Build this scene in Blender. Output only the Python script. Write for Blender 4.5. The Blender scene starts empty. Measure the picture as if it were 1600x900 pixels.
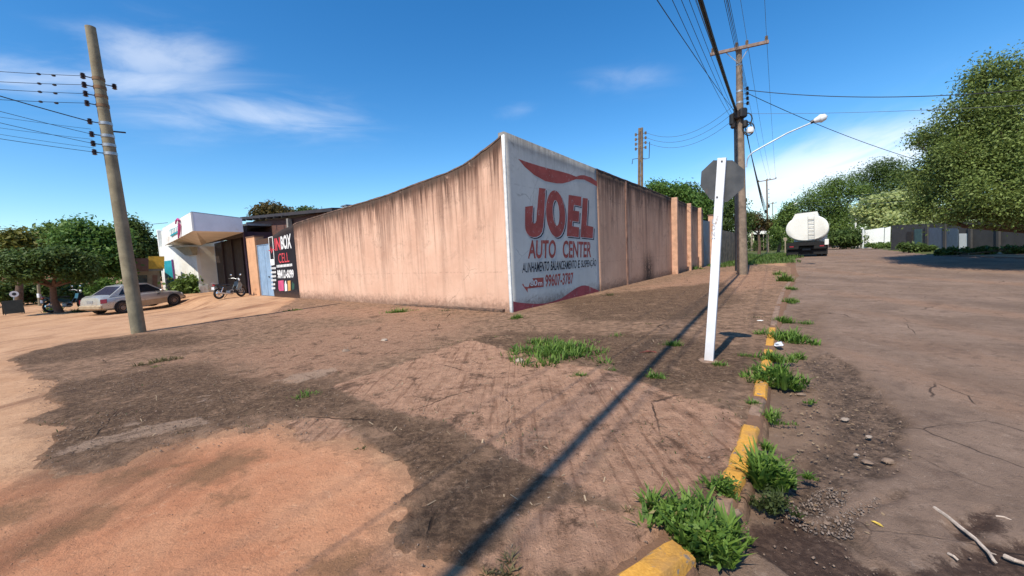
import bpy, math, random
import numpy as np
from mathutils import Vector, Matrix

# ------------------------------------------------------------------ camera, light, sky
SC = bpy.context.scene
COL = SC.collection
FOC = 620.0; EYE = 1.6                      # focal length in px of a 1600 px wide picture, eye height in m
TH = math.atan(52.94 / FOC); RO = math.atan(.048)
cF = np.array([0, math.cos(TH), -math.sin(TH)])
_r0 = np.array([1., 0, 0]); _u0 = np.array([0, math.sin(TH), math.cos(TH)])
cR = math.cos(RO) * _r0 - math.sin(RO) * _u0
cU = math.sin(RO) * _r0 + math.cos(RO) * _u0
cC = np.array([0, 0, EYE])
cam = bpy.data.cameras.new('camera'); cam.sensor_width = 36; cam.lens = FOC / 1600 * 36
cam.clip_start = .05; cam.clip_end = 8000
camo = bpy.data.objects.new('camera', cam); COL.objects.link(camo)
camo.matrix_world = Matrix(((cR[0], cU[0], -cF[0], 0), (cR[1], cU[1], -cF[1], 0), (cR[2], cU[2], -cF[2], EYE), (0, 0, 0, 1)))
SC.camera = camo

SUN_AZ = math.radians(34.0)                 # heading the light travels to, from +Y towards +X
SUN_EL = math.radians(52.0)
ld = Vector((math.sin(SUN_AZ) * math.cos(SUN_EL), math.cos(SUN_AZ) * math.cos(SUN_EL), -math.sin(SUN_EL)))
sl = bpy.data.lights.new('sun', 'SUN'); sl.energy = 4.8; sl.angle = math.radians(.55); sl.color = (1, .92, .78)
so = bpy.data.objects.new('sun', sl); COL.objects.link(so); so.rotation_euler = ld.to_track_quat('-Z', 'Y').to_euler()

SC.view_settings.view_transform = 'Standard'; SC.view_settings.look = 'None'
SC.view_settings.exposure = 0.25; SC.view_settings.gamma = 1.0; SC.view_settings.use_curve_mapping = False
SC.render.engine = 'CYCLES'
SC.cycles.max_bounces = 6; SC.cycles.diffuse_bounces = 3; SC.cycles.glossy_bounces = 2
SC.cycles.transmission_bounces = 3; SC.cycles.transparent_max_bounces = 4; SC.cycles.use_denoising = True

# ------------------------------------------------------------------ node helpers
def nd(t, typ, ins=None, **props):
    n = t.nodes.new(typ)
    for k, v in props.items(): setattr(n, k, v)
    for k, v in (ins or {}).items():
        s = n.inputs[k]
        if isinstance(v, bpy.types.NodeSocket): t.links.new(v, s)
        else: s.default_value = v
    return n
def c4(c): return (c[0], c[1], c[2], 1)
def mixc(t, f, a, b, mode='MIX'):
    n = t.nodes.new('ShaderNodeMix'); n.data_type = 'RGBA'; n.blend_type = mode
    for i, v in ((0, f), (6, a), (7, b)):
        if isinstance(v, bpy.types.NodeSocket): t.links.new(v, n.inputs[i])
        else: n.inputs[i].default_value = v if i == 0 else c4(v)
    return n.outputs[2]
def mth(t, op, a, b=0.0, c=None, clamp=False):
    ins = {0: a, 1: b}
    if c is not None: ins[2] = c
    return nd(t, 'ShaderNodeMath', ins, operation=op, use_clamp=clamp).outputs[0]
def mr(t, v, a, b, lo=0., hi=1., smooth=True):
    return nd(t, 'ShaderNodeMapRange', {'Value': v, 'From Min': a, 'From Max': b, 'To Min': lo, 'To Max': hi},
              interpolation_type='SMOOTHSTEP' if smooth else 'LINEAR').outputs[0]
def noise(t, vec, scale, detail=4, rough=.55, dist=0.):
    return nd(t, 'ShaderNodeTexNoise', {'Vector': vec, 'Scale': scale, 'Detail': detail, 'Roughness': rough, 'Distortion': dist}).outputs[0]
def mapping(t, vec, scale=(1, 1, 1), rot=(0, 0, 0), loc=(0, 0, 0)):
    return nd(t, 'ShaderNodeMapping', {'Vector': vec, 'Scale': scale, 'Rotation': rot, 'Location': loc}).outputs[0]
def attr(t, name): return nd(t, 'ShaderNodeAttribute', attribute_name=name).outputs['Fac']
def new_mat(name):
    m = bpy.data.materials.new(name); m.use_nodes = True
    t = m.node_tree; b = t.nodes['Principled BSDF']
    return m, t, b
def setp(t, b, color=None, rough=None, bump=None, bstr=.3, bdist=.01, metal=None, spec=None):
    for k, v in (('Base Color', color), ('Roughness', rough), ('Metallic', metal), ('Specular IOR Level', spec)):
        if v is None: continue
        if isinstance(v, bpy.types.NodeSocket): t.links.new(v, b.inputs[k])
        else: b.inputs[k].default_value = c4(v) if k == 'Base Color' else v
    if bump is not None:
        bn = nd(t, 'ShaderNodeBump', {'Height': bump, 'Strength': bstr, 'Distance': bdist})
        t.links.new(bn.outputs[0], b.inputs['Normal'])
def pos(t): return nd(t, 'ShaderNodeNewGeometry').outputs['Position']
def objc(t): return nd(t, 'ShaderNodeTexCoord').outputs['Object']
MATS = {}
def simple(name, color, rough=.7, metal=0., var=.25, scale=6., bump=.0, dirt=None, dirtamt=.4, spec=.5):
    if name in MATS: return MATS[name]
    m, t, b = new_mat(name)
    p = objc(t)
    n = noise(t, p, scale, 5, .6)
    dark = tuple(c * (1 - var) for c in color); lite = tuple(min(1, c * (1 + var * .6)) for c in color)
    c = mixc(t, mr(t, n, .3, .7), dark, lite)
    if dirt:
        n2 = noise(t, p, scale * .6, 6, .7)
        c = mixc(t, mr(t, n2, .62 - dirtamt * .35, .75), c, dirt)
    r = mr(t, n, .2, .8, max(.03, rough - .1), min(1, rough + .1))
    setp(t, b, c, r, noise(t, p, scale * 8, 3, .6) if bump else None, bump, .01, metal, spec)
    MATS[name] = m
    return m

# ------------------------------------------------------------------ world: sky and cirrus
W = bpy.data.worlds.new('World'); SC.world = W; W.use_nodes = True
wt = W.node_tree; wt.nodes.clear()
sky = nd(wt, 'ShaderNodeTexSky', sky_type='NISHITA', sun_disc=False, sun_elevation=SUN_EL,
         sun_rotation=SUN_AZ + math.pi, air_density=1.0, dust_density=.35, ozone_density=1.6, altitude=300)
gdir = nd(wt, 'ShaderNodeTexCoord').outputs['Generated']
skyc = nd(wt, 'ShaderNodeHueSaturation', {'Color': sky.outputs[0], 'Saturation': 1.38, 'Value': 1.15}).outputs[0]
skyc = mixc(wt, 1.0, skyc, (.90, 1.02, 1.06), 'MULTIPLY')
def px_dir(px, py):
    d = cF + cR * (px - 800) / FOC + cU * (450 - py) / FOC
    return Vector(d).normalized()
def cloud(pa, pb, half, thick, seed, sc, lo, hi):
    """one cirrus bank between two directions of the sky"""
    a, b = px_dir(*pa), px_dir(*pb); c = ((a + b) / 2).normalized()
    tdir = (b - a).normalized(); ndir = c.cross(tdir).normalized()
    rel = nd(wt, 'ShaderNodeVectorMath', {0: gdir, 1: c}, operation='SUBTRACT').outputs[0]
    u = nd(wt, 'ShaderNodeVectorMath', {0: rel, 1: tdir}, operation='DOT_PRODUCT').outputs['Value']
    v = nd(wt, 'ShaderNodeVectorMath', {0: rel, 1: ndir}, operation='DOT_PRODUCT').outputs['Value']
    w = nd(wt, 'ShaderNodeVectorMath', {0: gdir, 1: c}, operation='DOT_PRODUCT').outputs['Value']
    cv = nd(wt, 'ShaderNodeCombineXYZ', {0: mth(wt, 'MULTIPLY', u, sc[0]), 1: mth(wt, 'MULTIPLY', v, sc[1]), 2: seed}).outputs[0]
    n = noise(wt, cv, 1.0, 7, .58, .6)
    uu = mth(wt, 'POWER', mth(wt, 'ABSOLUTE', mth(wt, 'DIVIDE', u, half)), 3.0)
    vv = mth(wt, 'POWER', mth(wt, 'ABSOLUTE', mth(wt, 'DIVIDE', v, thick)), 2.0)
    e = mth(wt, 'POWER', 2.718, mth(wt, 'MULTIPLY', mth(wt, 'ADD', uu, vv), -1.0))
    front = mr(wt, w, .2, .5)
    return mth(wt, 'MULTIPLY', mth(wt, 'MULTIPLY', mr(wt, mth(wt, 'ADD', n, mth(wt, 'MULTIPLY', e, .35)), lo, hi), e), front)
cl = [mth(wt, 'MULTIPLY', cloud((-60, 105), (300, 130), .26, .045, 1.3, (3.2, 13.), .54, 1.05), .48),
      mth(wt, 'MULTIPLY', cloud((150, 165), (560, 190), .27, .05, 4.1, (3.6, 17.), .52, 1.15), .5),
      mth(wt, 'MULTIPLY', cloud((190, 85), (300, 90), .12, .05, 8.4, (6., 14.), .50, 1.0), .4),
      mth(wt, 'MULTIPLY', cloud((1150, 305), (1520, 205), .26, .062, 6.6, (4.0, 14.), .42, .85), .8),
      mth(wt, 'MULTIPLY', cloud((780, 180), (830, 170), .05, .02, 2.6, (9., 20.), .5, 1.1), .16),
      mth(wt, 'MULTIPLY', cloud((900, 125), (1060, 118), .12, .03, 9.2, (6., 20.), .5, 1.1), .16)]
cm = cl[0]
for c_ in cl[1:]: cm = mth(wt, 'MAXIMUM', cm, c_)
SKY_STR = .13
skyb = mixc(wt, cm, skyc, (7.6, 7.8, 8.1))
bg = nd(wt, 'ShaderNodeBackground', {'Color': skyb, 'Strength': SKY_STR})
wo = nd(wt, 'ShaderNodeOutputWorld'); wt.links.new(bg.outputs[0], wo.inputs[0])

# ------------------------------------------------------------------ measuring helpers
def sst(x, a, b):
    t = np.clip((np.asarray(x, float) - a) / (b - a), 0, 1); return t * t * (3 - 2 * t)
A0 = np.array([-.03, 10.74, 0.])            # street corner of the orange wall, on the ground
D1 = np.array([.611, .7914, 0.])            # along the right street, away from us
D2 = np.array([-.7844, .6202, 0.])          # along the left street, away from us
O1 = np.array([.7914, -.611, 0.])           # out of the right wall face
O2 = np.array([-.6202, -.7844, 0.])         # out of the left wall face
def gz(x, y):
    x = np.asarray(x, float); y = np.asarray(y, float)
    s = (x - A0[0]) * D1[0] + (y - A0[1]) * D1[1]; t = (x - A0[0]) * O1[0] + (y - A0[1]) * O1[1]
    l = (x - A0[0]) * D2[0] + (y - A0[1]) * D2[1]; q = (x - A0[0]) * O2[0] + (y - A0[1]) * O2[1]
    z = .40 * sst(s, 12.5, 24) * sst(t, .8, 4.5)
    z = z - .42 * sst(q, 1.4, 3.2) * sst(l, 11.5, 19)
    return z
def ray(px, py): return cF + cR * (px - 800) / FOC + cU * (450 - py) / FOC
def gp(px, py, dz=0.):
    """the ground point seen at a spot of the photograph (1600 x 900)"""
    d = ray(px, py); z = dz
    for _ in range(60):
        k = (z - EYE) / d[2]; p = cC + d * k
        z += .5 * (float(gz(p[0], p[1])) + dz - z)
    return np.array([p[0], p[1], z])
def vp(P, Q, px, py):
    """meets the upright plane through P and Q"""
    P = np.asarray(P, float); Q = np.asarray(Q, float)
    n = np.array([-(Q - P)[1], (Q - P)[0], 0]); d = ray(px, py); return cC + d * (n @ (P - cC) / (n @ d))
def at(px, py, dist):
    d = ray(px, py); return cC + d * dist / math.hypot(d[0], d[1])
def gr(px, py, lift=0.):
    """the road surface seen at a spot of the photograph"""
    d = ray(px, py); z = -.08
    for _ in range(60):
        k = (z - EYE) / d[2]; p = cC + d * k; z += .5 * (float(road_z(p[0], p[1])) - .012 - z)
    return np.array([p[0], p[1], z + lift])
def facing(P, px, py):
    """meets the upright plane through P square to the line of sight"""
    v = np.array([P[1], -P[0], 0]); return vp(P, np.asarray(P) + v, px, py)
def pxm(P, dpx):
    """metres across the line of sight for dpx picture px at P (horizontal)"""
    D = math.hypot(P[0], P[1]); c = P[1] / D; return dpx * D * c * c / FOC
def pym(P, dpx):
    D = math.hypot(P[0], P[1]); c = P[1] / D; return dpx * D * c / FOC

# ------------------------------------------------------------------ object helpers
OFF = {}
def thing(name, label=None, cat=None, loc=(0, 0, 0), rz=0., group=None, kind=None, world=False):
    o = bpy.data.objects.new(name, None); COL.objects.link(o); o.empty_display_size = .2
    o.location = loc; o.rotation_euler = (0, 0, rz)
    OFF[o.name] = np.array(loc, float) if world else np.zeros(3)
    return tag(o, label, cat, group, kind)
def tag(o, label=None, cat=None, group=None, kind=None):
    for k, v in (('label', label), ('category', cat), ('group', group), ('kind', kind)):
        if v: o[k] = v
    return o
class MB:
    def __init__(s): s.v = []; s.f = []; s.n = 0
    def add(s, v, f):
        v = np.asarray(v, float).reshape(-1, 3)
        s.v.append(v); s.f += [tuple(i + s.n for i in q) for q in f]; s.n += len(v); return s
    def box(s, c, size, rz=0., ry=0., bev=0.):
        hx, hy, hz = [d / 2 for d in size]
        if bev > 0:
            b = min(bev, hx * .9, hy * .9, hz * .9); P = []
            for sx in (-1, 1):
                for sy in (-1, 1):
                    for sz in (-1, 1):
                        P += [(sx * hx, sy * (hy - b), sz * (hz - b)), (sx * (hx - b), sy * hy, sz * (hz - b)), (sx * (hx - b), sy * (hy - b), sz * hz)]
            V = np.array(P); 
            idx = lambda a, b_, c_, k: ((a * 2 + b_) * 2 + c_) * 3 + k
            F = []
            for a in (0, 1):
                q = [idx(a, 0, 0, 0), idx(a, 1, 0, 0), idx(a, 1, 1, 0), idx(a, 0, 1, 0)]; F.append(q if a else q[::-1])
                q = [idx(0, a, 0, 1), idx(1, a, 0, 1), idx(1, a, 1, 1), idx(0, a, 1, 1)]; F.append(q[::-1] if a else q)
                q = [idx(0, 0, a, 2), idx(1, 0, a, 2), idx(1, 1, a, 2), idx(0, 1, a, 2)]; F.append(q if a else q[::-1])
            for a in (0, 1):
                for c_ in (0, 1):
                    F.append([idx(a, 0, c_, 0), idx(a, 0, c_, 2), idx(a, 1, c_, 2), idx(a, 1, c_, 0)])
                    F.append([idx(a, c_, 0, 0), idx(a, c_, 0, 1), idx(a, c_, 1, 1), idx(a, c_, 1, 0)])
                    F.append([idx(0, a, c_, 1), idx(0, a, c_, 2), idx(1, a, c_, 2), idx(1, a, c_, 1)])
            for a in (0, 1):
                for b_ in (0, 1):
                    for c_ in (0, 1): F.append([idx(a, b_, c_, 0), idx(a, b_, c_, 1), idx(a, b_, c_, 2)])
        else:
            V = np.array([(x * hx, y * hy, z * hz) for x in (-1, 1) for y in (-1, 1) for z in (-1, 1)])
            F = [(0, 1, 3, 2), (4, 6, 7, 5), (0, 4, 5, 1), (2, 3, 7, 6), (0, 2, 6, 4), (1, 5, 7, 3)]
        if ry:
            c_, s_ = math.cos(ry), math.sin(ry); V = V @ np.array([[c_, 0, -s_], [0, 1, 0], [s_, 0, c_]])
        if rz:
            c_, s_ = math.cos(rz), math.sin(rz); V = V @ np.array([[c_, s_, 0], [-s_, c_, 0], [0, 0, 1]])
        return s.add(V + np.array(c, float), F)
    def tube(s, pts, r, n=8, cap=True):
        pts = np.asarray(pts, float); m = len(pts)
        r = np.full(m, r, float) if np.isscalar(r) else np.asarray(r, float)
        T = np.gradient(pts, axis=0); T /= np.linalg.norm(T, axis=1)[:, None] + 1e-12
        ref = np.array([0, 0, 1.]) if abs(T[0][2]) < .9 else np.array([1., 0, 0])
        V = []
        for i in range(m):
            a = np.cross(T[i], ref); 
            if np.linalg.norm(a) < 1e-4: a = np.cross(T[i], [0, 1., 0])
            a /= np.linalg.norm(a); b = np.cross(T[i], a)
            for k in range(n):
                g = 2 * math.pi * k / n; V.append(pts[i] + r[i] * (a * math.cos(g) + b * math.sin(g)))
        F = [(i * n + k, i * n + (k + 1) % n, (i + 1) * n + (k + 1) % n, (i + 1) * n + k) for i in range(m - 1) for k in range(n)]
        if cap: F += [tuple(range(n))[::-1], tuple((m - 1) * n + k for k in range(n))]
        return s.add(V, F)
    def lathe(s, prof, c=(0, 0, 0), axis='z', n=16):
        """prof: (radius, height) pairs along the axis"""
        V = []
        for r, h in prof:
            for k in range(n):
                g = 2 * math.pi * k / n; a, b = r * math.cos(g), r * math.sin(g)
                V.append((a, b, h) if axis == 'z' else (a, h, b) if axis == 'y' else (h, a, b))
        m = len(prof)
        F = [(i * n + k, i * n + (k + 1) % n, (i + 1) * n + (k + 1) % n, (i + 1) * n + k) for i in range(m - 1) for k in range(n)]
        F += [tuple(range(n))[::-1], tuple((m - 1) * n + k for k in range(n))]
        return s.add(np.array(V) + np.array(c, float), F)
    def prism(s, poly, vec):
        """an outline (3D points) pushed along vec"""
        P = np.asarray(poly, float); n = len(P)
        F = [tuple(range(n)), tuple(range(2 * n - 1, n - 1, -1))] + [(i, i + n, (i + 1) % n + n, (i + 1) % n) for i in range(n)]
        return s.add(np.vstack([P, P + np.asarray(vec, float)]), F)
    def ellipsoid(s, c, r, n=12, m=8, jit=0., rng=None):
        V = []; F = []
        for i in range(m + 1):
            ph = math.pi * i / m
            for k in range(n):
                g = 2 * math.pi * k / n; j = 1 + (rng.uniform(-jit, jit) if rng else 0)
                V.append((r[0] * math.sin(ph) * math.cos(g) * j, r[1] * math.sin(ph) * math.sin(g) * j, r[2] * math.cos(ph) * j))
        F = [(i * n + k, i * n + (k + 1) % n, (i + 1) * n + (k + 1) % n, (i + 1) * n + k) for i in range(m) for k in range(n)]
        return s.add(np.array(V) + np.array(c, float), F)
    def build(s, name, mat, parent=None, smooth=False, label=None, fix=True):
        v = np.vstack(s.v)
        root = parent
        while root is not None and root.parent is not None: root = root.parent
        if root is not None: v = v - OFF.get(root.name, 0)
        me = bpy.data.meshes.new(name); me.from_pydata(v.tolist(), [], s.f); me.validate()
        if fix:
            import bmesh
            bm = bmesh.new(); bm.from_mesh(me); bmesh.ops.recalc_face_normals(bm, faces=bm.faces); bm.to_mesh(me); bm.free()
        if mat: me.materials.append(mat)
        if smooth:
            me.polygons.foreach_set('use_smooth', [True] * len(me.polygons))
            if smooth != 'all':
                try: me.set_sharp_from_angle(angle=math.radians(40))
                except Exception: pass
        o = bpy.data.objects.new(name, me); COL.objects.link(o)
        if parent: o.parent = parent
        if label: o['label'] = label
        return o
def fast_mesh(name, verts, quads, mat, attrs=None, smooth=False, uv=None):
    """numpy arrays straight into a mesh object (all faces the same size)"""
    me = bpy.data.meshes.new(name); nv = len(verts); nf, k = quads.shape
    me.vertices.add(nv); me.vertices.foreach_set('co', np.ascontiguousarray(verts, dtype=np.float32).ravel())
    me.loops.add(nf * k); me.loops.foreach_set('vertex_index', np.ascontiguousarray(quads, dtype=np.int32).ravel())
    me.polygons.add(nf); me.polygons.foreach_set('loop_start', np.arange(0, nf * k, k, dtype=np.int32))
    try: me.polygons.foreach_set('loop_total', np.full(nf, k, dtype=np.int32))
    except Exception: pass
    if smooth: me.polygons.foreach_set('use_smooth', np.ones(nf, dtype=bool))
    for an, av in (attrs or {}).items():
        a = me.attributes.new(an, 'FLOAT', 'POINT'); a.data.foreach_set('value', np.ascontiguousarray(av, dtype=np.float32))
    me.update(calc_edges=True); me.validate()
    if mat: me.materials.append(mat)
    o = bpy.data.objects.new(name, me); COL.objects.link(o)
    return o
def copy_thing(o):
    c = o.copy(); COL.objects.link(c)
    for ch in o.children:
        d = ch.copy(); COL.objects.link(d); d.parent = c
        for g in ch.children:
            e = g.copy(); COL.objects.link(e); e.parent = d
    return c

# 2D numeric noise for the shape of the ground
_rs = np.random.RandomState(7); _LT = _rs.rand(256, 256)
def vnoise(x, y):
    xi = np.floor(x).astype(int); yi = np.floor(y).astype(int); fx = x - xi; fy = y - yi
    fx = fx * fx * (3 - 2 * fx); fy = fy * fy * (3 - 2 * fy)
    g = lambda i, j: _LT[i & 255, j & 255]
    return (g(xi, yi) * (1 - fx) + g(xi + 1, yi) * fx) * (1 - fy) + (g(xi, yi + 1) * (1 - fx) + g(xi + 1, yi + 1) * fx) * fy
def fbm(x, y, s, o=4):
    r = 0; a = .5; k = 1. / s
    for i in range(o): r = r + a * (vnoise(x * k + 17.3 * i, y * k + 5.1 * i) - .5); a *= .55; k *= 2.03
    return r
def poly_sd(P, poly):
    """signed distance, positive inside"""
    poly = np.asarray(poly, float)[:, :2]; d = np.full(len(P), 1e9); ins = np.zeros(len(P), bool)
    for i in range(len(poly)):
        a = poly[i]; b = poly[(i + 1) % len(poly)]; e = b - a; w = P - a
        t = np.clip((w @ e) / (e @ e + 1e-12), 0, 1); d = np.minimum(d, np.hypot(*(w - t[:, None] * e).T))
        c = ((a[1] > P[:, 1]) != (b[1] > P[:, 1])) & (P[:, 0] < (b[0] - a[0]) * (P[:, 1] - a[1]) / (b[1] - a[1] + 1e-12) + a[0])
        ins ^= c
    return np.where(ins, d, -d)
def gpoly(pts, dz=0.): return np.array([gp(x, y, dz)[:2] for x, y in pts])
def polar(angs, rs):
    a, r = np.meshgrid(np.radians(angs), rs); x = (r * np.sin(a)).ravel(); y = (r * np.cos(a)).ravel()
    na, nr = len(angs), len(rs)
    i = np.arange(nr - 1)[:, None] * na + np.arange(na - 1)[None, :]
    q = np.stack([i, i + 1, i + na + 1, i + na], -1).reshape(-1, 4)
    return x, y, q
def cut(q, keep):
    f = q[keep[q].any(1)]; used = np.unique(f); m = np.full(keep.shape[0], -1); m[used] = np.arange(len(used)); return used, m[f]
# ------------------------------------------------------------------ ground, pavement, road
KERB_FRONT = [(1095, 915), (1086, 880), (1064, 846), (1096, 815), (1150, 788), (1188, 672), (1199, 600), (1211, 545), (1224, 490), (1236, 452), (1248, 430), (1246, 411), (1240, 400)]
ROAD_RIGHT = [(1338, 385), (1400, 392), (1470, 400), (1600, 404)]
kf = gpoly(KERB_FRONT); rr_ = gpoly(ROAD_RIGHT)
road_poly = np.vstack([[(.42, .2)], [gp(985, 915)[:2]], kf[1:], [kf[-1] + D1[:2] * 90], [rr_[0] + D1[:2] * 90], rr_, [rr_[-1] + np.array([14., -6])], [(40, -4), (6, -6), (.42, -6)]])
def road_z(x, y):
    r = np.hypot(x, y); return gz(x, y) - (.035 + .075 * sst(r, 8.0, 3.2))
PAVE = [(466, 463), (700, 474), (800, 487), (935, 452), (1095, 417), (1128, 413), (1190, 414), (1238, 416), (1240, 432), (1226, 452), (1213, 490), (1201, 545), (1190, 600), (1178, 672), (1140, 780), (1095, 815), (1048, 838), (958, 905),
        (860, 930), (720, 900), (652, 880), (612, 853), (606, 830), (640, 782), (640, 747), (612, 722), (576, 706), (520, 690), (478, 694), (430, 668), (330, 681), (240, 706), (200, 735), (85, 747), (45, 737),
        (92, 690), (70, 680), (35, 662), (78, 640), (58, 615), (72, 598), (20, 575), (22, 556), (100, 536), (210, 522), (330, 502), (420, 490), (440, 480)]
pave_poly = gpoly(PAVE)
for i_ in range(5, 17): pave_poly[i_] = pave_poly[i_] + O1[:2] * .0
def sd_px(P, pts): return np.clip(poly_sd(P, gpoly(pts)), -3, 3)

angs = np.concatenate([np.arange(-180, -64, 4.), np.arange(-64, 64.01, .4), np.arange(68, 180.1, 4.)])
rs = np.concatenate([[.02, .4, .8], 1.1 * 1.014 ** np.arange(0, 280), 54 * 1.25 ** np.arange(1, 20)])
x, y, q = polar(angs, rs); P = np.stack([x, y], 1)
far = np.hypot(x, y) > 60
sdr = poly_sd(P, road_poly)
wob = fbm(x, y, .9, 4)
z = gz(x, y) + fbm(x, y, .35, 3) * .012 * ~far - .26 * sst(sdr, -.02, .12) - .0 * far
LAWN = [(1100, 414), (1126, 400), (1150, 396), (1238, 397), (1245, 411), (1190, 413), (1150, 416), (1120, 419)]
lawn = np.maximum(sd_px(P, LAWN), np.where((x * D1[0] + y * D1[1]) > 34, 2., -3.))
rust = sd_px(P, [(-200, 770), (40, 745), (240, 708), (340, 680), (430, 668), (580, 705), (645, 750), (612, 860), (720, 900), (700, 1100), (-300, 1000)])
STAIN = [[(275, 748), (300, 728), (345, 710), (410, 703), (416, 712), (385, 728), (360, 748), (310, 760)], [(25, 862), (80, 828), (150, 800), (195, 792), (170, 812), (120, 838), (60, 868)], [(340, 772), (370, 765), (372, 778), (350, 790)], [(170, 745), (250, 730), (310, 712), (300, 722), (220, 745)], [(-60, 800), (20, 790), (40, 800), (-40, 830)], [(490, 880), (530, 868), (560, 880), (540, 905), (490, 905)]]
stn = np.max([sd_px(P, s_) for s_ in STAIN], 0)
m, t, b = new_mat('red_dirt')
p = pos(t); n1 = noise(t, p, 1.3, 6, .6, .3); n2 = noise(t, p, 9, 6, .65); n3 = noise(t, mapping(t, p, (1.1, .28, 1), (0, 0, math.radians(52))), 1.0, 6, .6, .4); n4 = noise(t, p, 60, 3, .6)
tanc = mixc(t, mr(t, n1, .3, .7), (.40, .24, .145), (.50, .32, .205))
oran = mixc(t, mr(t, n1, .32, .68), (.40, .18, .10), (.49, .26, .155))
c = mixc(t, mr(t, mth(t, 'ADD', attr(t, 'rust'), mth(t, 'MULTIPLY', mth(t, 'SUBTRACT', n1, .5), 1.6)), -.25, .35), tanc, oran)
c = mixc(t, mth(t, 'MULTIPLY', mr(t, n3, .50, .68), .7), c, (.17, .082, .048))
c = mixc(t, mr(t, noise(t, p, 16, 6, .75), .5, .72, 0, .5), c, (.22, .115, .065))
c = mixc(t, mr(t, n2, .56, .78, 0, .55), c, (.19, .10, .06))
c = mixc(t, mr(t, n4, .62, .75, 0, .5), c, (.52, .34, .22))
c = mixc(t, mr(t, noise(t, p, 34, 4, .7), .64, .74, 0, .6), c, (.14, .075, .045))
n7 = noise(t, p, 7., 8, .85, .4)
rimd = mr(t, mth(t, 'ADD', attr(t, 'pave'), mth(t, 'ADD', mth(t, 'MULTIPLY', mth(t, 'SUBTRACT', n7, .5), 1.1), mth(t, 'MULTIPLY', mth(t, 'SUBTRACT', n1, .5), .8))), -.14, -.0)
c = mixc(t, mth(t, 'MULTIPLY', rimd, .4), c, mixc(t, n2, (.09, .055, .036), (.24, .14, .09)))
c = mixc(t, mr(t, n7, .55, .66, 0, .5), c, (.20, .10, .06))
c = mixc(t, mr(t, n7, .44, .34, 0, .4), c, (.60, .40, .27))
c = mixc(t, mth(t, 'MULTIPLY', mr(t, mth(t, 'ADD', attr(t, 'stain'), mth(t, 'ADD', mth(t, 'MULTIPLY', mth(t, 'SUBTRACT', n2, .5), .5), mth(t, 'MULTIPLY', mth(t, 'SUBTRACT', n1, .5), .5))), -.14, .10), .75), c, mixc(t, n7, (.09, .055, .03), (.22, .125, .07)))
g_ = mixc(t, mr(t, n2, .35, .65), (.05, .085, .02), (.115, .11, .045))
c = mixc(t, mr(t, mth(t, 'ADD', attr(t, 'side'), mth(t, 'MULTIPLY', mth(t, 'SUBTRACT', n1, .5), .6)), -.75, -.45), c, mixc(t, n2, (.13, .075, .05), (.25, .15, .10)))
c = mixc(t, mr(t, mth(t, 'ADD', attr(t, 'lawn'), mth(t, 'MULTIPLY', mth(t, 'SUBTRACT', n1, .5), 2.0)), -.3, .5), c, g_)
hh = mth(t, 'ADD', mth(t, 'MULTIPLY', n2, .6), mth(t, 'MULTIPLY', n4, .25))
hh = mth(t, 'ADD', hh, mth(t, 'MULTIPLY', n7, .6))
c = mixc(t, 1.0, c, (1.07, 1.0, .92), 'MULTIPLY')
setp(t, b, c, .93, hh, .85, .035, spec=.2)
M_DIRT = m
o = fast_mesh('ground', np.stack([x, y, z], 1), q, m, {'lawn': lawn, 'rust': rust, 'stain': stn, 'pave': np.clip(poly_sd(P, pave_poly), -3, 3), 'side': np.clip(sdr, -3, 3)}, True); tag(o, kind='structure')
o['label'] = 'dusty orange dirt ground spread over the corner and the street on the left'

# broken old concrete pavement lying on the dirt
angs = np.arange(-66, 60.01, .3); rs = 1.15 * 1.0105 ** np.arange(0, 330)
x, y, q = polar(angs, rs); P = np.stack([x, y], 1)
sd = poly_sd(P, pave_poly)
kside = sst(poly_sd(P, road_poly), -.9, -.35)
rag = sd + (fbm(x, y, .7, 6) * .42 + fbm(x, y, .1, 4) * .12) * (1 - .88 * kside)
keep = sd > -.45
edge = sst(rag + fbm(x, y, .05, 2) * .06, -.03, .10)
z = gz(x, y) + (-.03 + .044 * edge) - .32 * sst(-rag, .06, .16) + fbm(x, y, .5, 5) * .026 + fbm(x, y, .09, 2) * .008
used, f = cut(q, keep)
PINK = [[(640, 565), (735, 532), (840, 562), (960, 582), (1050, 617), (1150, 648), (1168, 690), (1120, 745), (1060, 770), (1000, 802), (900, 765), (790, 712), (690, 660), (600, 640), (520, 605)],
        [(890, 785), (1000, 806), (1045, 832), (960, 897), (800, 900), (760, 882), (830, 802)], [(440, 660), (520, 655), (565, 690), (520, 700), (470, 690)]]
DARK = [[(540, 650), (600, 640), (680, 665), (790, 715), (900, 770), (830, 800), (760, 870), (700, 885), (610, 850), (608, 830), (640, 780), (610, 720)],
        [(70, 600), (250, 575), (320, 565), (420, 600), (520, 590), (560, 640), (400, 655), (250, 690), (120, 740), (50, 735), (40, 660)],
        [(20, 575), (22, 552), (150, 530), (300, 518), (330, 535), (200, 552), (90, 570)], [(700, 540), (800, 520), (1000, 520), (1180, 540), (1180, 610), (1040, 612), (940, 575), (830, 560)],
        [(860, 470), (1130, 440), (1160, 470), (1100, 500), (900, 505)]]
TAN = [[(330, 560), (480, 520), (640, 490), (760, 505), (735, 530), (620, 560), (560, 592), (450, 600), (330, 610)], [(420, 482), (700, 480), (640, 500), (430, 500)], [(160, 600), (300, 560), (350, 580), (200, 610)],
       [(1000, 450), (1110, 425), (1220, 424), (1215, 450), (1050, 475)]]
PALE = [[(72, 712), (160, 683), (240, 664), (322, 650), (328, 662), (250, 680), (165, 698), (82, 718)], [(190, 668), (210, 656), (222, 662), (200, 672)], [(310, 622), (332, 618), (335, 626), (315, 630)], [(425, 598), (470, 584), (530, 574), (528, 584), (470, 600)]]
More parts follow.
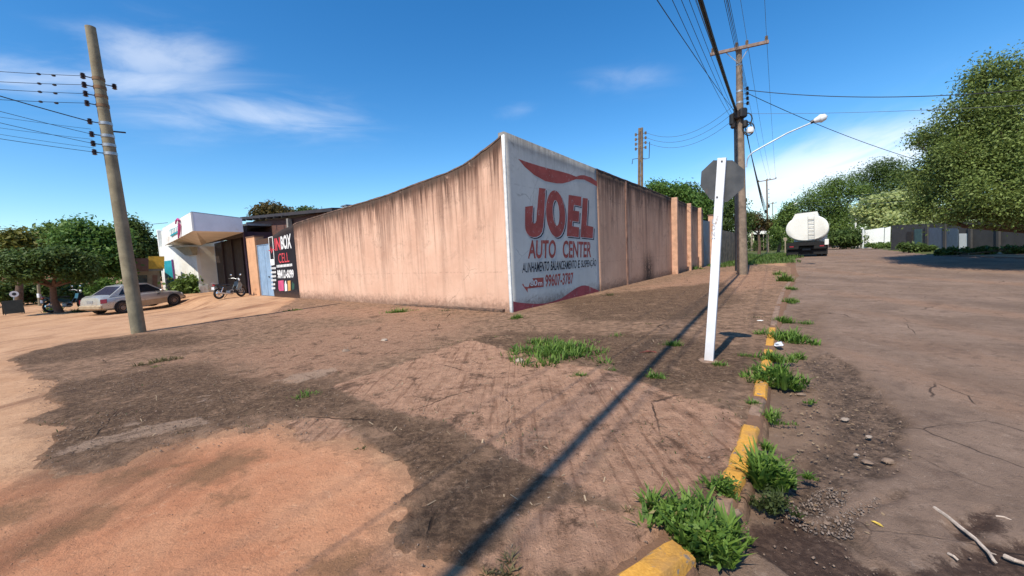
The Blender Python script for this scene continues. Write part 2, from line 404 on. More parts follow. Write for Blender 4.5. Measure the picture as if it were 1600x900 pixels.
pk = np.max([sd_px(P, s) for s in PINK], 0); dk = np.max([sd_px(P, s) for s in DARK], 0); tn = np.max([sd_px(P, s) for s in TAN], 0); pl = np.max([sd_px(P, s) for s in PALE], 0)
m, t, b = new_mat('old_concrete')
p = pos(t); n1 = noise(t, p, .9, 6, .6, .4); n2 = noise(t, p, 7, 7, .68); n4 = noise(t, p, 55, 4, .65); n5 = noise(t, p, 22, 5, .7)
lines = noise(t, mapping(t, p, (14, .9, 1), (0, 0, math.radians(58))), 1.0, 4, .6, .3)
cen = lambda n, k: mth(t, 'MULTIPLY', mth(t, 'SUBTRACT', n, .5), k)
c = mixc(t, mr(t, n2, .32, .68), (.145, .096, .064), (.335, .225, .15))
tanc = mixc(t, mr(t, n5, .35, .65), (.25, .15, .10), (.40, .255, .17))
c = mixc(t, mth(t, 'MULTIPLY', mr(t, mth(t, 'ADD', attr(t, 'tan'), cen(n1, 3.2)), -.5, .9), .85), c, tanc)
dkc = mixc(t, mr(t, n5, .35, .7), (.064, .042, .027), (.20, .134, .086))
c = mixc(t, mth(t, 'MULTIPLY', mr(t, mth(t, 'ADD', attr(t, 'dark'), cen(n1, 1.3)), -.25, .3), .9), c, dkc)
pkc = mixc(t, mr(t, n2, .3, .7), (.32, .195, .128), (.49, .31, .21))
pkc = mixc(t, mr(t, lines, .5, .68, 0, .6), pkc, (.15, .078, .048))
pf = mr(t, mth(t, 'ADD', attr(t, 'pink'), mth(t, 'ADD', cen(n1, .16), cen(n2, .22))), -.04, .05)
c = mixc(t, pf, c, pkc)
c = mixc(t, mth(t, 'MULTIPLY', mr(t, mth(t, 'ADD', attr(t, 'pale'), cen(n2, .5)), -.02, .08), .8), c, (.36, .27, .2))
# blotches of soil and old cement skin a hand wide
n6 = noise(t, p, 2.6, 8, .78, .5)
c = mixc(t, mr(t, n6, .52, .64, 0, .8), c, mixc(t, n5, (.04, .026, .018), (.12, .075, .05)))
c = mixc(t, mr(t, n6, .46, .34, 0, .65), c, (.36, .24, .16))
n7 = noise(t, p, 9., 8, .85, .4)
c = mixc(t, mr(t, n7, .54, .64, 0, .7), c, (.055, .036, .026))
c = mixc(t, mr(t, n7, .45, .36, 0, .55), c, (.40, .28, .19))
dust = mr(t, mth(t, 'ADD', attr(t, 'rim'), mth(t, 'ADD', cen(n2, .3), cen(n7, .5))), .02, .14, 1, 0)
c = mixc(t, mth(t, 'MULTIPLY', dust, .3), c, mixc(t, n2, (.30, .155, .085), (.46, .27, .165)))
# litter of grit: pale chips, dark crumbs
c = mixc(t, mr(t, n4, .64, .72, 0, .75), c, (.36, .25, .175))
c = mixc(t, mr(t, n4, .40, .30, 0, .7), c, (.045, .028, .02))
c = mixc(t, mr(t, n5, .6, .74, 0, .55), c, (.06, .036, .026))
# cracks and slab joints
vor = nd(t, 'ShaderNodeTexVoronoi', {'Vector': mixc(t, .16, p, nd(t, 'ShaderNodeTexNoise', {'Vector': p, 'Scale': 2.2, 'Detail': 5}).outputs['Color'], 'ADD'), 'Scale': .62}, feature='DISTANCE_TO_EDGE').outputs['Distance']
crk = mr(t, vor, .0015, .007, 1, 0)
crk = mth(t, 'MULTIPLY', crk, mr(t, n1, .5, .62))
c = mixc(t, mth(t, 'MULTIPLY', crk, .8), c, (.03, .02, .014))
hh = mth(t, 'SUBTRACT', mth(t, 'ADD', mth(t, 'MULTIPLY', n7, .9), mth(t, 'MULTIPLY', n4, .4)), mth(t, 'ADD', mth(t, 'MULTIPLY', crk, .5), mth(t, 'MULTIPLY', mth(t, 'MULTIPLY', lines, pf), .5)))
c = mixc(t, 1.0, c, (1.10, 1.0, .95), 'MULTIPLY')
setp(t, b, c, .95, hh, 1.0, .045, spec=.15)
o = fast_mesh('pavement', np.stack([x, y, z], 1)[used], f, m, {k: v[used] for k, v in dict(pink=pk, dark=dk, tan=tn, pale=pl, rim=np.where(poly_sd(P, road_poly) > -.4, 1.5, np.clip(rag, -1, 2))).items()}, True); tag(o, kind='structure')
o['label'] = 'broken brown concrete pavement with ragged edges around the walled corner'

# road
angs = np.arange(14, 66.01, .3); rs = np.concatenate([.9 * 1.0115 ** np.arange(0, 340), 44 * 1.12 ** np.arange(1, 12)])
x, y, q = polar(angs, rs); P = np.stack([x, y], 1)
sd = poly_sd(P, road_poly); used, f = cut(q, sd > -.22)
GUT = [(1150, 800), (1190, 690), (1200, 600), (1230, 480), (1290, 470), (1290, 560), (1330, 560), (1420, 640), (1400, 690), (1290, 740), (1265, 790), (1180, 800)]
CRUST = [[(1130, 805), (1240, 770), (1285, 795), (1345, 840), (1450, 880), (1600, 870), (1700, 900), (1700, 960), (1560, 905), (1400, 915), (1250, 880), (1170, 835)],
         [(1450, 870), (1490, 830), (1600, 815), (1700, 840), (1700, 900), (1540, 890)], [(1258, 560), (1295, 545), (1345, 575), (1415, 640), (1412, 690), (1385, 728), (1330, 748), (1275, 785), (1225, 775), (1218, 720), (1262, 700), (1305, 660), (1290, 610)], [(1270, 790), (1330, 770), (1400, 745), (1450, 735), (1400, 752), (1335, 785), (1350, 830), (1290, 810)],
         [(1535, 770), (1560, 765), (1565, 790), (1540, 800), (1500, 810), (1495, 800)]]
GRAV = [(1250, 770), (1320, 745), (1420, 730), (1400, 750), (1320, 780), (1262, 815)]
PATCH = [[(1420, 700), (1600, 660), (1640, 720), (1480, 740)]]
wet = np.max([sd_px(P, CRUST[k]) for k in (0, 1, 4)], 0); gu = sd_px(P, GUT); cr_ = np.max([sd_px(P, s) for s in CRUST], 0); gv = sd_px(P, GRAV); pt = np.max([sd_px(P, s) for s in PATCH], 0)
dip = sst(cr_ + fbm(x, y, .3, 4) * .25, -.03, .05)
z = road_z(x, y) + fbm(x, y, .6, 4) * .018 * (np.hypot(x, y) < 40) - .028 * dip * (np.hypot(x, y) < 14) - .02 * sst(gu, -.1, .2)
m, t, b = new_mat('dusty_asphalt')
p = pos(t); n1 = noise(t, p, .8, 6, .6, .5); n2 = noise(t, p, 6, 7, .68); n4 = noise(t, p, 70, 3, .6); n5 = noise(t, p, 24, 5, .7)
tr = noise(t, mapping(t, p, (.5, .045, 1), (0, 0, -math.radians(37.7) * -1)), 1.0, 5, .6, .3)
c = mixc(t, mr(t, n1, .3, .7), (.175, .117, .086), (.255, .175, .132))
c = mixc(t, mr(t, tr, .5, .68, 0, .45), c, (.29, .165, .105))
c = mixc(t, mr(t, tr, .46, .32, 0, .45), c, (.12, .082, .066))
c = mixc(t, mr(t, n2, .52, .7, 0, .55), c, (.10, .066, .05))
n7 = noise(t, p, 11., 8, .85, .3); n6 = noise(t, p, 1.9, 8, .75, .5)
c = mixc(t, mr(t, n6, .53, .68, 0, .6), c, (.11, .072, .056))
c = mixc(t, mr(t, n6, .44, .32, 0, .45), c, (.33, .235, .18))
c = mixc(t, mr(t, n7, .54, .66, 0, .6), c, (.075, .05, .04))
c = mixc(t, mr(t, n7, .44, .35, 0, .5), c, (.38, .29, .23))
c = mixc(t, mr(t, mth(t, 'ADD', attr(t, 'gutter'), cen(n1, .8)), -.2, .3, 0, .8), c, mixc(t, mr(t, n2, .35, .65), (.105, .066, .045), (.23, .15, .103)))
cf = mr(t, mth(t, 'ADD', attr(t, 'crust'), mth(t, 'ADD', cen(n2, .22), cen(n1, .3))), -.04, .05)
c = mixc(t, mth(t, 'MULTIPLY', cf, mr(t, mth(t, 'ADD', n7, mth(t, 'MULTIPLY', cen(n6, 1.), .6)), .40, .58, .15, .9)), c, mixc(t, mr(t, n5, .4, .68), (.045, .03, .022), (.13, .088, .064)))
wf = mr(t, mth(t, 'ADD', attr(t, 'wet'), mth(t, 'ADD', cen(n2, .28), mth(t, 'ADD', cen(n7, .25), cen(n1, .25)))), -.02, .03)
c = mixc(t, mth(t, 'MULTIPLY', wf, .9), c, mixc(t, mr(t, n5, .4, .7), (.045, .026, .02), (.10, .062, .046)))
c = mixc(t, mth(t, 'MULTIPLY', mr(t, attr(t, 'gravel'), -.1, .1), mr(t, n4, .5, .7, 0, .6)), c, (.27, .2, .16))
c = mixc(t, mr(t, n4, .66, .76, 0, .7), c, (.36, .26, .2))
c = mixc(t, mr(t, n4, .36, .28, 0, .6), c, (.06, .04, .03))
vor = nd(t, 'ShaderNodeTexVoronoi', {'Vector': mixc(t, .2, p, nd(t, 'ShaderNodeTexNoise', {'Vector': p, 'Scale': 1.6, 'Detail': 6}).outputs['Color'], 'ADD'), 'Scale': .8}, feature='DISTANCE_TO_EDGE').outputs['Distance']
crk = mth(t, 'MULTIPLY', mr(t, vor, .0015, .007, 1, 0), mr(t, n1, .48, .6))
c = mixc(t, mth(t, 'MULTIPLY', crk, .75), c, (.035, .022, .018))
hh = mth(t, 'SUBTRACT', mth(t, 'ADD', mth(t, 'MULTIPLY', n7, .8), mth(t, 'MULTIPLY', n4, .35)), mth(t, 'MULTIPLY', crk, .4))
c = mixc(t, 1.0, c, (1.05, 1.03, .99), 'MULTIPLY')
setp(t, b, c, .9, hh, .85, .035, spec=.2)
o = fast_mesh('road', np.stack([x, y, z], 1)[used], f, m, {k: v[used] for k, v in dict(gutter=gu, crust=cr_, gravel=gv, wet=wet).items()}, True); tag(o, kind='structure')
o['label'] = 'brown dusty asphalt road on the right with dark broken patches'

# kerb of worn yellow stones
m, t, b = new_mat('yellow_kerb_paint')
p = pos(t); n2 = noise(t, p, 14, 6, .7); n4 = noise(t, p, 60, 3, .6)
c = mixc(t, mr(t, n4, .3, .7), (.50, .235, .03), (.62, .31, .05))
c = mixc(t, mr(t, noise(t, p, 4, 5, .6), .5, .7, 0, .6), c, (.33, .18, .07))
c = mixc(t, mr(t, n2, .57, .63), c, mixc(t, n4, (.14, .1, .08), (.33, .25, .19)))
setp(t, b, c, .85, mth(t, 'ADD', n4, mth(t, 'MULTIPLY', n2, .6)), .5, .012)
M_KY = m
M_KC = simple('bare_kerb_concrete', (.27, .17, .115), .93, var=.4, scale=12, bump=.5, dirt=(.12, .07, .05))
kerb = thing('kerb', 'row of worn yellow kerb stones between the pavement and the road', None, (0, 0, 0), kind='structure')
rng = random.Random(3)
def kerb_stone(a, b_, w, top, hgt, mat):
    a = np.array(a, float); b_ = np.array(b_, float); d = b_ - a; L = np.linalg.norm(d[:2]); d /= max(L, 1e-6)
    k = max(2, int(L / .07)); nx = np.array([-d[1], d[0], 0.]); V = []; prof = [(-.5, -hgt), (-.5, -.018), (-.36, 0), (.36, 0), (.5, -.022), (.56, -hgt)]
    for i in range(k + 1):
        e = .012 if i in (0, k) else 0
        c_ = a + (b_ - a) * i / k
        for u, h in prof:
            j = np.array([rng.uniform(-.005, .005) for _ in range(3)])
            V.append([*(c_ + nx * -u * w)[:2], 0] + j); V[-1][2] += float(gz(c_[0], c_[1])) + top + h - (e if h > -.03 else 0)
    n = len(prof)
    F = [(i * n + u, i * n + u + 1, (i + 1) * n + u + 1, (i + 1) * n + u) for i in range(k) for u in range(n - 1)] + [tuple(range(n))[::-1], tuple(k * n + u for u in range(n))]
    return MB().add(V, F).build('kerb_stone', mat, kerb, smooth=True)
K = lambda *p: gp(*p, .03)
ca, cb = K(1066, 856), K(985, 914); cdir = (cb - ca) / np.linalg.norm(cb - ca)
kerb_stone(ca, ca + cdir * .62, .15, .05, .24, M_KY); kerb_stone(ca + cdir * .635, ca + cdir * 1.2, .15, .045, .24, M_KY)
for (a, b_, w, top, mt) in [((1122, 800), (1134, 772), .12, .005, M_KC), ((1136, 770), (1150, 737), .13, .03, M_KY), ((1152, 734), (1163, 702), .125, .034, M_KY), ((1164, 700), (1173, 668), .13, .03, M_KY),
                            ((1178, 650), (1186, 622), .12, .012, M_KC), ((1187, 619), (1191, 594), .12, .02, M_KY), ((1193, 588), (1201, 545), .12, .01, M_KY), ((1202, 540), (1207, 512), .12, .014, M_KY),
                            ((1208, 509), (1215, 478), .13, .01, M_KC), ((1216, 475), (1223, 456), .13, .01, M_KC), ((1224, 454), (1240, 432), .13, .01, M_KC)]:
    kerb_stone(gp(*a), gp(*b_), w, top, .16, mt)
# ------------------------------------------------------------------ the orange corner wall
def plaster(name, base, base2, stain, amt, streak_top):
    m, t, b = new_mat(name)
    u, wt_, wz = attr(t, 'wu'), attr(t, 'wt'), attr(t, 'wz')
    uv = nd(t, 'ShaderNodeCombineXYZ', {0: u, 1: wz, 2: 0}).outputs[0]
    n1 = noise(t, uv, .7, 5, .6); n2 = noise(t, uv, 7, 7, .68); n4 = noise(t, uv, 60, 4, .6)
    s1 = noise(t, mapping(t, uv, (3.2, .16, 1)), 1., 6, .68, .15); s2 = noise(t, mapping(t, uv, (11., .32, 1), loc=(3, 1, 0)), 1., 5, .65, .1)
    c = mixc(t, mr(t, n1, .3, .7), base, base2)
    pale = tuple(min(1, x * 1.16) for x in base2)
    c = mixc(t, mr(t, s2, .58, .72, 0, .35), c, pale)
    fall = mth(t, 'POWER', 2.718, mth(t, 'DIVIDE', wt_, -streak_top))
    st = mr(t, mth(t, 'ADD', s1, mth(t, 'MULTIPLY', fall, .22)), .50, .76)
    st = mth(t, 'MULTIPLY', st, mth(t, 'ADD', mth(t, 'MULTIPLY', fall, .75), .25))
    c = mixc(t, mth(t, 'MULTIPLY', st, .72 * amt, clamp=True), c, stain)
    st2 = mr(t, mth(t, 'ADD', s2, mth(t, 'MULTIPLY', fall, .2)), .56, .8)
    c = mixc(t, mth(t, 'MULTIPLY', mth(t, 'MULTIPLY', st2, mth(t, 'ADD', fall, .08)), .85 * amt, clamp=True), c, tuple(x * .55 for x in stain))
    # fine dark drip lines that start at the coping
    drip = mr(t, noise(t, mapping(t, uv, (22., .12, 1), loc=(9, 4, 0)), 1., 3, .6), .6, .72)
    c = mixc(t, mth(t, 'MULTIPLY', mth(t, 'MULTIPLY', drip, fall), .6 * amt, clamp=True), c, tuple(x * .5 for x in stain))
    # mould along the very top and soil splash along the foot
    top = mr(t, mth(t, 'ADD', wt_, mth(t, 'MULTIPLY', mth(t, 'SUBTRACT', s1, .5), .9)), .02, .44, 1, 0)
    c = mixc(t, mth(t, 'MULTIPLY', top, min(1, .7 * amt)), c, (.06, .04, .03))
    foot = mr(t, mth(t, 'ADD', wz, mth(t, 'MULTIPLY', mth(t, 'SUBTRACT', n2, .5), .75)), -.02, .46, 1, 0)
    c = mixc(t, mth(t, 'MULTIPLY', foot, .7), c, (.10, .055, .036))
    blot = mth(t, 'MULTIPLY', attr(t, 'mould'), mr(t, mth(t, 'ADD', mth(t, 'MULTIPLY', s2, .6), mth(t, 'MULTIPLY', n2, .4)), .40, .50))
    c = mixc(t, mth(t, 'MULTIPLY', blot, .9), c, (.035, .025, .02))
    c = mixc(t, mr(t, n2, .6, .78, 0, .35), c, stain)
    n6 = noise(t, uv, 1.4, 8, .8, .4)
    c = mixc(t, mth(t, 'MULTIPLY', mr(t, n6, .52, .68), mth(t, 'ADD', mth(t, 'MULTIPLY', fall, .5), .18)), c, tuple(x * .7 for x in stain))
    c = mixc(t, mr(t, n6, .44, .32, 0, .3), c, pale)
    course = mr(t, mth(t, 'ABSOLUTE', mth(t, 'SUBTRACT', mth(t, 'FRACT', mth(t, 'ADD', mth(t, 'MULTIPLY', wz, .42), mth(t, 'MULTIPLY', n1, .06))), .5)), .0, .014, 1, 0)
    c = mixc(t, mth(t, 'MULTIPLY', course, mr(t, n2, .45, .6, 0, .3)), c, stain)
    # faint mason's courses and hairline cracks under the paint
    vor = nd(t, 'ShaderNodeTexVoronoi', {'Vector': mixc(t, .3, uv, nd(t, 'ShaderNodeTexNoise', {'Vector': uv, 'Scale': 1.2, 'Detail': 5}).outputs['Color'], 'ADD'), 'Scale': .5}, feature='DISTANCE_TO_EDGE').outputs['Distance']
    crk = mth(t, 'MULTIPLY', mr(t, vor, .001, .005, 1, 0), mr(t, n1, .5, .6))
    c = mixc(t, mth(t, 'MULTIPLY', crk, .35), c, tuple(x * .5 for x in stain))
    setp(t, b, c, .92, mth(t, 'ADD', mth(t, 'MULTIPLY', n2, .5), mth(t, 'MULTIPLY', n4, .4)), .45, .015, spec=.2)
    return m
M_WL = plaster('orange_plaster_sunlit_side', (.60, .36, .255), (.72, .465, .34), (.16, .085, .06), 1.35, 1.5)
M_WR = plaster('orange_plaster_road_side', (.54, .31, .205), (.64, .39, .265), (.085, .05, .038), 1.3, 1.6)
M_MURAL = plaster('grey_white_mural_paint', (.46, .455, .435), (.55, .545, .52), (.24, .23, .22), .62, .5)
M_BLACKW = plaster('black_sign_paint', (.014, .013, .018), (.022, .02, .026), (.03, .026, .026), .6, .4)
M_CAP = simple('mouldy_wall_top', (.16, .10, .075), .95, var=.5, scale=5, bump=.5, dirt=(.05, .035, .028))
def LW(px, py): return vp(A0, A0 + D2, px, py)
def RW(px, py): return vp(A0, A0 + D1, px, py)
def lu(p): return float((p - A0) @ D2)
def su(p): return float((p - A0) @ D1)
def wall_section(name, parent, d, out, u0, u1, topf, mat, proud=0., thick=.2, bot=-.35, du=.2, nz=22, mould=None, wave=.006, seed=0):
    us = np.linspace(u0, u1, max(2, int((u1 - u0) / du) + 1)); n = len(us)
    V = []; at_ = {k: [] for k in ('wu', 'wt', 'wz', 'mould')}
    for side in (0, 1):
        for i, u in enumerate(us):
            base = A0 + d * u; g = float(gz(base[0], base[1])); tz = topf(u)
            for k in range(nz + 1):
                z = (g + bot) + (tz - g - bot) * k / nz
                w = wave * (fbm(np.array([u * 1.0 + 40 * seed]), np.array([z]), .8, 3)[0] * 2) if side == 0 and 0 < i < n - 1 else 0
                p = base + out * ((proud + w) if side == 0 else (proud - thick)); V.append((p[0], p[1], z))
                at_['wu'].append(u + seed * 20); at_['wt'].append(tz - z); at_['wz'].append(z - g)
                at_['mould'].append(mould(u, z) if mould else 0.)
    m_ = nz + 1; F = []
    for side in (0, 1):
        o_ = side * n * m_
        for i in range(n - 1):
            for k in range(nz):
                a = o_ + i * m_ + k; r = (a, a + m_, a + m_ + 1, a + 1); F.append(r if side else r[::-1])
    o_ = n * m_
    for i in range(n - 1):
        for k in (0, nz):
            a = i * m_ + k; F.append((a, a + m_, a + m_ + o_, a + o_))
    for i in (0, n - 1):
        for k in range(nz):
            a = i * m_ + k; F.append((a, a + 1, a + 1 + o_, a + o_))
    v = np.array(V); root = parent
    v = v - OFF.get(root.name, 0)
    import bmesh
    o = fast_mesh(name, v, np.array(F), mat, at_, False)
    bm = bmesh.new(); bm.from_mesh(o.data); bmesh.ops.recalc_face_normals(bm, faces=bm.faces); bm.to_mesh(o.data); bm.free()
    o.parent = parent
    return o
def interp_top(pts, f, uf):
    d = sorted((uf(f(*p)), float(f(*p)[2])) for p in pts); X = [a for a, _ in d]; Z = [b for _, b in d]
    return lambda u: float(np.interp(u, X, Z))
LTOP = [(791.5, 207), (783, 212), (775, 219), (764, 228), (750, 238), (736, 249), (722, 258), (700, 269), (675, 278), (650, 287), (600, 306), (560, 318), (520, 330), (463, 348), (456, 352), (440, 359), (418, 374), (400, 381)]
RTOP = [(791.5, 207), (935, 265), (1000, 290), (1050, 310), (1072, 318), (1097, 328)]
ltop = interp_top(LTOP, LW, lu); rtop = interp_top(RTOP, RW, su)
def end_of(pts_fn, uf, px): return uf(pts_fn(px, 440))
wall = thing('boundary_wall', 'tall stained orange wall turning the street corner, with a painted grey garage advert at its end', 'wall', A0, world=True)
uM = su(RW(934, 360)); uE = su(gp(1096, 417)); uE = min(uE, 24)
lS = lu(LW(463, 405)); lG = lu(LW(424, 420)); lP = lu(LW(403, 420)); lP2 = lu(LW(390, 415))
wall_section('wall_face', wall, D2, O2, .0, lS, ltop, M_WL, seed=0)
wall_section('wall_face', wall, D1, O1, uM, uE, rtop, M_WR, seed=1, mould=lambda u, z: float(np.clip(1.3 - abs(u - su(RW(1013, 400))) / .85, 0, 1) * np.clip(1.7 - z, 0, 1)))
mural = wall_section('painted_advert', wall, D1, O1, .01, uM, rtop, M_MURAL, proud=.006, seed=2)
mural['label'] = 'grey white painted panel advertising a car repair shop in red and black letters'
sgn = wall_section('painted_sign', wall, D2, O2, lS + .002, lG, ltop, M_BLACKW, proud=-.012, seed=3)
sgn['label'] = 'black painted wall panel of a phone repair shop with red and white letters'
# edge strip painted white on the sunlit return of the corner
wall_section('white_edge', wall, D2, O2, -.009, .075, lambda u: ltop(max(u, 0)) - .003, simple('white_edge_paint', (.72, .72, .70), .85, var=.2, scale=5, bump=.3), proud=.006, thick=.05, seed=4, nz=8)
# coping skin along the tops
def coping(d, out, u0, u1, topf, n):
    us = np.linspace(u0, u1, n); V = []; rg = random.Random(5)
    for u in us:
        b_ = A0 + d * u; z = topf(u)
        for w, h in ((.012, -.03), (.012, .012), (-.21, .012), (-.21, -.03)):
            p = b_ + out * (w + rg.uniform(-.004, .004)); V.append((p[0], p[1], z + h + rg.uniform(-.007, .007)))
    F = [(i * 4 + k, i * 4 + (k + 1) % 4, i * 4 + 4 + (k + 1) % 4, i * 4 + 4 + k) for i in range(n - 1) for k in range(4)] + [(0, 1, 2, 3), tuple((n - 1) * 4 + k for k in (3, 2, 1, 0))]
    MB().add(V, F).build('coping', M_CAP, wall)
coping(D2, O2, .1, lS, ltop, 70); coping(D1, O1, uM + .05, uE, rtop, 60)
# low footing ledge at the sunlit side
V = MB(); us = np.linspace(.25, 5.2, 40); rg = random.Random(2); pts = []
for u in us:
    b_ = A0 + D2 * u; h = .085 * (1 - .5 * u / 5.2)
    for w, z in ((0, -.1), (.11, -.1), (.105, h - .015), (.08, h), (0, h + .01)):
        p = b_ + O2 * (w + rg.uniform(-.012, .012) * (w > 0)); pts.append((p[0], p[1], z + rg.uniform(-.008, .008) * (z > 0)))
F = [(i * 5 + k, i * 5 + k + 1, i * 5 + 6 + k, i * 5 + 5 + k) for i in range(39) for k in range(4)] + [(0, 1, 2, 3, 4), tuple(195 + k for k in range(5))]
V.add(pts, F).build('footing', simple('dark_footing', (.13, .075, .05), .95, var=.5, scale=9, bump=.6, dirt=(.04, .03, .022)), wall)
# pilasters on the road side (sunlit end faces) and the pale flush pier
def pilaster(px0, px1, py_top, dz=.02, proud=.24, mat=None):
    a, b_ = su(RW(px0 + 1, 400)), su(RW(px1, 400))
    w = max(.16, min(.3, abs(b_ - a) * .5))
    # near face seen between px0 and px1: find depth so that its outer corner lies at px1
    P0 = A0 + D1 * a; o_ = 0.02
    while o_ < .9:
        v_ = P0 + O1 * o_; cpx = 800 + FOC * ((v_ - cC) @ cR) / ((v_ - cC) @ cF)
        if cpx >= px1 - 1: break
        o_ += .01
    ztop = rtop(a) + dz; g = float(gz(P0[0], P0[1]))
    Q = [P0 - O1 * .05, P0 + O1 * o_, P0 + O1 * o_ + D1 * .22, P0 - O1 * .05 + D1 * .22]
    poly = [(p[0], p[1], g - .3) for p in Q]
    MB().prism(poly, (0, 0, ztop - g + .3)).build('pilaster', mat, wall)
M_PIL = simple('pilaster_plaster', (.58, .335, .22), .9, var=.22, scale=3, bump=.3, dirt=(.30, .14, .08), dirtamt=.3)
for a, b_ in ((1049, 1060), (1073, 1081), (1090, 1097)): pilaster(a, b_, 0, mat=M_PIL)
a = su(RW(978, 360)); P0 = A0 + D1 * a
Q = [P0 - O1 * .05, P0 + O1 * .012, P0 + O1 * .012 + D1 * .2, P0 - O1 * .05 + D1 * .2]
MB().prism([(p[0], p[1], -.3) for p in Q], (0, 0, rtop(a) - .05 + .3)).build('pier', simple('pier_plaster', (.50, .26, .16), .9, var=.3, scale=3, bump=.3, dirt=(.2, .1, .06)), wall)

# ---- painted lettering: flat marks on the wall, in wall coordinates
def wall_uvz(fn, pts): return [fn(*p) for p in pts]
def mark(name, polys, fn, out, proud, mat, parent):
    """flat painted shapes traced in photograph px and laid on the wall plane"""
    mb = MB()
    for poly in polys:
        P = np.array(wall_uvz(fn, poly)) + out * proud
        mb.add(P, [tuple(range(len(P)))])
    o = mb.build(name, mat, parent, fix=False)
    import bmesh
    bm = bmesh.new(); bm.from_mesh(o.data); bmesh.ops.triangulate(bm, faces=bm.faces, ngon_method='EAR_CLIP')
    bmesh.ops.recalc_face_normals(bm, faces=bm.faces); bm.to_mesh(o.data); bm.free()
    o['detail'] = 'paint'
    return o
_tc = {}
def text_shape(s, bold=0.):
    key = (s, bold)
    if key in _tc: return _tc[key]
    cu = bpy.data.curves.new('lettering', 'FONT'); cu.body = s; cu.size = 1; cu.offset = bold; cu.resolution_u = 4
    ob = bpy.data.objects.new('lettering_tmp', cu); COL.objects.link(ob)
    dg = bpy.context.evaluated_depsgraph_get(); dg.update()
    me = bpy.data.meshes.new_from_object(ob.evaluated_get(dg))
    v = np.array([x.co[:2] for x in me.vertices]); f = [tuple(p.vertices) for p in me.polygons]
    bpy.data.objects.remove(ob); bpy.data.curves.remove(cu); bpy.data.meshes.remove(me)
    _tc[key] = (v, f); return _tc[key]
def text_mark(s, quad, fn, out, proud, mat, parent, bold=.02, name='lettering', yr=None):
    """quad: bottom-left, bottom-right, top-right, top-left in photograph px"""
    v, f = text_shape(s, bold); lo, hi = v.min(0), v.max(0)
    if yr: lo = np.array([lo[0], yr[0]]); hi = np.array([hi[0], yr[1]])
    a = (v - lo) / (hi - lo); Q = [fn(*p) + out * proud for p in quad]
    P = np.array([(Q[0] * (1 - u) + Q[1] * u) * (1 - w) + (Q[3] * (1 - u) + Q[2] * u) * w for u, w in a])
    o = MB().add(P, f).build(name, mat, parent, fix=False); o['detail'] = 'paint'; return o
def paint(name, col, wear=.6, under=(.5, .5, .49)):
    m, t, b = new_mat(name); p = objc(t)
    n = noise(t, p, 9, 7, .7); n2 = noise(t, p, 2.2, 4, .6); n4 = noise(t, p, 70, 3, .6)
    c = mixc(t, mr(t, n2, .3, .7), tuple(x * .82 for x in col), tuple(min(1, x * 1.12) for x in col))
    c = mixc(t, mr(t, n, .64 - wear * .1, .74, 0, .75), c, under)
    setp(t, b, c, .85, n4, .35, .01, spec=.25); return m
P_RED = paint('faded_red_paint', (.33, .075, .062), .7); P_RED2 = paint('dull_red_band_paint', (.30, .062, .07), .6); P_NAVY = paint('black_letter_paint', (.02, .022, .032), .1)
P_GREY = paint('pale_letter_outline_paint', (.60, .58, .57), .1); P_WHITE = paint('white_letter_paint', (.70, .70, .70), .1, (.1, .1, .1))
P_RED3 = paint('bright_red_letter_paint', (.62, .07, .09), .1, (.1, .03, .03)); P_PINK = paint('pink_picture_paint', (.55, .09, .20), .2, (.3, .05, .1)); P_ORG = paint('orange_picture_paint', (.62, .33, .12), .2, (.5, .4, .3)); P_GRN = paint('dark_green_picture_paint', (.03, .08, .06), .1, (.05, .05, .05))
s3 = lambda L: [(770 + a / 2.8125, 180 + b_ / 2.8125) for a, b_ in L]
s4 = lambda L, dx=0, dy=0: [(790 + (a + dx) / 4.287, 280 + (b_ + dy) / 4.287) for a, b_ in L]
up = s3([(110, 192), (150, 206), (200, 222), (250, 236), (300, 248), (335, 258), (365, 270), (385, 264), (400, 264), (430, 273), (458, 293)])
lw = s3([(458, 314), (430, 298), (400, 283), (365, 281), (330, 294), (305, 300), (280, 300), (230, 290), (180, 262), (140, 228)])
mark('swoosh', [up + lw], RW, O1, .0095, P_RED, mural)
bt = s3([(88, 818), (110, 823), (150, 827), (190, 829), (230, 827), (265, 818), (300, 805), (325, 788), (350, 770), (370, 757), (390, 749), (405, 748), (420, 751), (440, 760), (464, 770)])
gb = [RW(*p) for p in bt]
def low(px_):
    q_ = RW(px_, 470); u_ = su(q_); return A0 + D1 * u_ + np.array([0, 0, -.05])
mb = MB(); top_ = [p + O1 * .0095 for p in gb]; bot_ = [low(p[0]) + O1 * .0095 for p in bt]
n = len(top_); mb.add(top_ + bot_, [(i, i + 1, n + i + 1, n + i) for i in range(n - 1)]); mb.build('red_band', P_RED2, mural, fix=False)
J = [(222, 58), (266, 64), (263, 110), (258, 210), (251, 310), (243, 352), (228, 375), (205, 387), (182, 389), (158, 381), (140, 362), (130, 335), (127, 300), (129, 185), (182, 178), (178, 262), (178, 284), (186, 298), (197, 294), (204, 276), (209, 200), (216, 120)]
Eo = [(420, 105), (506, 118), (503, 182), (456, 172), (453, 210), (492, 216), (488, 287), (446, 280), (443, 315), (491, 323), (488, 389), (408, 381)]
Lo = [(515, 125), (549, 130), (541, 310), (586, 320), (582, 396), (500, 388)]
def ell(cx, cy, rx, ry, n=28, tilt=-.06): return [(cx + rx * math.cos(g) - tilt * ry * math.sin(g), cy + ry * math.sin(g)) for g in [2 * math.pi * k / n for k in range(n)]]
Oo = ell(333, 232, 64, 157); Oi = ell(336, 226, 22, 86)
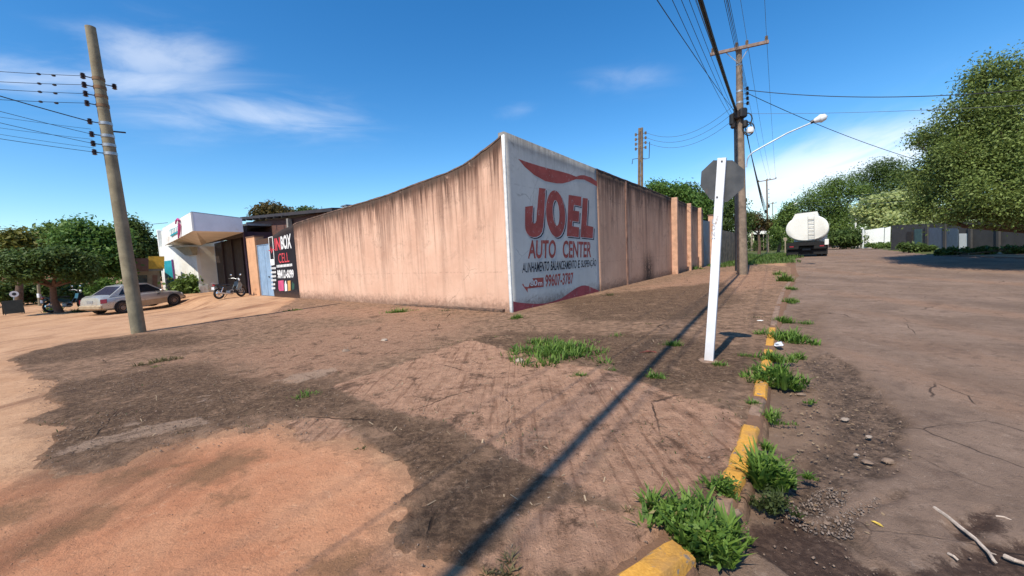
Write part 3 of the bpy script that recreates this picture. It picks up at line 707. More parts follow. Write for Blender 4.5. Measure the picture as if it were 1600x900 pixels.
def joel(mat, proud, dx, dy, gx=0., names='letter'):
    for nm, pl_ in (('letter_J', J), ('letter_E', Eo), ('letter_L', Lo)):
        mark('letter', [s4(pl_, dx, dy)], RW, O1, proud, mat, mural)
    P = [RW(*p) + O1 * proud for p in s4(Oo, dx, dy)] + [RW(*p) + O1 * proud for p in s4(Oi, dx, dy)]; n = 28
    MB().add(P, [(i, (i + 1) % n, n + (i + 1) % n, n + i) for i in range(n)]).build('letter', mat, mural, fix=False)
joel(P_NAVY, .0090, 9, 11); joel(P_GREY, .0105, 3.5, 4); joel(P_GREY, .0100, -3, 1); joel(P_RED, .0120, 0, 0)
tq = lambda bl, br, tr_, tl: s3([bl, br, tr_, tl])
text_mark('AUTO', tq((153, 631), (275, 628), (277, 548), (156, 549)), RW, O1, .0095, P_RED, mural, .025)
text_mark('CENTER', tq((306, 628), (431, 625), (433, 557), (307, 550)), RW, O1, .0095, P_RED, mural, .025)
text_mark('ALINHAMENTO', tq((128, 694), (246, 684), (248, 641), (130, 649)), RW, O1, .0095, P_NAVY, mural, .016)
text_mark('BALANCEAMENTO', tq((253, 683), (366, 673), (368, 637), (255, 641)), RW, O1, .0095, P_NAVY, mural, .016)
text_mark('E', tq((373, 672), (381, 671), (382, 637), (374, 638)), RW, O1, .0095, P_NAVY, mural, .016)
text_mark('SUSPENÇÃO', tq((387, 677), (453, 669), (454, 628), (388, 630)), RW, O1, .0095, P_NAVY, mural, .016)
mark('arrow', [s3([(128, 745), (152, 700), (152, 718), (222, 713), (222, 754), (152, 762), (152, 779)])], RW, O1, .0095, P_RED, mural)
text_mark('80', tq((163, 752), (194, 749), (195, 722), (164, 725)), RW, O1, .0115, P_GREY, mural, .03)
text_mark('m', tq((198, 749), (216, 748), (216, 733), (198, 734)), RW, O1, .0115, P_GREY, mural, .02)
text_mark('99607-3787', tq((229, 756), (352, 741), (353, 690), (230, 700)), RW, O1, .0095, P_RED, mural, .025)
s7 = lambda L: [(395 + a / 7.2, 350 + b_ / 7.2) for a, b_ in L]
t7 = lambda s, bl, br, tr_, tl, mat, bold=.02: text_mark(s, s7([bl, br, tr_, tl]), LW, O2, -.006, mat, sgn, bold)
t7('IN', (250, 302), (312, 292), (300, 148), (240, 165), P_RED3, .03); t7('BOX', (318, 288), (436, 274), (424, 105), (306, 140), P_WHITE, .035)
t7('CELL', (290, 442), (410, 426), (398, 318), (283, 334), P_RED3, .0)
t7('98412-6099', (278, 614), (460, 608), (455, 510), (272, 515), P_WHITE, .04)
# two lines of small print that cannot be read are strokes of white paint
rg = random.Random(4)
def strokes(x0, y0, x1, y1, h, n, slant):
    L = []
    for i in range(n):
        a = x0 + (x1 - x0) * i / n; w = (x1 - x0) / n * .78; ya = y0 + (y1 - y0) * i / n
        L.append(s7([(a, ya + rg.uniform(0, 2)), (a + w, ya + slant), (a + w + 1, ya + h + slant), (a + 1, ya + h - rg.uniform(0, 2))]))
    return L
mark('small_print', strokes(266, 462, 444, 444, 30, 11, -1), LW, O2, -.006, P_WHITE, sgn)
for k, (yy, n_) in enumerate(((487, 5), (533, 5), (578, 5), (622, 5), (668, 3), (712, 3))):
    mark('small_print', strokes(200 + k * 2, yy, 258 + k * 1.2 - (12 if n_ == 3 else 0), yy - 3, 24, n_, -1), LW, O2, -.006, P_WHITE, sgn)
mark('phone_picture', [s7([(171, 150), (220, 138), (221, 146), (178, 156), (196, 398), (240, 394), (245, 460), (198, 470)]), s7([(214, 142), (221, 140), (242, 400), (236, 400)])], LW, O2, -.006, P_WHITE, sgn)
mark('pulse_line', [s7([(176, 292), (196, 296), (202, 250), (210, 310), (218, 270), (226, 286), (246, 284), (246, 292), (222, 294), (210, 334), (202, 280), (196, 306), (176, 302)])], LW, O2, -.004, P_RED3, sgn)
mark('picture', [s7([(284, 640), (344, 632), (348, 750), (300, 754), (288, 730)])], LW, O2, -.006, P_PINK, sgn)
mark('picture', [s7([(362, 640), (372, 638), (374, 668), (384, 680), (386, 752), (360, 756), (356, 680)])], LW, O2, -.006, P_WHITE, sgn)
mark('picture', [s7([(390, 640), (422, 636), (424, 748), (396, 754)])], LW, O2, -.006, P_ORG, sgn)
mark('picture', [s7([(436, 670), (446, 645), (454, 668), (466, 672), (464, 730), (448, 745), (438, 730)])], LW, O2, -.006, P_GRN, sgn)
# ------------------------------------------------------------------ beyond the wall on the left street
M_WHITE = simple('white_wall_paint', (.74, .74, .70), .85, var=.08, scale=1.5, bump=.15, dirt=(.55, .45, .36), dirtamt=.15)
M_SOFFIT = simple('cream_soffit', (.72, .69, .60), .85, var=.1, scale=1.2)
M_FASCIA = simple('shade_toned_cladding', (.60, .63, .70), .6, var=.08, scale=1.5, dirt=(.5, .48, .45), dirtamt=.1)  # canopy white turned blue-grey: the end face's shade is in the colour
M_FLASH = simple('dull_metal_flashing', (.25, .27, .30), .5, .6, var=.2)
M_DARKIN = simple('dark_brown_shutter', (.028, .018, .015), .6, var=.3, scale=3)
M_BLUEGATE = simple('pale_blue_sheet_metal', (.27, .40, .56), .55, .1, var=.15, scale=2, dirt=(.25, .22, .2), dirtamt=.2)
M_PORANGE = simple('orange_pillar_plaster', (.62, .34, .19), .9, var=.15, scale=2, dirt=(.3, .16, .1), dirtamt=.2)
M_TEAL = simple('teal_gloss_paint', (.02, .33, .40), .45, var=.15, scale=2)
M_PINKM = simple('magenta_plastic', (.50, .06, .22), .5, var=.15)
M_STEEL = simple('galvanised_steel', (.42, .43, .44), .45, .7, var=.2, scale=9)
M_DKSTEEL = simple('dark_steel', (.05, .05, .055), .5, .5, var=.3, scale=9)

# blue gate set between the black panel and the pillar
gate = thing('gate', 'pale blue sheet metal gate between the black painted panel and the orange pillar', 'gate', A0 + D2 * ((lG + lP) / 2), world=True)
def qwall(l0, l1, z0, z1, proud, thick):
    a, b_ = A0 + D2 * l0 + O2 * proud, A0 + D2 * l1 + O2 * proud
    return [(a[0], a[1], z0), (b_[0], b_[1], z0), (b_[0], b_[1], z1), (a[0], a[1], z1)], -O2 * thick
zg = float(LW(414, 381)[2])
nP = 4
for i in range(nP):
    w = (lP - lG - .06) / nP; l0 = lG + .03 + i * w
    P, v = qwall(l0 + .006, l0 + w - .006, .02, zg - .05, -.07 - .006 * (i % 2), .03); MB().prism(P, v).build('panel', M_BLUEGATE, gate)
for l0, l1, z0, z1 in ((lG, lG + .05, -.05, zg), (lP - .05, lP, -.05, zg), (lG + .055, lP - .055, zg - .045, zg)):
    P, v = qwall(l0, l1, z0, z1, -.05, .06); MB().prism(P, v).build('frame', M_BLUEGATE, gate)
P, v = qwall(lG + .45, lG + .62, 1.0, 1.05, -.04, .03); MB().prism(P, v).build('handle', M_DKSTEEL, gate)

# the shop: white side room, canopy, dark shuttered bay, orange pillar
shop = thing('shop_building', 'white shop with a deep white canopy and a dark shuttered bay beyond the wall', 'shop', A0 + D2 * (lP2 + 2), world=True)
l385 = lu(LW(384, 400)); P385 = A0 + D2 * l385
cz = lambda p: float(p[2])
cor_t = vp(P385, P385 + O2, 300, 332); cor_b = vp(P385, P385 + O2, 306, 361)
qC = float((cor_t - P385) @ O2); CO = P385 + O2 * qC
lef_t = vp(CO, CO + D2, 256, 357); lef_b = vp(CO, CO + D2, 258, 384)
lC = float((lef_t - CO) @ D2)
right_t, right_b = LW(384, 340), LW(384, 362)
def crn(l, q_, z_): p = P385 + D2 * l + O2 * q_; return np.array([p[0], p[1], z_])
Zt0, Zb0 = cz(cor_t), cz(cor_b); Zt1, Zb1 = cz(lef_t), cz(lef_b); Zt2, Zb2 = cz(right_t), cz(right_b)
C8 = [crn(0, qC, Zb0), crn(lC, qC, Zb1), crn(lC, 0, Zb2 - .1), crn(0, 0, Zb2), crn(0, qC, Zt0), crn(lC, qC, Zt1), crn(lC, 0, Zt2 - .1), crn(0, 0, Zt2)]
up_ = np.array([0, 0, 1.])
# front and end cladding, soffit, roof of the canopy: slabs 8 cm thick
def slab(name, quad, thick, mat, parent, **k):
    Q = np.array(quad); n_ = np.cross(Q[1] - Q[0], Q[3] - Q[0]); n_ /= np.linalg.norm(n_); return MB().prism(Q, n_ * thick).build(name, mat, parent, **k)
canopy = MB().prism([C8[0] - D2 * .06, C8[4] - D2 * .06, C8[5], C8[1]], O2 * .08).build('canopy', M_WHITE, shop)
MB().prism([C8[3] + O2 * .01, C8[7] + O2 * .01, C8[4] - O2 * .004, C8[0] - O2 * .004], -D2 * .055).build('fascia', M_FASCIA, canopy)
slab('roof_sheet', [C8[4] - up_ * .08 + D2 * .09 - O2 * .1, C8[5] - up_ * .08 - O2 * .1, C8[6] - up_ * .08, C8[7] - up_ * .08 + D2 * .09], .03, M_FLASH, canopy)
MB().tube([C8[7] + up_ * .02, C8[4] + up_ * .02, C8[5] + up_ * .02], .035, 6).build('flashing', M_FLASH, canopy)
for f_ in (.3, .62):
    p = (C8[0] * (1 - f_) + C8[2] * f_) + up_ * .03; MB().lathe([(.12, 0), (.16, .03), (.16, .05)], p, n=12).build('ceiling_lamp', simple('lamp_glass', (.8, .8, .75), .3), canopy)
# side room under the far half of the canopy: its street face stands just proud of the wall line
l322 = lu(LW(322, 420)); Pq = A0 + D2 * l322; qW = .02
while qW < 3:
    v_ = Pq + O2 * qW
    if 800 + FOC * ((v_ - cC) @ cR) / ((v_ - cC) @ cF) <= 313.5: break
    qW += .01
qW = max(qW, .25); lW0 = l322 - l385; gW = -.6
fpw = lambda px, py: vp(P385 + O2 * qW, P385 + O2 * qW + D2, px, py)
lW1 = float((fpw(251, 400) - P385) @ D2); zA = float(fpw(312, 384)[2]); zB = float(fpw(257, 384)[2]); zR = float(LW(322, 380)[2]); zR1 = float(LW(384, 363)[2])
def wallbox(name, l0, l1, q0, q1, z0, za, zb, mat, parent=shop):
    Q = [crn(l0, q1, z0), crn(l1, q1, z0), crn(l1, q1, zb), crn(l0, q1, za)]
    return MB().prism(Q, -O2 * (q1 - q0)).build(name, mat, parent)
wallbox('front_wall', lW0, lW1, qW - .2, qW, gW, zA, zB, M_WHITE)
wallbox('return_wall', lW0, lW0 + .2, -.6, qW - .2, gW, zA, zA, M_SOFFIT)
wallbox('plinth', lW0 - .05, lW0 + .25, qW - .45, qW + .05, gW, .5, .5, M_WHITE)
wallbox('far_wall', lW1 - .15, lW1, -4, qW - .2, gW, Zt1 - .1, Zt1 - .1, M_WHITE)
wallbox('edge_pier', lW1 + .002, lW1 + .3, qW - .3, qW + .02, gW, float(fpw(256, 357)[2]), float(fpw(251, 357)[2]), M_WHITE)
wallbox('upper_wall', lC * .9, lW1, qW - .3, qW - .21, zB - .05, Zt1 - .05, float(fpw(254, 359)[2]), M_WHITE)
W1, W0, R0 = fpw(258, 383.5), fpw(312, 383.5), LW(322, 380)
def tri_slab(name, P, mat, parent):
    return MB().prism(P, (0, 0, .04)).build(name, mat, parent)
tri_slab('soffit', [C8[0] + up_ * .03 - O2 * .09 + D2 * .09, C8[1] + up_ * .03 - O2 * .09, W1 - O2 * .1], M_SOFFIT, canopy)
tri_slab('soffit', [C8[0] + up_ * .03 - O2 * .09 + D2 * .09, W1 - O2 * .1, W0 - O2 * .1], M_SOFFIT, canopy)
tri_slab('soffit', [C8[0] + up_ * .03 - O2 * .09 + D2 * .09, W0 - O2 * .1, R0 - O2 * .05], M_SOFFIT, canopy)
tri_slab('soffit', [C8[0] + up_ * .03 - O2 * .09 + D2 * .09, R0 - O2 * .05, C8[3] + D2 * .09 - O2 * .05], M_SOFFIT, canopy)
# dark bay: shutters between mullions in the wall line, nearly black inside
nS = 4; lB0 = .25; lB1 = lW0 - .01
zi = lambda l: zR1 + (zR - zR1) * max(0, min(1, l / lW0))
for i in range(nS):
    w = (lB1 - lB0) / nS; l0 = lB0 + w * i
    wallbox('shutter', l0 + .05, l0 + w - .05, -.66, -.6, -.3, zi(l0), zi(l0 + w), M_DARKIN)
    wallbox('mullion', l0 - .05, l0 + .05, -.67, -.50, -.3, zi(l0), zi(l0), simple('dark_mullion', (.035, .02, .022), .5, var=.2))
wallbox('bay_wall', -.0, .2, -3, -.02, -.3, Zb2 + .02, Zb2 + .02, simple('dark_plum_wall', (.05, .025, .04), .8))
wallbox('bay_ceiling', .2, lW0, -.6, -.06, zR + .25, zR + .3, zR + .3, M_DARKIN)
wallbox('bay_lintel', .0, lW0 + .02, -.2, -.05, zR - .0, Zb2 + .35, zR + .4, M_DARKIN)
wallbox('roof_slab', .0, lW1 - .2, -3.2, -.22, Zb2 + .38, Zb2 + .5, Zb2 + .5, M_FLASH)
# pillar between shop and gate
zp = float(LW(392, 371)[2])
a_, b_ = A0 + D2 * lP, A0 + D2 * (lP2 + .1)
pil = thing('pillar', 'sunlit orange plaster pillar between the blue gate and the dark shop bay', 'pillar', (a_ + b_) / 2, world=True)
Q, v = qwall(lP + .0, lP2 + .05, -.3, zp, .03, .45); MB().prism(Q, v).build('shaft', M_PORANGE, pil)
Q, v = qwall(lP - .03, lP2 + .08, zp, zp + .06, .05, .5); MB().prism(Q, v).build('cap', simple('dark_pillar_cap', (.16, .09, .06), .9), pil)
Q, v = qwall(lG + .0, lP - .04, zg + .002, zg + .28, -.03, .2); MB().prism(Q, v).build('lintel', M_BLACKW, gate)

# shop sign on the canopy front, door leaf, wall lamp box
csg = thing('shop_sign', 'teal and magenta raised sign with a looped ribbon mark on the white canopy front', 'sign', vp(CO, CO + D2, 278, 365) + O2 * .01, world=True)
fpl = lambda px, py: vp(CO, CO + D2, px, py)
def onf(pts, proud, th): return [fpl(*p) + O2 * proud for p in pts], O2 * th
s10 = lambda L: [(240 + a / 10, 325 + b_ / 10) for a, b_ in L]
Q, v = onf(s10([(296, 345), (402, 300), (440, 272), (440, 375), (310, 445)]), .085, .05); MB().prism(Q, v).build('board', M_TEAL, csg)
for k in range(5):
    Q, v = onf(s10([(312 + k * 25, 352 - k * 13), (326 + k * 25, 345 - k * 13), (326 + k * 25, 415 - k * 14), (312 + k * 25, 422 - k * 14)]), .136, .012); MB().prism(Q, v).build('letter_stroke', M_WHITE, csg)
rib = [fpl(*p) + O2 * .16 for p in s10([(402, 250), (410, 200), (435, 172), (455, 200), (462, 260), (460, 340), (452, 420), (446, 470)])]
MB().tube(rib, [.03, .045, .05, .06, .065, .065, .055, .03], 8).build('ribbon', M_PINKM, csg, smooth=True)
dl = thing('door_leaf', 'open teal metal door leaf at the far end of the white shop wall', 'door', crn(lW1 - .2, qW, gW), world=True)
d0 = vp(P385 + O2 * (qW + .10), P385 + O2 * (qW + .10) + D2, 258, 430); d1 = vp(P385 + O2 * (qW + .10), P385 + O2 * (qW + .10) + D2, 271, 430)
la, lb = float((d1 - P385) @ D2), float((d0 - P385) @ D2); zt = float(vp(P385 + O2 * qW, P385 + O2 * qW + D2, 265, 406)[2])
for k in (0, 1):
    zz0 = gW + (zt - gW) * (.02 + k * .5); zz1 = gW + (zt - gW) * (.48 + k * .5)
    Q = [crn(la, qW + .1, zz0), crn(lb, qW + .1, zz0), crn(lb, qW + .1, zz1), crn(la, qW + .1, zz1)]; MB().prism(Q, -O2 * .05).build('panel', M_TEAL, dl)
Q = [crn(la - .1, qW + .13, gW), crn(la - .02, qW + .13, gW), crn(la - .02, qW + .13, zt), crn(la - .1, qW + .13, zt)]; MB().prism(Q, -O2 * .1).build('frame', simple('plum_frame', (.2, .06, .22), .6), dl)
bx = thing('wall_planter', 'small grey tapered box hung high on the white shop wall under the canopy', 'wall box', fpw(300, 392), world=True)
wpl = lambda px, py: vp(P385 + O2 * qW, P385 + O2 * qW + D2, px, py)
Qt = [wpl(287, 387), wpl(309, 386)]; Qb = [wpl(295, 399), wpl(308, 398)]
V = [Qt[0], Qt[1], Qt[1] + O2 * .45, Qt[0] + O2 * .45, Qb[0], Qb[1], Qb[1] + O2 * .2, Qb[0] + O2 * .2]
MB().add(V, [(0, 1, 2, 3), (7, 6, 5, 4), (0, 4, 5, 1), (1, 5, 6, 2), (2, 6, 7, 3), (3, 7, 4, 0)]).build('box', simple('grey_green_plastic', (.28, .29, .25), .7), bx)
V2 = [p + up_ * .005 for p in (Qt[0] - D2 * -.03, Qt[1], Qt[1] + O2 * .48, Qt[0] + O2 * .48)]
MB().prism(V2, (0, 0, .04)).build('rim', M_STEEL, bx)

# brick building behind the wall
def brick_mat(name, c1, c2, mort, sc):
    m, t, b = new_mat(name); u = attr(t, 'wu'); z = attr(t, 'wz'); uv = nd(t, 'ShaderNodeCombineXYZ', {0: u, 1: z, 2: 0}).outputs[0]
    br = nd(t, 'ShaderNodeTexBrick', {'Vector': uv, 'Color1': c4(c1), 'Color2': c4(c2), 'Mortar': c4(mort), 'Scale': sc, 'Mortar Size': .02}); n = noise(t, uv, 5, 5, .65)
    c = mixc(t, mr(t, n, .4, .8, 0, .6), br.outputs[0], (.05, .03, .025)); setp(t, b, c, .9, br.outputs['Fac'], -.4, .01); return m
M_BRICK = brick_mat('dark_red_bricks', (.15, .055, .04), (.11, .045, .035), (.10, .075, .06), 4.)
qB = -1.5
bb = thing('brick_building', 'low dark red brick building with a dark sheet roof behind the black panel', 'building', A0 + D2 * (lP2 - 1) + O2 * qB, world=True)
BW = lambda px, py: vp(A0 + O2 * qB, A0 + O2 * qB + D2, px, py)
l0, l1 = lu(BW(462, 360)), lu(BW(385.5, 360)); zt_ = float(BW(386, 347)[2]); zt2 = float(BW(461, 340)[2])
wall_section('wall', bb, D2, O2, l0 - 3, l1, lambda u: float(np.interp(u, [l0, l1], [zt2, zt_])), M_BRICK, proud=qB, thick=.25, wave=.0, seed=6)
pr = [BW(385, 343.5), BW(462, 337), BW(530, 330.5)]
ro = MB()
for a, b_ in ((0, 1), (1, 2)):
    A_, B_ = pr[a], pr[b_]
    ro.prism([A_ + O2 * .35, B_ + O2 * .35, B_ - O2 * 5 + up_ * .25, A_ - O2 * 5 + up_ * .25], (0, 0, .16))
ro.build('roof', simple('dark_sheet_roof', (.035, .028, .03), .7, var=.3, scale=2), bb)
for k in range(7):
    f_ = (k + .5) / 7; p = pr[0] * (1 - f_) + pr[1] * f_ + O2 * .36 + up_ * -.05; MB().box(p, (.08, .3, .1), rz=math.atan2(O2[1], O2[0]) - math.pi / 2).build('rafter', M_DARKIN, bb)
pp = BW(458, 352); MB().box((pp[0] + O2[0] * .2, pp[1] + O2[1] * .2, (pp[2] + 0) / 2 + .2), (.2, .2, pp[2] + .3), rz=math.atan2(D2[1], D2[0])).build('post', simple('grey_post_concrete', (.28, .25, .22), .9), bb)
tk = thing('roof_vent', 'small white vent box standing on the dark roof behind the orange wall', 'vent', BW(528, 330) - O2 * .5, world=True)
MB().box(BW(528, 328) - O2 * .5 + up_ * .05, (.5, .35, .28), rz=2.4, bev=.03).build('box', M_WHITE, tk); MB().box(BW(528, 328) - O2 * .5 + up_ * .22, (.6, .42, .05), rz=2.4).build('lid', M_FLASH, tk)

# distant buildings on the left
def simple_house(name, label, cat, pxl, pxr, pyt, pyb, D, wallmat, roofmat, extra=None, depth=5., roof='flat'):
    a, b_ = at(pxl, pyb, D), at(pxr, pyb, D); g = min(gz(a[0], a[1]), gz(b_[0], b_[1])) - .3; d = (b_ - a); d[2] = 0; L = np.linalg.norm(d); d /= L
    n_ = np.array([-d[1], d[0], 0]); n_ = n_ if n_ @ a > 0 else -n_
    h = thing(name, label, cat, (a + b_) / 2 * [1, 1, 0], world=True)
    zt = float(at((pxl + pxr) / 2, pyt, D)[2]); a0 = np.array([a[0], a[1], g]); b0 = np.array([b_[0], b_[1], g])
    MB().prism([a0, b0, b0 + up_ * (zt - g), a0 + up_ * (zt - g)], n_ * depth).build('wall', wallmat, h)
    if roof == 'flat': MB().prism([a0 + up_ * (zt - g) - d * .2 - n_ * .3, b0 + up_ * (zt - g) + d * .2 - n_ * .3, b0 + up_ * (zt - g) + d * .2 + n_ * depth, a0 + up_ * (zt - g) - d * .2 + n_ * depth], (0, 0, .15)).build('roof', roofmat, h)
    else:
        r0 = a0 + up_ * (zt - g) - d * .4 - n_ * .5; r1 = b0 + up_ * (zt - g) + d * .4 - n_ * .5; m0 = r0 + n_ * (depth / 2 + .5) + up_ * 1.1; m1 = r1 + n_ * (depth / 2 + .5) + up_ * 1.1; e0 = r0 + n_ * (depth + 1); e1 = r1 + n_ * (depth + 1)
        MB().prism([r0, r1, m1, m0], (0, 0, .1)).build('roof', roofmat, h); MB().prism([m0, m1, e1, e0], (0, 0, .1)).build('roof', roofmat, h)
    def rect(nm, x0, y0, x1, y1, mat, out=.04):
        f_ = lambda px, py: vp(a, b_, px, py) - n_ * out
        return MB().prism([f_(x0, y1), f_(x1, y1), f_(x1, y0), f_(x0, y0)], n_ * (out - .005)).build(nm, mat, h)
    return h, rect
M_YEL = simple('yellow_fascia_paint', (.62, .36, .04), .7, var=.15); M_BRN = simple('brown_fascia_paint', (.23, .12, .085), .8, var=.2)
M_OLDW = simple('weathered_cream_wall', (.36, .29, .22), .9, var=.25, scale=2, dirt=(.15, .1, .08)); M_GREYW = simple('shaded_grey_wall', (.33, .33, .35), .9, var=.2, scale=1.5, dirt=(.12, .1, .1)); M_TILE = simple('old_clay_roof', (.23, .09, .05), .9, var=.35, scale=6)
M_DKGL = simple('dark_window_glass', (.015, .018, .022), .12, var=.1)
h, rect = simple_house('corner_store', 'low store with a yellow and brown fascia behind the silver car', 'store', 205, 256, 424, 480, 38., M_OLDW, M_FLASH)
rect('fascia', 232, 401, 256, 420, M_YEL, .9); rect('fascia', 212, 404, 232, 424, M_BRN, .9); rect('door', 238, 430, 246, 470, M_BRN); rect('window', 214, 430, 230, 452, M_DKGL)
h, rect = simple_house('old_house', 'dim old house with a dark doorway standing behind the umbrella shaped tree', 'house', 20, 106, 446, 480, 50., M_OLDW, M_TILE, roof='gable')
rect('door', 66, 452, 78, 478, M_DARKIN); rect('window', 50, 452, 60, 464, M_DKGL); rect('window', 84, 452, 96, 464, M_DKGL)

# ------------------------------------------------------------------ utility poles
M_CONC = simple('weathered_pole_concrete', (.24, .205, .135), .92, var=.3, scale=3, bump=.4, dirt=(.13, .1, .06), dirtamt=.45)
M_WOODP = simple('brown_old_pole', (.17, .12, .075), .92, var=.35, scale=4, bump=.4, dirt=(.07, .05, .035))
M_POLE2 = simple('grey_brown_pole', (.23, .17, .125), .92, var=.3, scale=4, bump=.4, dirt=(.1, .07, .05))
M_PORC = simple('dark_porcelain', (.03, .025, .035), .35, var=.2); M_PORCG = simple('brown_porcelain', (.30, .22, .14), .4, var=.2)
M_CABLE = simple('black_cable', (.012, .012, .014), .6, var=.2); M_ALU = simple('dull_aluminium_wire', (.10, .11, .13), .5, .4, var=.1)
M_LAMPW = simple('white_lamp_housing', (.72, .74, .76), .35, var=.05); M_TUBE = simple('pale_lamp_arm', (.48, .55, .62), .4, .3, var=.1)
def lean_axis(P, pxt, pyt):
    T = facing(P, pxt, pyt); return lambda f_: P + (T - P) * f_, T
def insulator(name, c, d, r, L, mat, parent):
    """a small ribbed insulator lying along d"""
    d = np.array(d, float); d /= np.linalg.norm(d); pts = [c + d * L * k / 8 for k in range(9)]; R_ = [.5, 1, .55, 1, .55, 1, .55, .9, .4]
    return MB().tube(pts, [r * k for k in R_], 8).build(name, mat, parent, smooth=True)

# concrete pole on the left
LP = gp(217, 520); fl, LT = lean_axis(LP, 141, 42); LH = float(LT[2] - LP[2])
lp = thing('utility_pole', 'tall leaning round concrete utility pole standing alone on the left pavement', 'utility pole', LP, world=True)
MB().tube([fl(-.05), fl(0), fl(.25), fl(.5), fl(.75), fl(1)], [.155, .155, .145, .13, .115, .10], 20).build('pole', M_CONC, lp, smooth=True)
ZF = lambda py: (520 - py) / (520 - 42)
dW = -D1                                            # the wires leave across the street to the left
ins_pts = []
for py in (119, 132, 145, 159, 186, 205, 219, 232):
    f_ = ZF(py); c = fl(f_); r_ = .155 - .055 * f_
    MB().tube([c - (LT - LP) / LH * .035, c + (LT - LP) / LH * .035], r_ + .012, 18).build('strap', M_STEEL if py > 180 else simple('rusty_strap', (.22, .13, .07), .7, .3), lp, smooth=True)
    b0 = c + dW * r_; MB().tube([b0, b0 + dW * .12], .012, 6).build('bracket', M_DKSTEEL, lp)
    e = b0 + dW * .16; insulator('insulator', e - up_ * .07, up_, .055, .14, M_PORC, lp); ins_pts.append(e)
c = fl(ZF(125)); insulator('insulator', c - dW * .27 - up_ * .07, up_, .055, .14, M_PORC, lp); MB().tube([c - dW * .1, c - dW * .27], .012, 6).build('bracket', M_DKSTEEL, lp)
c = fl(ZF(196)); MB().tube([c - dW * .1, c - dW * .35 + up_ * .02], .02, 6).build('bracket', M_DKSTEEL, lp)

def sag_pts(a, b_, sag, n=18):
    a = np.array(a, float); b_ = np.array(b_, float); s = np.linspace(0, 1, n)[:, None]
    p = a * (1 - s) + b_ * s; p[:, 2] -= (4 * sag * s * (1 - s))[:, 0]; return p
def wire(name, a, b_, sag, r, label, group, mat=M_CABLE, n=18, sides=5):
    mb = MB().tube(sag_pts(a, b_, sag, n), r, sides); o = mb.build(name, mat, None, smooth='all', fix=False); return tag(o, label, 'cable', group)
# their far ends: read where each leaves the picture, then carry on to the next pole
LE = [105, 121, 133, 149, 143, 167, 185, 210]
for k, (e, ye) in enumerate(zip(ins_pts, LE)):
    q_ = vp(LP, LP + D1, -2, ye); d = (q_ - e); F_ = e + d * 4.0
    lab = ['thin wire leaving the topmost insulator of the left concrete pole', 'thin wire leaving the second insulator from the top of the left pole', 'thin wire leaving the third insulator from the top of the left pole', 'thin wire leaving the fourth insulator from the top of the left pole',
           'thick black cable slanting up to the left from the middle of the left pole', 'upper telephone wire from the lower straps of the left pole', 'middle telephone wire from the lower straps of the left pole', 'lowest telephone wire from the left concrete pole'][k]
    wire('overhead_wire', e, F_, .12, .012 if k == 4 else .006, lab, 'wires crossing the left street')
    if k < 4:
        for f_ in (.42, .62):
            p_ = e + d * f_ * .9; p_[2] -= .06; o = MB().ellipsoid(p_, (.04, .04, .025), 8, 5).build('wire_clamp', M_DKSTEEL, None); tag(o, 'small dark clamp %s the %s wire from the left concrete pole' % ('nearer the pole on' if f_ < .5 else 'farther from the pole on', ['topmost', 'second', 'third', 'fourth'][k]), 'clamp', 'clamps on the left wires')
for k, ye in enumerate((176, 193, 203)):
    e = ins_pts[5 + min(k, 2)] + up_ * (.12 if k == 0 else .1); q_ = vp(LP, LP + D1, -2, ye - 1); wire('overhead_wire', e, e + (q_ - e) * 4, .14, .004, ['thin wire just under the thick slanting cable left of the concrete pole', 'thin wire between the upper and middle telephone wires of the left pole', 'thin wire between the middle and lowest telephone wires of the left pole'][k], 'wires crossing the left street')

# pole with the street lamp on the right
RP = gp(1160, 429); fr_, RT = lean_axis(RP, 1154.5, 78); RH = float(RT[2] - RP[2]); YF = lambda py: (429 - py) / (429 - 78)
rp = thing('utility_pole', 'tall brown utility pole with a crossarm and a street lamp beside the right street', 'utility pole', RP, world=True)
MB().tube([fr_(-.04), fr_(0), fr_(.3), fr_(.6), fr_(1.005)], [.25, .245, .21, .175, .125], 18).build('pole', M_POLE2, rp, smooth=True)
xa, xb = facing(RP, 1110, 88), facing(RP, 1201, 68); xd = (xb - xa) / np.linalg.norm(xb - xa); fwd = np.array([RP[0], RP[1], 0]) / math.hypot(RP[0], RP[1])
off = -fwd * .2
mb = MB(); c = (xa + xb) / 2 + off; L = np.linalg.norm(xb - xa)
sd_ = np.cross(xd, [0, 0, 1.]); upx = np.cross(sd_, xd); upx = upx if upx[2] > 0 else -upx
V = [c + xd * (a * L / 2) + sd_ * (b_ * .06) + upx * (e * .065) for a in (-1, 1) for b_ in (-1, 1) for e in (-1, 1)]
mb.add(V, [(0, 1, 3, 2), (4, 6, 7, 5), (0, 4, 5, 1), (2, 3, 7, 6), (0, 2, 6, 4), (1, 5, 7, 3)]).build('crossarm', simple('grey_timber', (.24, .17, .14), .9, var=.3, scale=6, bump=.3), rp)
xarm = lambda px: xa + (xb - xa) * (px - 1110) / 91.
ins_r = []
for px_ in (1114, 1152, 1168, 1197):
    p_ = xarm(px_) + off + upx * .065; insulator('insulator', p_, upx, .075, .22, M_PORCG, rp); ins_r.append(p_ + upx * .22)
for px_ in (1136, 1171):
    MB().tube([xarm(px_) + off * .7 - upx * .06, fr_(YF(101)) + off * .8], .02, 6).build('brace', M_STEEL, rp)
for py in (101, 141, 158):
    MB().tube([fr_(YF(py)) - up_ * .04, fr_(YF(py)) + up_ * .04], .245 - .12 * YF(py) + .012, 16).build('strap', M_STEEL, rp, smooth=True)
rack = []
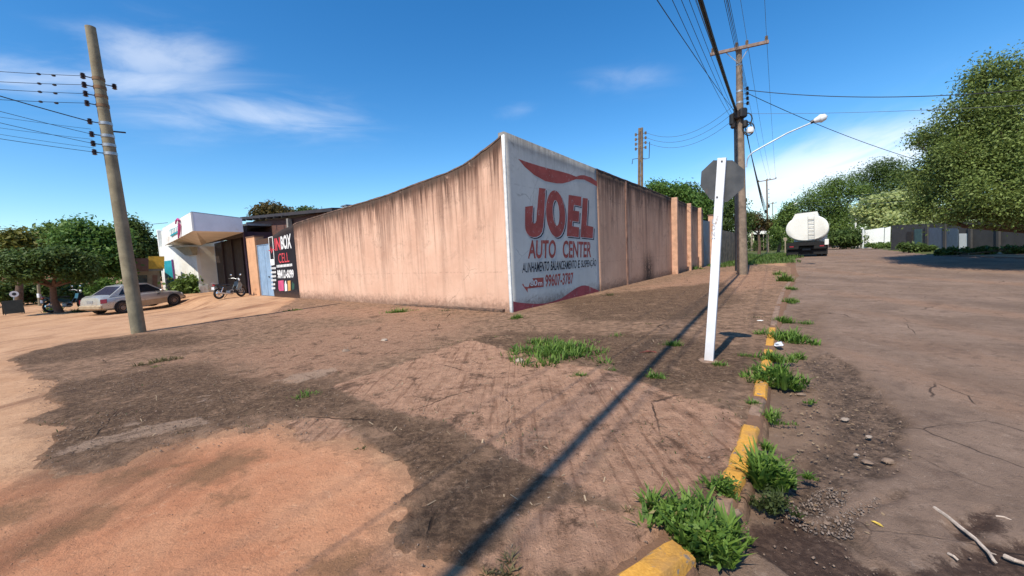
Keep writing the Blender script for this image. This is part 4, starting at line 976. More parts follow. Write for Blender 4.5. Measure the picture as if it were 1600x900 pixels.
for py in (138, 145.5, 153, 160.5):
    p_ = fr_(YF(py)) + xd * .33; insulator('insulator', p_ - up_ * .08, up_, .07, .16, M_PORC, rp); MB().tube([fr_(YF(py)), p_], .012, 6).build('bracket', M_DKSTEEL, rp); rack.append(p_)
# splice boxes, coils and the small meter cup
rg = random.Random(9)
for (dx_, py, s_) in ((-.33, 184, (.26, .22, .55)), (-.12, 178, (.3, .3, .4)), (.12, 176, (.34, .3, .45)), (.22, 193, (.22, .22, .35)), (-.3, 193, (.2, .2, .3))):
    MB().box(fr_(YF(py)) + xd * dx_ - fwd * .2, s_, rz=rg.uniform(0, 1), bev=.06).build('splice_box', M_CABLE if rg.random() < .6 else M_DARKIN, rp)
for (dx_, py, r_) in ((.3, 186, .2), (.36, 201, .22), (.28, 198, .18)):
    c = fr_(YF(py)) + xd * dx_ - fwd * .18; MB().tube([c + (xd * math.cos(g) * r_ + up_ * math.sin(g) * r_ * 1.4) for g in np.linspace(0, 2 * math.pi, 15)], .028, 6).build('cable_coil', M_CABLE, rp, smooth=True)
c = fr_(YF(204)) + xd * .42 - fwd * .22; MB().lathe([(.02, .16), (.13, .14), (.17, .0), (.15, -.1), (.05, -.14)], c, n=14).build('white_cup', M_LAMPW, rp, smooth=True)
# dark conduit down the left side
MB().tube([fr_(YF(165)) - xd * .2, fr_(YF(260)) - xd * .21, fr_(YF(423)) - xd * .26], .07, 8).build('conduit', M_DKSTEEL, rp, smooth=True)
# lamp arm
pl_ = lambda px, py: facing(RP, px, py) - fwd * .15
arm = [pl_(1166, 262), pl_(1167, 252), pl_(1170, 245), pl_(1176, 239), pl_(1190, 231), pl_(1230, 209), pl_(1272, 191)]
MB().tube(arm, .036, 8).build('lamp_arm', M_TUBE, rp, smooth=True)
ha, hb = pl_(1270, 191), pl_(1292, 182.5); hd = (hb - ha) / np.linalg.norm(hb - ha)
lh = MB().tube([ha, ha + hd * .08, ha + hd * .2, ha + (hb - ha) * .5, ha + (hb - ha) * .85, hb], [.06, .11, .15, .19, .14, .03], 12).build('lamp_head', M_LAMPW, rp, smooth=True)
MB().tube([ha - hd * .1, ha + hd * .06], .075, 10).build('collar', M_DKSTEEL, lh)

# next pole up the street and one behind it
def far_pole(pxb, pyb, pxt, pyt, r0, label, arm_px=None, gr='utility poles further up the right street'):
    P_ = gp(pxb, pyb); f_, T_ = lean_axis(P_, pxt, pyt)
    o = thing('utility_pole', label, 'utility pole', P_, group=gr, world=True)
    MB().tube([f_(-.03), f_(0), f_(.5), f_(1)], [r0, r0, r0 * .8, r0 * .6], 12).build('pole', M_POLE2, o, smooth=True)
    if arm_px:
        a, b_ = facing(P_, *arm_px[0]), facing(P_, *arm_px[1]); MB().tube([a, b_], .07, 6).build('crossarm', M_POLE2, o)
        for g in (.02, .5, .65, .98): p_ = a + (b_ - a) * g; insulator('insulator', p_, up_, .08, .25, M_PORCG, o)
    return P_, f_, T_, o
P2, f2, T2, o2 = far_pole(1200, 394, 1198, 280, .16, 'distant pole with a crossarm seen just left of the tanker', ((1185, 284), (1213, 279)))
for k in range(5):
    py = 296 + k * 6; p_ = f2((394 - py) / 114.) + xd * .25; insulator('insulator', p_ - up_ * .07, up_, .07, .14, M_PORC, o2)
for k, py in enumerate((330, 345, 322)): MB().box(f2((394 - py) / 114.) + xd * (-.2 + .2 * k), (.25, .25, .5), bev=.05).build('splice_box', M_CABLE, o2)
MB().tube([f2(.45) + xd * .0, facing(P2, 1222, 331), facing(P2, 1240, 320)], .04, 6).build('lamp_arm', M_TUBE, o2, smooth=True)
MB().tube([facing(P2, 1240, 320), facing(P2, 1246, 317)], [.09, .06], 8).build('lamp_head', M_LAMPW, o2, smooth=True)
P3, f3, T3, o3 = far_pole(1209, 389, 1207, 316, .12, 'faint farther pole beside the trees, second up the street', ((1200, 319), (1213, 317)))

# pole behind the orange wall
_g = at(999, 360, 27.); BPb = np.array([_g[0], _g[1], float(gz(_g[0], _g[1]))]); BT = facing(BPb, 1001, 200)
bp = thing('utility_pole', 'dark twin slotted utility pole rising behind the orange road side wall', 'utility pole', BPb, world=True)
bdx = np.array([fwd[1], -fwd[0], 0])
for sx in (-1, 1):
    MB().tube([BPb + bdx * sx * .11, BT + bdx * sx * .075], [.10, .075], 8).build('pole', M_WOODP, bp, smooth=True)
for k in range(10): p_ = BPb + (BT - BPb) * (.08 + k * .1); MB().box(p_, (.2, .12, .1), rz=-math.atan2(fwd[0], fwd[1])).build('spacer', M_WOODP, bp)
bins = []
for k in range(4):
    py = 209 + k * 7.5; p_ = facing(BPb, 1001, py)
    for sx in (-1, 1): c = p_ + bdx * sx * .3; insulator('insulator', c - up_ * .09, up_, .075, .18, M_PORCG, bp); MB().tube([p_, c], .018, 6).build('bracket', M_DKSTEEL, bp)
    bins.append(p_ + bdx * .34)
p_ = facing(BPb, 1000, 247); MB().tube([p_ - bdx * .5 - up_ * .3, p_ - bdx * .45, p_, p_ + bdx * .3 - up_ * .1, p_ + bdx * .55 - up_ * .1, p_ + bdx * .6 + up_ * .9], .022, 6).build('hanging_lead', M_CABLE, bp, smooth=True)

# ---- wires of the right street
sdir = np.array([math.sin(math.radians(33.7)), math.cos(math.radians(33.7)), 0.])
def street_wire(e, r, lab, back=34., sag=.35, gp_='wires along the right street', mat=M_CABLE, tilt=0.):
    F_ = e - sdir * back + up_ * tilt; wire('overhead_wire', e, F_, sag, r, lab, gp_, mat, 26)
for k, e in enumerate(ins_r): street_wire(e, .008, ['bare wire tied to the left tip of the crossarm', 'bare wire tied to the middle of the crossarm', 'bare wire tied right of the pole top on the crossarm', 'bare wire tied to the right tip of the crossarm'][k], sag=.45, mat=M_ALU)
for k, e in enumerate(rack): street_wire(e, .008, ['highest', 'second highest', 'third highest', 'lowest'][k] + ' of the four stacked rack wires running overhead to the lamp pole', sag=.35, mat=M_CABLE)
# the thick bundle of telephone cables whose shadow lies across the pavement
be = fr_(YF(172)) - fwd * .05 - xd * .14
rg = random.Random(12)
gs = np.array([-.36, 1.9, 0]); zc_ = float(be[2]) - .45
sun2 = np.array([math.sin(SUN_AZ), math.cos(SUN_AZ), 0]) / math.tan(SUN_EL)
pb_ = gs - sun2 * zc_; bdir = (be - pb_) * [1, 1, 0]; bdir /= np.linalg.norm(bdir)
for k in range(10):
    a_ = k * 2.4; o_ = .015 * math.sqrt(k) * (np.array([bdir[1], -bdir[0], 0]) * math.cos(a_) + up_ * math.sin(a_))
    e = be + o_; wire('overhead_wire', e, e - bdir * 36, .7, .020 if k % 3 else .014, 'black cable in the thick telephone bundle running overhead to the lamp pole', 'cables of the thick overhead bundle', M_CABLE, 26)
for k in range(4):
    street_wire(fr_(YF(166 + 5 * k)) - xd * (.2 + .05 * k), .007, ['nearest', 'second', 'third', 'farthest'][k] + ' thin cable left of the thick bundle before the lamp pole', sag=.5 + .1 * k, gp_='cables beside the thick bundle', tilt=-.15 * k)
q_ = vp(RP, RP + sdir, 1040, 0); e = fr_(YF(176)) - xd * .1
far_e = facing(RP, 1150, 172); tgt = at(1040, 0, 9.); wire('overhead_wire', e, e + (tgt - e) * 1.9, .25, .009, 'single slack black cable hanging well left of the bundle', 'wires along the right street')
# on to the next poles
for k in range(7):
    a = fr_(YF(170 + 6 * k)) + xd * (.05 + .04 * k); b_ = f2(.62 - .03 * k) + xd * (-.1 + .03 * k); wire('overhead_wire', a, b_, .5 + .06 * k, .02 if k % 2 else .013, ['topmost', 'second', 'third', 'fourth', 'fifth', 'sixth', 'lowest'][k] + ' of the seven black cables sagging from the lamp pole to the distant pole', 'cables to the distant pole')
for k, e in enumerate(ins_r[1:]):
    b_ = facing(P2, [1199, 1204, 1212][k], 277); wire('overhead_wire', e, b_, .5, .009, ['left', 'middle', 'right'][k] + ' bare wire running from the crossarm on to the distant pole', 'cables to the distant pole', M_ALU)
for k in range(3):
    b_ = facing(RP, 1146, 165 + 11 * k); wire('overhead_wire', bins[k], b_, .75, .009, ['highest', 'middle', 'lowest'][k] + ' slack wire between the pole behind the wall and the lamp pole', 'wires from the pole behind the wall', M_ALU)
e = fr_(YF(141)) + xd * .6
wire('overhead_wire', fr_(YF(141)) + xd * .35, at(1620, 139, 24.), .3, .017, 'black service wire reaching level from the lamp pole to the big right tree', 'wires crossing the right street')
wire('overhead_wire', fr_(YF(146)) + xd * .35, at(1440, 252, 34.), .2, .015, 'black service wire slanting down past the street lamp to the trees', 'wires crossing the right street')
wire('overhead_wire', fr_(YF(175)) + xd * .1, at(1620, 163, 24.), .1, .008, 'thin pale wire level above the street lamp arm', 'wires crossing the right street', M_ALU)
for k in range(3): wire('overhead_wire', facing(P2, 1236, 322 - 5 * k), at(1440, 312 - 9 * k + 0, 44.), .2, .014, ['lowest', 'middle', 'highest'][k] + ' distant wire crossing in front of the feathery trees', 'distant wires before the trees', M_ALU)
wire('overhead_wire', at(-20, 356, 60.), at(262, 348, 48.), .3, .02, 'distant dark wire low over the left trees', 'distant wires before the trees')
# ------------------------------------------------------------------ stop sign seen from behind
SB = gp(1107, 566); SPl = lambda px, py: vp(SB, SB + O1, px, py)
stop = thing('road_sign', 'dark grey back of an octagonal road sign on a leaning white square post', 'road sign', SB, world=True)
m, t, b = new_mat('chipped_white_post_paint'); p = objc(t); n2 = noise(t, mapping(t, p, (9, 9, 3)), 1., 6, .65); n4 = noise(t, p, 50, 3, .6)
c = mixc(t, mr(t, noise(t, p, 3, 4, .6), .3, .7), (.66, .67, .70), (.80, .80, .82)); c = mixc(t, mr(t, n2, .64, .7), c, (.34, .26, .2)); zz = nd(t, 'ShaderNodeSeparateXYZ', {0: p}).outputs[2]
c = mixc(t, mth(t, 'MULTIPLY', mr(t, mth(t, 'ADD', zz, mth(t, 'MULTIPLY', n2, .5)), .05, .75, 1, 0), .45), c, (.42, .3, .22)); setp(t, b, c, .6, n4, .3, .006); M_POST = m
pw = .058
tl, trr = SPl(1121, 247), SPl(1134.5, 246); bl_, br_ = SPl(1100, 568), SPl(1114, 566)
mid = [(SPl(1109, 440), SPl(1122.5, 440)), (SPl(1115.5, 330), SPl(1128.5, 330))]
V = []
rows = [(bl_ - up_ * .12, br_ - up_ * .12), (bl_, br_)] + mid + [(tl, trr)]
for a, b_ in rows: V += [a, b_, b_ + D1 * pw, a + D1 * pw]
F = [(i * 4 + k, i * 4 + (k + 1) % 4, i * 4 + 4 + (k + 1) % 4, i * 4 + 4 + k) for i in range(len(rows) - 1) for k in range(4)] + [(0, 1, 2, 3), tuple((len(rows) - 1) * 4 + k for k in (3, 2, 1, 0))]
MB().add(V, F).build('post', M_POST, stop)
octp = [(1094, 267), (1113, 249), (1143, 249), (1162, 264), (1161, 292), (1135, 315), (1108, 311), (1092.5, 290)]
Po = [SPl(*q_) + D1 * (pw + .012) for q_ in octp]
M_SBACK = simple('dark_grey_sign_back', (.072, .074, .078), .55, .2, var=.25, scale=5, dirt=(.16, .10, .07), dirtamt=.25)
pl_o = MB().prism(Po, D1 * .003).build('sign_plate', M_SBACK, stop)
MB().prism([p_ + D1 * .0032 for p_ in Po], D1 * .001).build('sign_face', simple('faded_red_sign_face', (.42, .04, .04), .5, var=.1), pl_o)
for px_, py in ((1128, 252), (1120.5, 308)):
    c = SPl(px_, py); MB().tube([c - D1 * .008, c + D1 * (pw + .01)], .011, 8).build('bolt', M_DKSTEEL, stop)
P_FAINT = paint('faint_stencil_paint', (.36, .38, .42), .5, (.7, .7, .7))
for ch, y0, y1, x0 in (('L', 349, 342.5, 1112.8), ('O', 359, 352, 1112.4), ('N', 370, 362, 1111.6)):
    text_mark(ch, [(x0, y1 + 7.5), (x0 + 5, y1 + 7.5), (x0 + 5.4, y1), (x0 + .4, y1)], SPl, -D1, .0035, P_FAINT, stop, .0)
mark('stencil_dash', [[(1111.8, 371.5), (1114, 371.5), (1114, 373.5), (1111.8, 373.5)], [(1115.4, 371.5), (1117.6, 371.5), (1117.6, 373.5), (1115.4, 373.5)]], SPl, -D1, .0035, P_FAINT, stop)
MB().lathe([(.16, -.1), (.155, .008), (.11, .022), (.0, .024)], SB + np.array([0, .03, 0]), n=14).build('footing', M_KC, stop)

# ------------------------------------------------------------------ silver car
def heading(d): return math.atan2(d[1], d[0])
M_SILV = simple('dusty_silver_car_paint', (.50, .49, .46), .32, .55, var=.06, scale=2, dirt=(.40, .33, .26), dirtamt=.2)
M_SILVD = simple('dust_coated_lower_paint', (.40, .30, .19), .5, .25, var=.15, scale=4)
M_TYRE = simple('tyre_rubber', (.02, .018, .017), .85, var=.3, scale=9, dirt=(.11, .07, .05)); M_RIM = simple('dusty_wheel_rim', (.22, .17, .14), .5, .4, var=.25)
M_BLK = simple('black_plastic', (.006, .006, .007), .85, var=.2); M_TAIL = simple('red_lamp_lens', (.28, .02, .035), .2, var=.1); M_CHROME = simple('bright_metal', (.6, .6, .6), .2, .9, var=.05)
w0, w1 = gp(196, 489), gp(276, 475.5); cdv = (w1 - w0); wb = 2.42; hd_ = math.radians(76.)
w1 = w0 + wb * np.array([math.cos(hd_), math.sin(hd_), 0]); w1[2] = float(gz(w1[0], w1[1]))
print('car wheelbase', wb, w0, w1)
left = np.array([-math.sin(hd_), math.cos(hd_), 0]); cs = 1.0
cc = (w0 + w1) / 2 + left * .70 + np.array([math.cos(hd_), math.sin(hd_), 0]) * -.05 + np.array([-.05, -.05, 0])
cz_ = (w0[2] + w1[2]) / 2; cpitch = math.atan2(w1[2] - w0[2], wb)
car = thing('parked_car', 'dusty silver four door sedan parked behind the leaning concrete pole', 'car', (cc[0], cc[1], cz_ - .01), hd_)
car.rotation_euler = (0, -cpitch, hd_)
XR, XF = -wb / 2, wb / 2
st = [(XR - .80, .60, .38, .60, .64), (XR - .78, .72, .33, .74, .90), (XR - .60, .78, .27, .83, .985), (XR - .2, .81, .24, .86, .985), (XR + .35, .82, .22, .88, .955), (0, .825, .22, .88, .93), (XF - .55, .82, .22, .87, .90), (XF - .1, .80, .24, .82, .86), (XF + .4, .76, .27, .72, .77), (XF + .66, .68, .30, .60, .66), (XF + .74, .55, .36, .50, .55)]
V = []; 
for x_, w_, z0, zs, zt_ in st:
    half = [(.80 * w_, z0), (.97 * w_, z0 + .08), (w_, (z0 + zs) / 2), (.985 * w_, zs - .06), (.93 * w_, zs), (.72 * w_, zt_), (0, zt_ + .015)]
    V += [(x_, y_, z_) for y_, z_ in half] + [(x_, -y_, z_) for y_, z_ in half[-2::-1]]
k_ = 13; F = [(i * k_ + j, i * k_ + j + 1, (i + 1) * k_ + j + 1, (i + 1) * k_ + j) for i in range(len(st) - 1) for j in range(k_ - 1)]
F += [(i * k_ + k_ - 1, i * k_, (i + 1) * k_, (i + 1) * k_ + k_ - 1) for i in range(len(st) - 1)] + [tuple(range(k_))[::-1], tuple((len(st) - 1) * k_ + j for j in range(k_))]
body = MB().add(V, F).build('body', M_SILV, car, smooth=True)
for s_ in (-1, 1):
    V = [(XR + .35, s_ * .822, .24), (XF - .36, s_ * .826, .24), (XF - .36, s_ * .832, .52), (XR + .35, s_ * .828, .52)]
    MB().prism(V, (0, s_ * .008, 0)).build('sill_panel', M_SILVD, car)
# cabin: base at the belt line, roof above
rb, rt, ft, fb = XR - .42, XR + .28, XF - 1.05, XF - .28
zb_, zr_ = .93, 1.395
gh = [(rb, .70, zb_), (rt, .57, zr_), (rt + .5, .60, zr_ + .035), (ft, .57, zr_ + .01), (fb, .72, zb_ - .03)]
V = []
for x_, w_, z_ in gh: V += [(x_, w_, z_), (x_, -w_, z_)]
base = [(rb, .74, zb_ - .05), (rb, -.74, zb_ - .05), (fb, .75, zb_ - .06), (fb, -.75, zb_ - .06)]
V = [(rb, .72, .90), (rb, -.72, .90), (rt, .575, zr_ - .02), (rt, -.575, zr_ - .02), (rt + .45, .60, zr_ + .02), (rt + .45, -.60, zr_ + .02), (ft, .58, zr_), (ft, -.58, zr_), (fb, .74, .87), (fb, -.74, .87), (rt + .45, .76, .88), (rt + .45, -.76, .88), (ft, .77, .88), (ft, -.77, .88), (rt, .75, .89), (rt, -.75, .89)]
F = [(0, 1, 3, 2), (2, 3, 5, 4), (4, 5, 7, 6), (6, 7, 9, 8), (0, 2, 14), (2, 4, 10, 14), (4, 6, 12, 10), (6, 8, 12), (1, 15, 3), (3, 15, 11, 5), (5, 11, 13, 7), (7, 13, 9)]
MB().add(V, F).build('roof', M_SILV, car)
def quad_on(P, shrink, out, name, mat, par=car):
    P = np.array(P, float); c = P.mean(0); n_ = np.cross(P[1] - P[0], P[2] - P[1]); n_ /= np.linalg.norm(n_)
    if n_ @ (c - np.array([0, 0, .9])) < 0: n_ = -n_
    Q = c + (P - c) * shrink + n_ * out; return MB().prism(Q, n_ * -.012).build(name, mat, par)
quad_on([V[0], V[1], V[3], V[2]], [.86, .86, .86], .012, 'rear_window', simple('dark_purple_glass', (.035, .035, .06), .08, var=.1))
quad_on([V[6], V[7], V[9], V[8]], [.88, .88, .88], .012, 'windscreen', M_DKGL)
for s_ in (0, 1):
    e = lambda i: np.array(V[i + s_]); B = .93
    a0, a1 = (e(2) * .92 + e(14) * .08), (e(4) * .92 + e(10) * .08)
    quad_on([e(14) * .93 + e(2) * .07, e(10) * .93 + e(4) * .07, a1, a0], .9, .014, 'side_window', M_DKGL)
    b0, b1 = (e(4) * .92 + e(10) * .08), (e(6) * .9 + e(12) * .1)
    f0 = np.array(V[8 + s_]) * .80 + e(12) * .2
    quad_on([e(10) * .93 + e(4) * .07, f0 + np.array([0, 0, .02]), b1, b0], .9, .016, 'side_window', M_DKGL)
    q0 = e(0) * .7 + e(14) * .3; quad_on([q0 + [.14, 0, .02], e(14) * .95 + e(2) * .05 + [-.05, 0, 0], e(2) * .8 + e(14) * .2 + [-.04, 0, 0]], .85, .014, 'quarter_window', M_DKGL)
for s_ in (-1, 1):
    for x_ in (XR + .62, XF - .72): MB().box((x_, s_ * .832, .80), (.16, .02, .035), bev=.008).build('door_handle', M_BLK, car)
    MB().ellipsoid((XF - .62, s_ * .90, .95), (.08, .09, .055), 10, 6).build('wing_mirror', M_SILV, car, smooth=True)
    MB().prism([(XR - .785, s_ * .70, .62), (XR - .60, s_ * .798, .62), (XR - .57, s_ * .79, .82), (XR - .765, s_ * .69, .82)], (-.03, s_ * .02, 0)).build('tail_light', M_TAIL, car)
    MB().prism([(XF + .60, s_ * .50, .54), (XF + .52, s_ * .71, .54), (XF + .48, s_ * .72, .66), (XF + .58, s_ * .50, .66)], (.05, s_ * .02, 0)).build('headlight', M_LAMPW, car)
    for x_ in (XR, XF):
        MB().lathe([(.0, -.002), (.345, 0), (.345, .012), (0, .014)], (x_, s_ * .815 - (.0 if s_ > 0 else .014), .33), 'y', 22).build('wheel_arch', M_BLK, car)
        wh = MB().lathe([(.17, -.09), (.27, -.095), (.292, -.06), (.295, 0), (.292, .06), (.27, .095), (.17, .09)], (x_, s_ * .755, .295), 'y', 24).build('wheel', M_TYRE, car, smooth=True)
        MB().lathe([(.03, .10), (.06, .105), (.08, .09), (.16, .085), (.185, .1), (.185, -.1), (.03, -.1)] if s_ > 0 else [(.03, -.10), (.06, -.105), (.08, -.09), (.16, -.085), (.185, -.1), (.185, .1), (.03, .1)], (x_, s_ * .757, .295), 'y', 20).build('rim', M_RIM, wh)
MB().box((XR - .80, 0, .44), (.16, 1.46, .22), bev=.05).build('rear_bumper', M_SILVD, car); MB().box((XF + .70, 0, .40), (.16, 1.36, .20), bev=.05).build('front_bumper', M_SILVD, car)
MB().box((XR - .795, 0, .70), (.03, .40, .13), bev=.005).build('number_plate', simple('grey_plate', (.25, .25, .25), .5), car)
MB().box((XR + .9, -.1, 1.50), (.34, .22, .10), bev=.03).build('roof_box', M_LAMPW, car)

# ------------------------------------------------------------------ motorcycles
M_MBODY = simple('dark_motorcycle_paint', (.03, .032, .036), .3, .2, var=.2); M_MPANEL = simple('grey_green_side_panel', (.22, .24, .22), .35, .3, var=.2); M_SEAT = simple('black_seat_vinyl', (.018, .017, .02), .5)
def torus(mb, c, R, r, n=26, m_=8):
    V = []; 
    for i in range(n):
        g = 2 * math.pi * i / n
        for j in range(m_):
            h = 2 * math.pi * j / m_; q_ = R + r * math.cos(h); V.append((c[0] + q_ * math.cos(g), c[1] + r * math.sin(h), c[2] + q_ * math.sin(g)))
    return mb.add(V, [(i * m_ + j, ((i + 1) % n) * m_ + j, ((i + 1) % n) * m_ + (j + 1) % m_, i * m_ + (j + 1) % m_) for i in range(n) for j in range(m_)])
def motorcycle(P_, rz, label, paintm, panelm, s=1.):
    o = thing('motorcycle', label, 'motorcycle', P_, rz); o.scale = (s, s, s)
    for x_, nm in ((-.60, 'rear_wheel'), (.62, 'front_wheel')):
        w = torus(MB(), (x_, 0, .29), .235, .052).build(nm, M_TYRE, o, smooth='all')
        torus(MB(), (x_, 0, .29), .185, .014, 22, 6).build('rim', M_STEEL, w, smooth='all')
        mb = MB()
        for g in range(6): a = g * math.pi / 3; mb.tube([(x_, 0, .29), (x_ + .18 * math.cos(a), 0, .29 + .18 * math.sin(a))], .010, 5)
        mb.lathe([(.05, -.05), (.055, 0), (.05, .05)], (x_, 0, .29), 'y', 12); mb.build('spokes', M_STEEL, w)
    MB().tube([(.44, 0, .98), (.50, 0, .80), (.56, 0, .58), (.60, 0, .42)], [.05, .055, .045, .04], 8).build('steering_column', M_DKSTEEL, o, smooth=True)
    for s_ in (-1, 1): MB().tube([(.49, s_ * .075, .70), (.62, s_ * .085, .29)], .024, 8).build('fork', M_STEEL, o, smooth=True)
    # leg shield and side fairing
    for s_ in (-1, 1):
        P = [(.52, s_ * .10, .86), (.60, s_ * .16, .66), (.50, s_ * .19, .46), (.30, s_ * .17, .36), (.22, s_ * .15, .44), (.34, s_ * .16, .62), (.42, s_ * .12, .84)]
        MB().prism(P, (0, -s_ * .03, 0)).build('leg_shield', panelm, o)
        P = [(.08, s_ * .14, .60), (-.30, s_ * .15, .66), (-.66, s_ * .12, .74), (-.80, s_ * .07, .80), (-.62, s_ * .13, .60), (-.25, s_ * .15, .50), (.02, s_ * .13, .46)]
        MB().prism(P, (0, -s_ * .05, 0)).build('side_panel', paintm, o)
    MB().prism([(.40, .13, .84), (.50, .13, .84), (.50, .13, .62), (.34, .13, .60)], (0, -.26, 0)).build('front_shell', paintm, o)
    MB().box((-.0, 0, .33), (.34, .22, .24), bev=.05).build('engine', M_STEEL, o); MB().lathe([(.09, -.13), (.11, -.1), (.11, .1), (.09, .13)], (.02, 0, .30), 'y', 14).build('engine_cover', M_DKSTEEL, o)
    V = []
    for x_, w_, z_ in ((-.74, .09, .80), (-.5, .13, .785), (-.2, .14, .755), (.08, .11, .74)): V += [(x_, w_, z_ - .06), (x_, w_ * .9, z_), (x_, -w_ * .9, z_), (x_, -w_, z_ - .06)]
    MB().add(V, [(i * 4 + k, i * 4 + (k + 1) % 4, i * 4 + 4 + (k + 1) % 4, i * 4 + 4 + k) for i in range(3) for k in range(4)] + [(0, 1, 2, 3), (15, 14, 13, 12)]).build('seat', M_SEAT, o, smooth=True)
    for s_ in (-1, 1):
        MB().tube([(.43, 0, .98), (.40, s_ * .16, 1.03), (.32, s_ * .34, 1.02)], .014, 6).build('handlebar', M_STEEL, o, smooth=True)
        g_ = MB().tube([(.355, s_ * .28, 1.02), (.30, s_ * .385, 1.015)], .024, 8).build('grip', M_SEAT, o, smooth=True)
        mi = MB().tube([(.37, s_ * .24, 1.03), (.40, s_ * .30, 1.17)], .008, 5).build('mirror_stalk', M_DKSTEEL, o)
        MB().ellipsoid((.40, s_ * .33, 1.20), (.022, .075, .05), 10, 6).build('mirror', M_CHROME, mi, smooth=True)
        MB().tube([(-.60, s_ * .13, .30), (-.46, s_ * .15, .60)], .026, 8).build('shock_absorber', M_CHROME, o, smooth=True)
    MB().ellipsoid((.53, 0, .93), (.07, .10, .08), 12, 8).build('headlight', M_LAMPW, o, smooth=True)
    MB().tube([(.10, -.14, .26), (-.2, -.16, .24), (-.35, -.17, .27), (-.85, -.19, .36)], [.02, .022, .045, .05], 10).build('exhaust', M_CHROME, o, smooth=True)
    MB().tube([(-.85, 0, .52), (-.82, 0, .60), (-.72, 0, .64), (-.58, 0, .62), (-.44, 0, .54)], .055, 8).build('rear_fender', M_MPANEL, o, smooth=True)
    MB().tube([(.36, 0, .56), (.48, 0, .60), (.62, 0, .62), (.76, 0, .56), (.86, 0, .46)], .05, 8).build('front_fender', paintm, o, smooth=True)
    MB().box((-.83, 0, .74), (.06, .16, .09), bev=.02).build('tail_light', M_TAIL, o); MB().box((-.88, 0, .58), (.012, .18, .14)).build('number_plate', M_LAMPW, o)
    MB().tube([(-.05, .1, .25), (-.12, .30, .02)], .012, 6).build('side_stand', M_DKSTEEL, o); MB().tube([(-.76, .09, .80), (-.9, .07, .86), (-.9, -.07, .86), (-.76, -.09, .80)], .012, 6).build('grab_rail', M_CHROME, o, smooth=True)
    return o
m0 = gp(343, 469); fw_ = m0 * [1, 1, 0]; fw_ /= np.linalg.norm(fw_); md = np.array([fw_[1], -fw_[0], 0]) * 1.0 + fw_ * .75; md *= 1.22 / np.linalg.norm(md); mc = m0 + md / 2
motorcycle((mc[0], mc[1], float(gz(mc[0], mc[1]))), math.atan2(md[1], md[0]), 'dark motorcycle with two mirrors parked in front of the dark shop bay', M_MBODY, M_MPANEL, 1.0)
mc = gp(107, 486); motorcycle(tuple(mc), math.radians(72), 'dark blue motorcycle in the shade beside the umbrella tree trunk', simple('teal_motorcycle_paint', (.03, .10, .13), .3, .2), M_MBODY, 1.15)

# ------------------------------------------------------------------ tanker truck
TPL, TPR = gp(1232, 401), gp(1290, 400); TP = (TPL + TPR) / 2; th_ = heading(D1) + math.radians(-1.2)
sT = float(pxm(TP, 67)) / 2.56
print('tanker dist', np.hypot(TP[0], TP[1]), 'scale', sT)
tk = thing('tanker_truck', 'white oval tanker truck seen from behind standing at the left edge of the street', 'truck', (TP[0], TP[1], float(gz(TP[0], TP[1]))), th_); tk.scale = (sT, sT, sT)
M_TANK = simple('white_tank_paint', (.78, .76, .70), .4, var=.06, scale=1, dirt=(.55, .46, .32), dirtamt=.15)
zc, rw, rhh = 2.08, 1.28, .95
V = []; n = 36
for x_, k in ((-.02, .93), (.05, 1.), (6.2, 1.), (6.3, .93)): V += [(x_, rw * k * math.copysign(abs(math.cos(g)) ** .85, math.cos(g)), zc + rhh * k * math.copysign(abs(math.sin(g)) ** 1.0, math.sin(g))) for g in [2 * math.pi * i / n for i in range(n)]]
tank = MB().add(V, [(i * n + j, i * n + (j + 1) % n, (i + 1) * n + (j + 1) % n, (i + 1) * n + j) for i in range(3) for j in range(n)] + [tuple(range(n)), tuple(3 * n + j for j in range(n))[::-1]]).build('tank', M_TANK, tk, smooth=True)
MB().prism([(.0, .95, zc + .60), (.0, -.72, zc + .60), (.0, -.60, zc + 1.17), (.0, .72, zc + 1.10)], (5.8, 0, 0)).build('top_walkway', M_TANK, tank)
MB().prism([(.3, .62, zc + 1.13), (.3, -.50, zc + 1.16), (.3, -.5, zc + 1.20), (.3, .62, zc + 1.17)], (5.2, 0, 0)).build('walkway_lid', simple('dark_grip_strip', (.10, .10, .10), .8), tank)
for s_ in (-.06, -.42): MB().tube([(-.06, s_, zc + .98), (-.10, s_, zc + .7), (-.10, s_ - .04, zc - .82)], .010, 6).build('ladder_rail', M_STEEL, tk)
for i in range(6): z_ = zc + .62 - i * .27; MB().tube([(-.10, -.07 - .006 * i, z_), (-.10, -.43 - .006 * i, z_)], .014 if i else .022, 6).build('ladder_rung', M_DKSTEEL, tk)
MB().box((3.6, 0, .92), (8.2, .9, .22)).build('chassis', M_BLK, tk)
MB().box((3.1, 0, 1.03), (6.0, 1.6, .10)).build('tank_saddle', M_BLK, tk)
MB().box((-.12, 0, .62), (.14, 2.34, .16), bev=.02).build('rear_bumper', M_BLK, tk)
MB().box((.02, .0, .60), (.05, 2.3, .92)).build('rear_valance', M_BLK, tk)
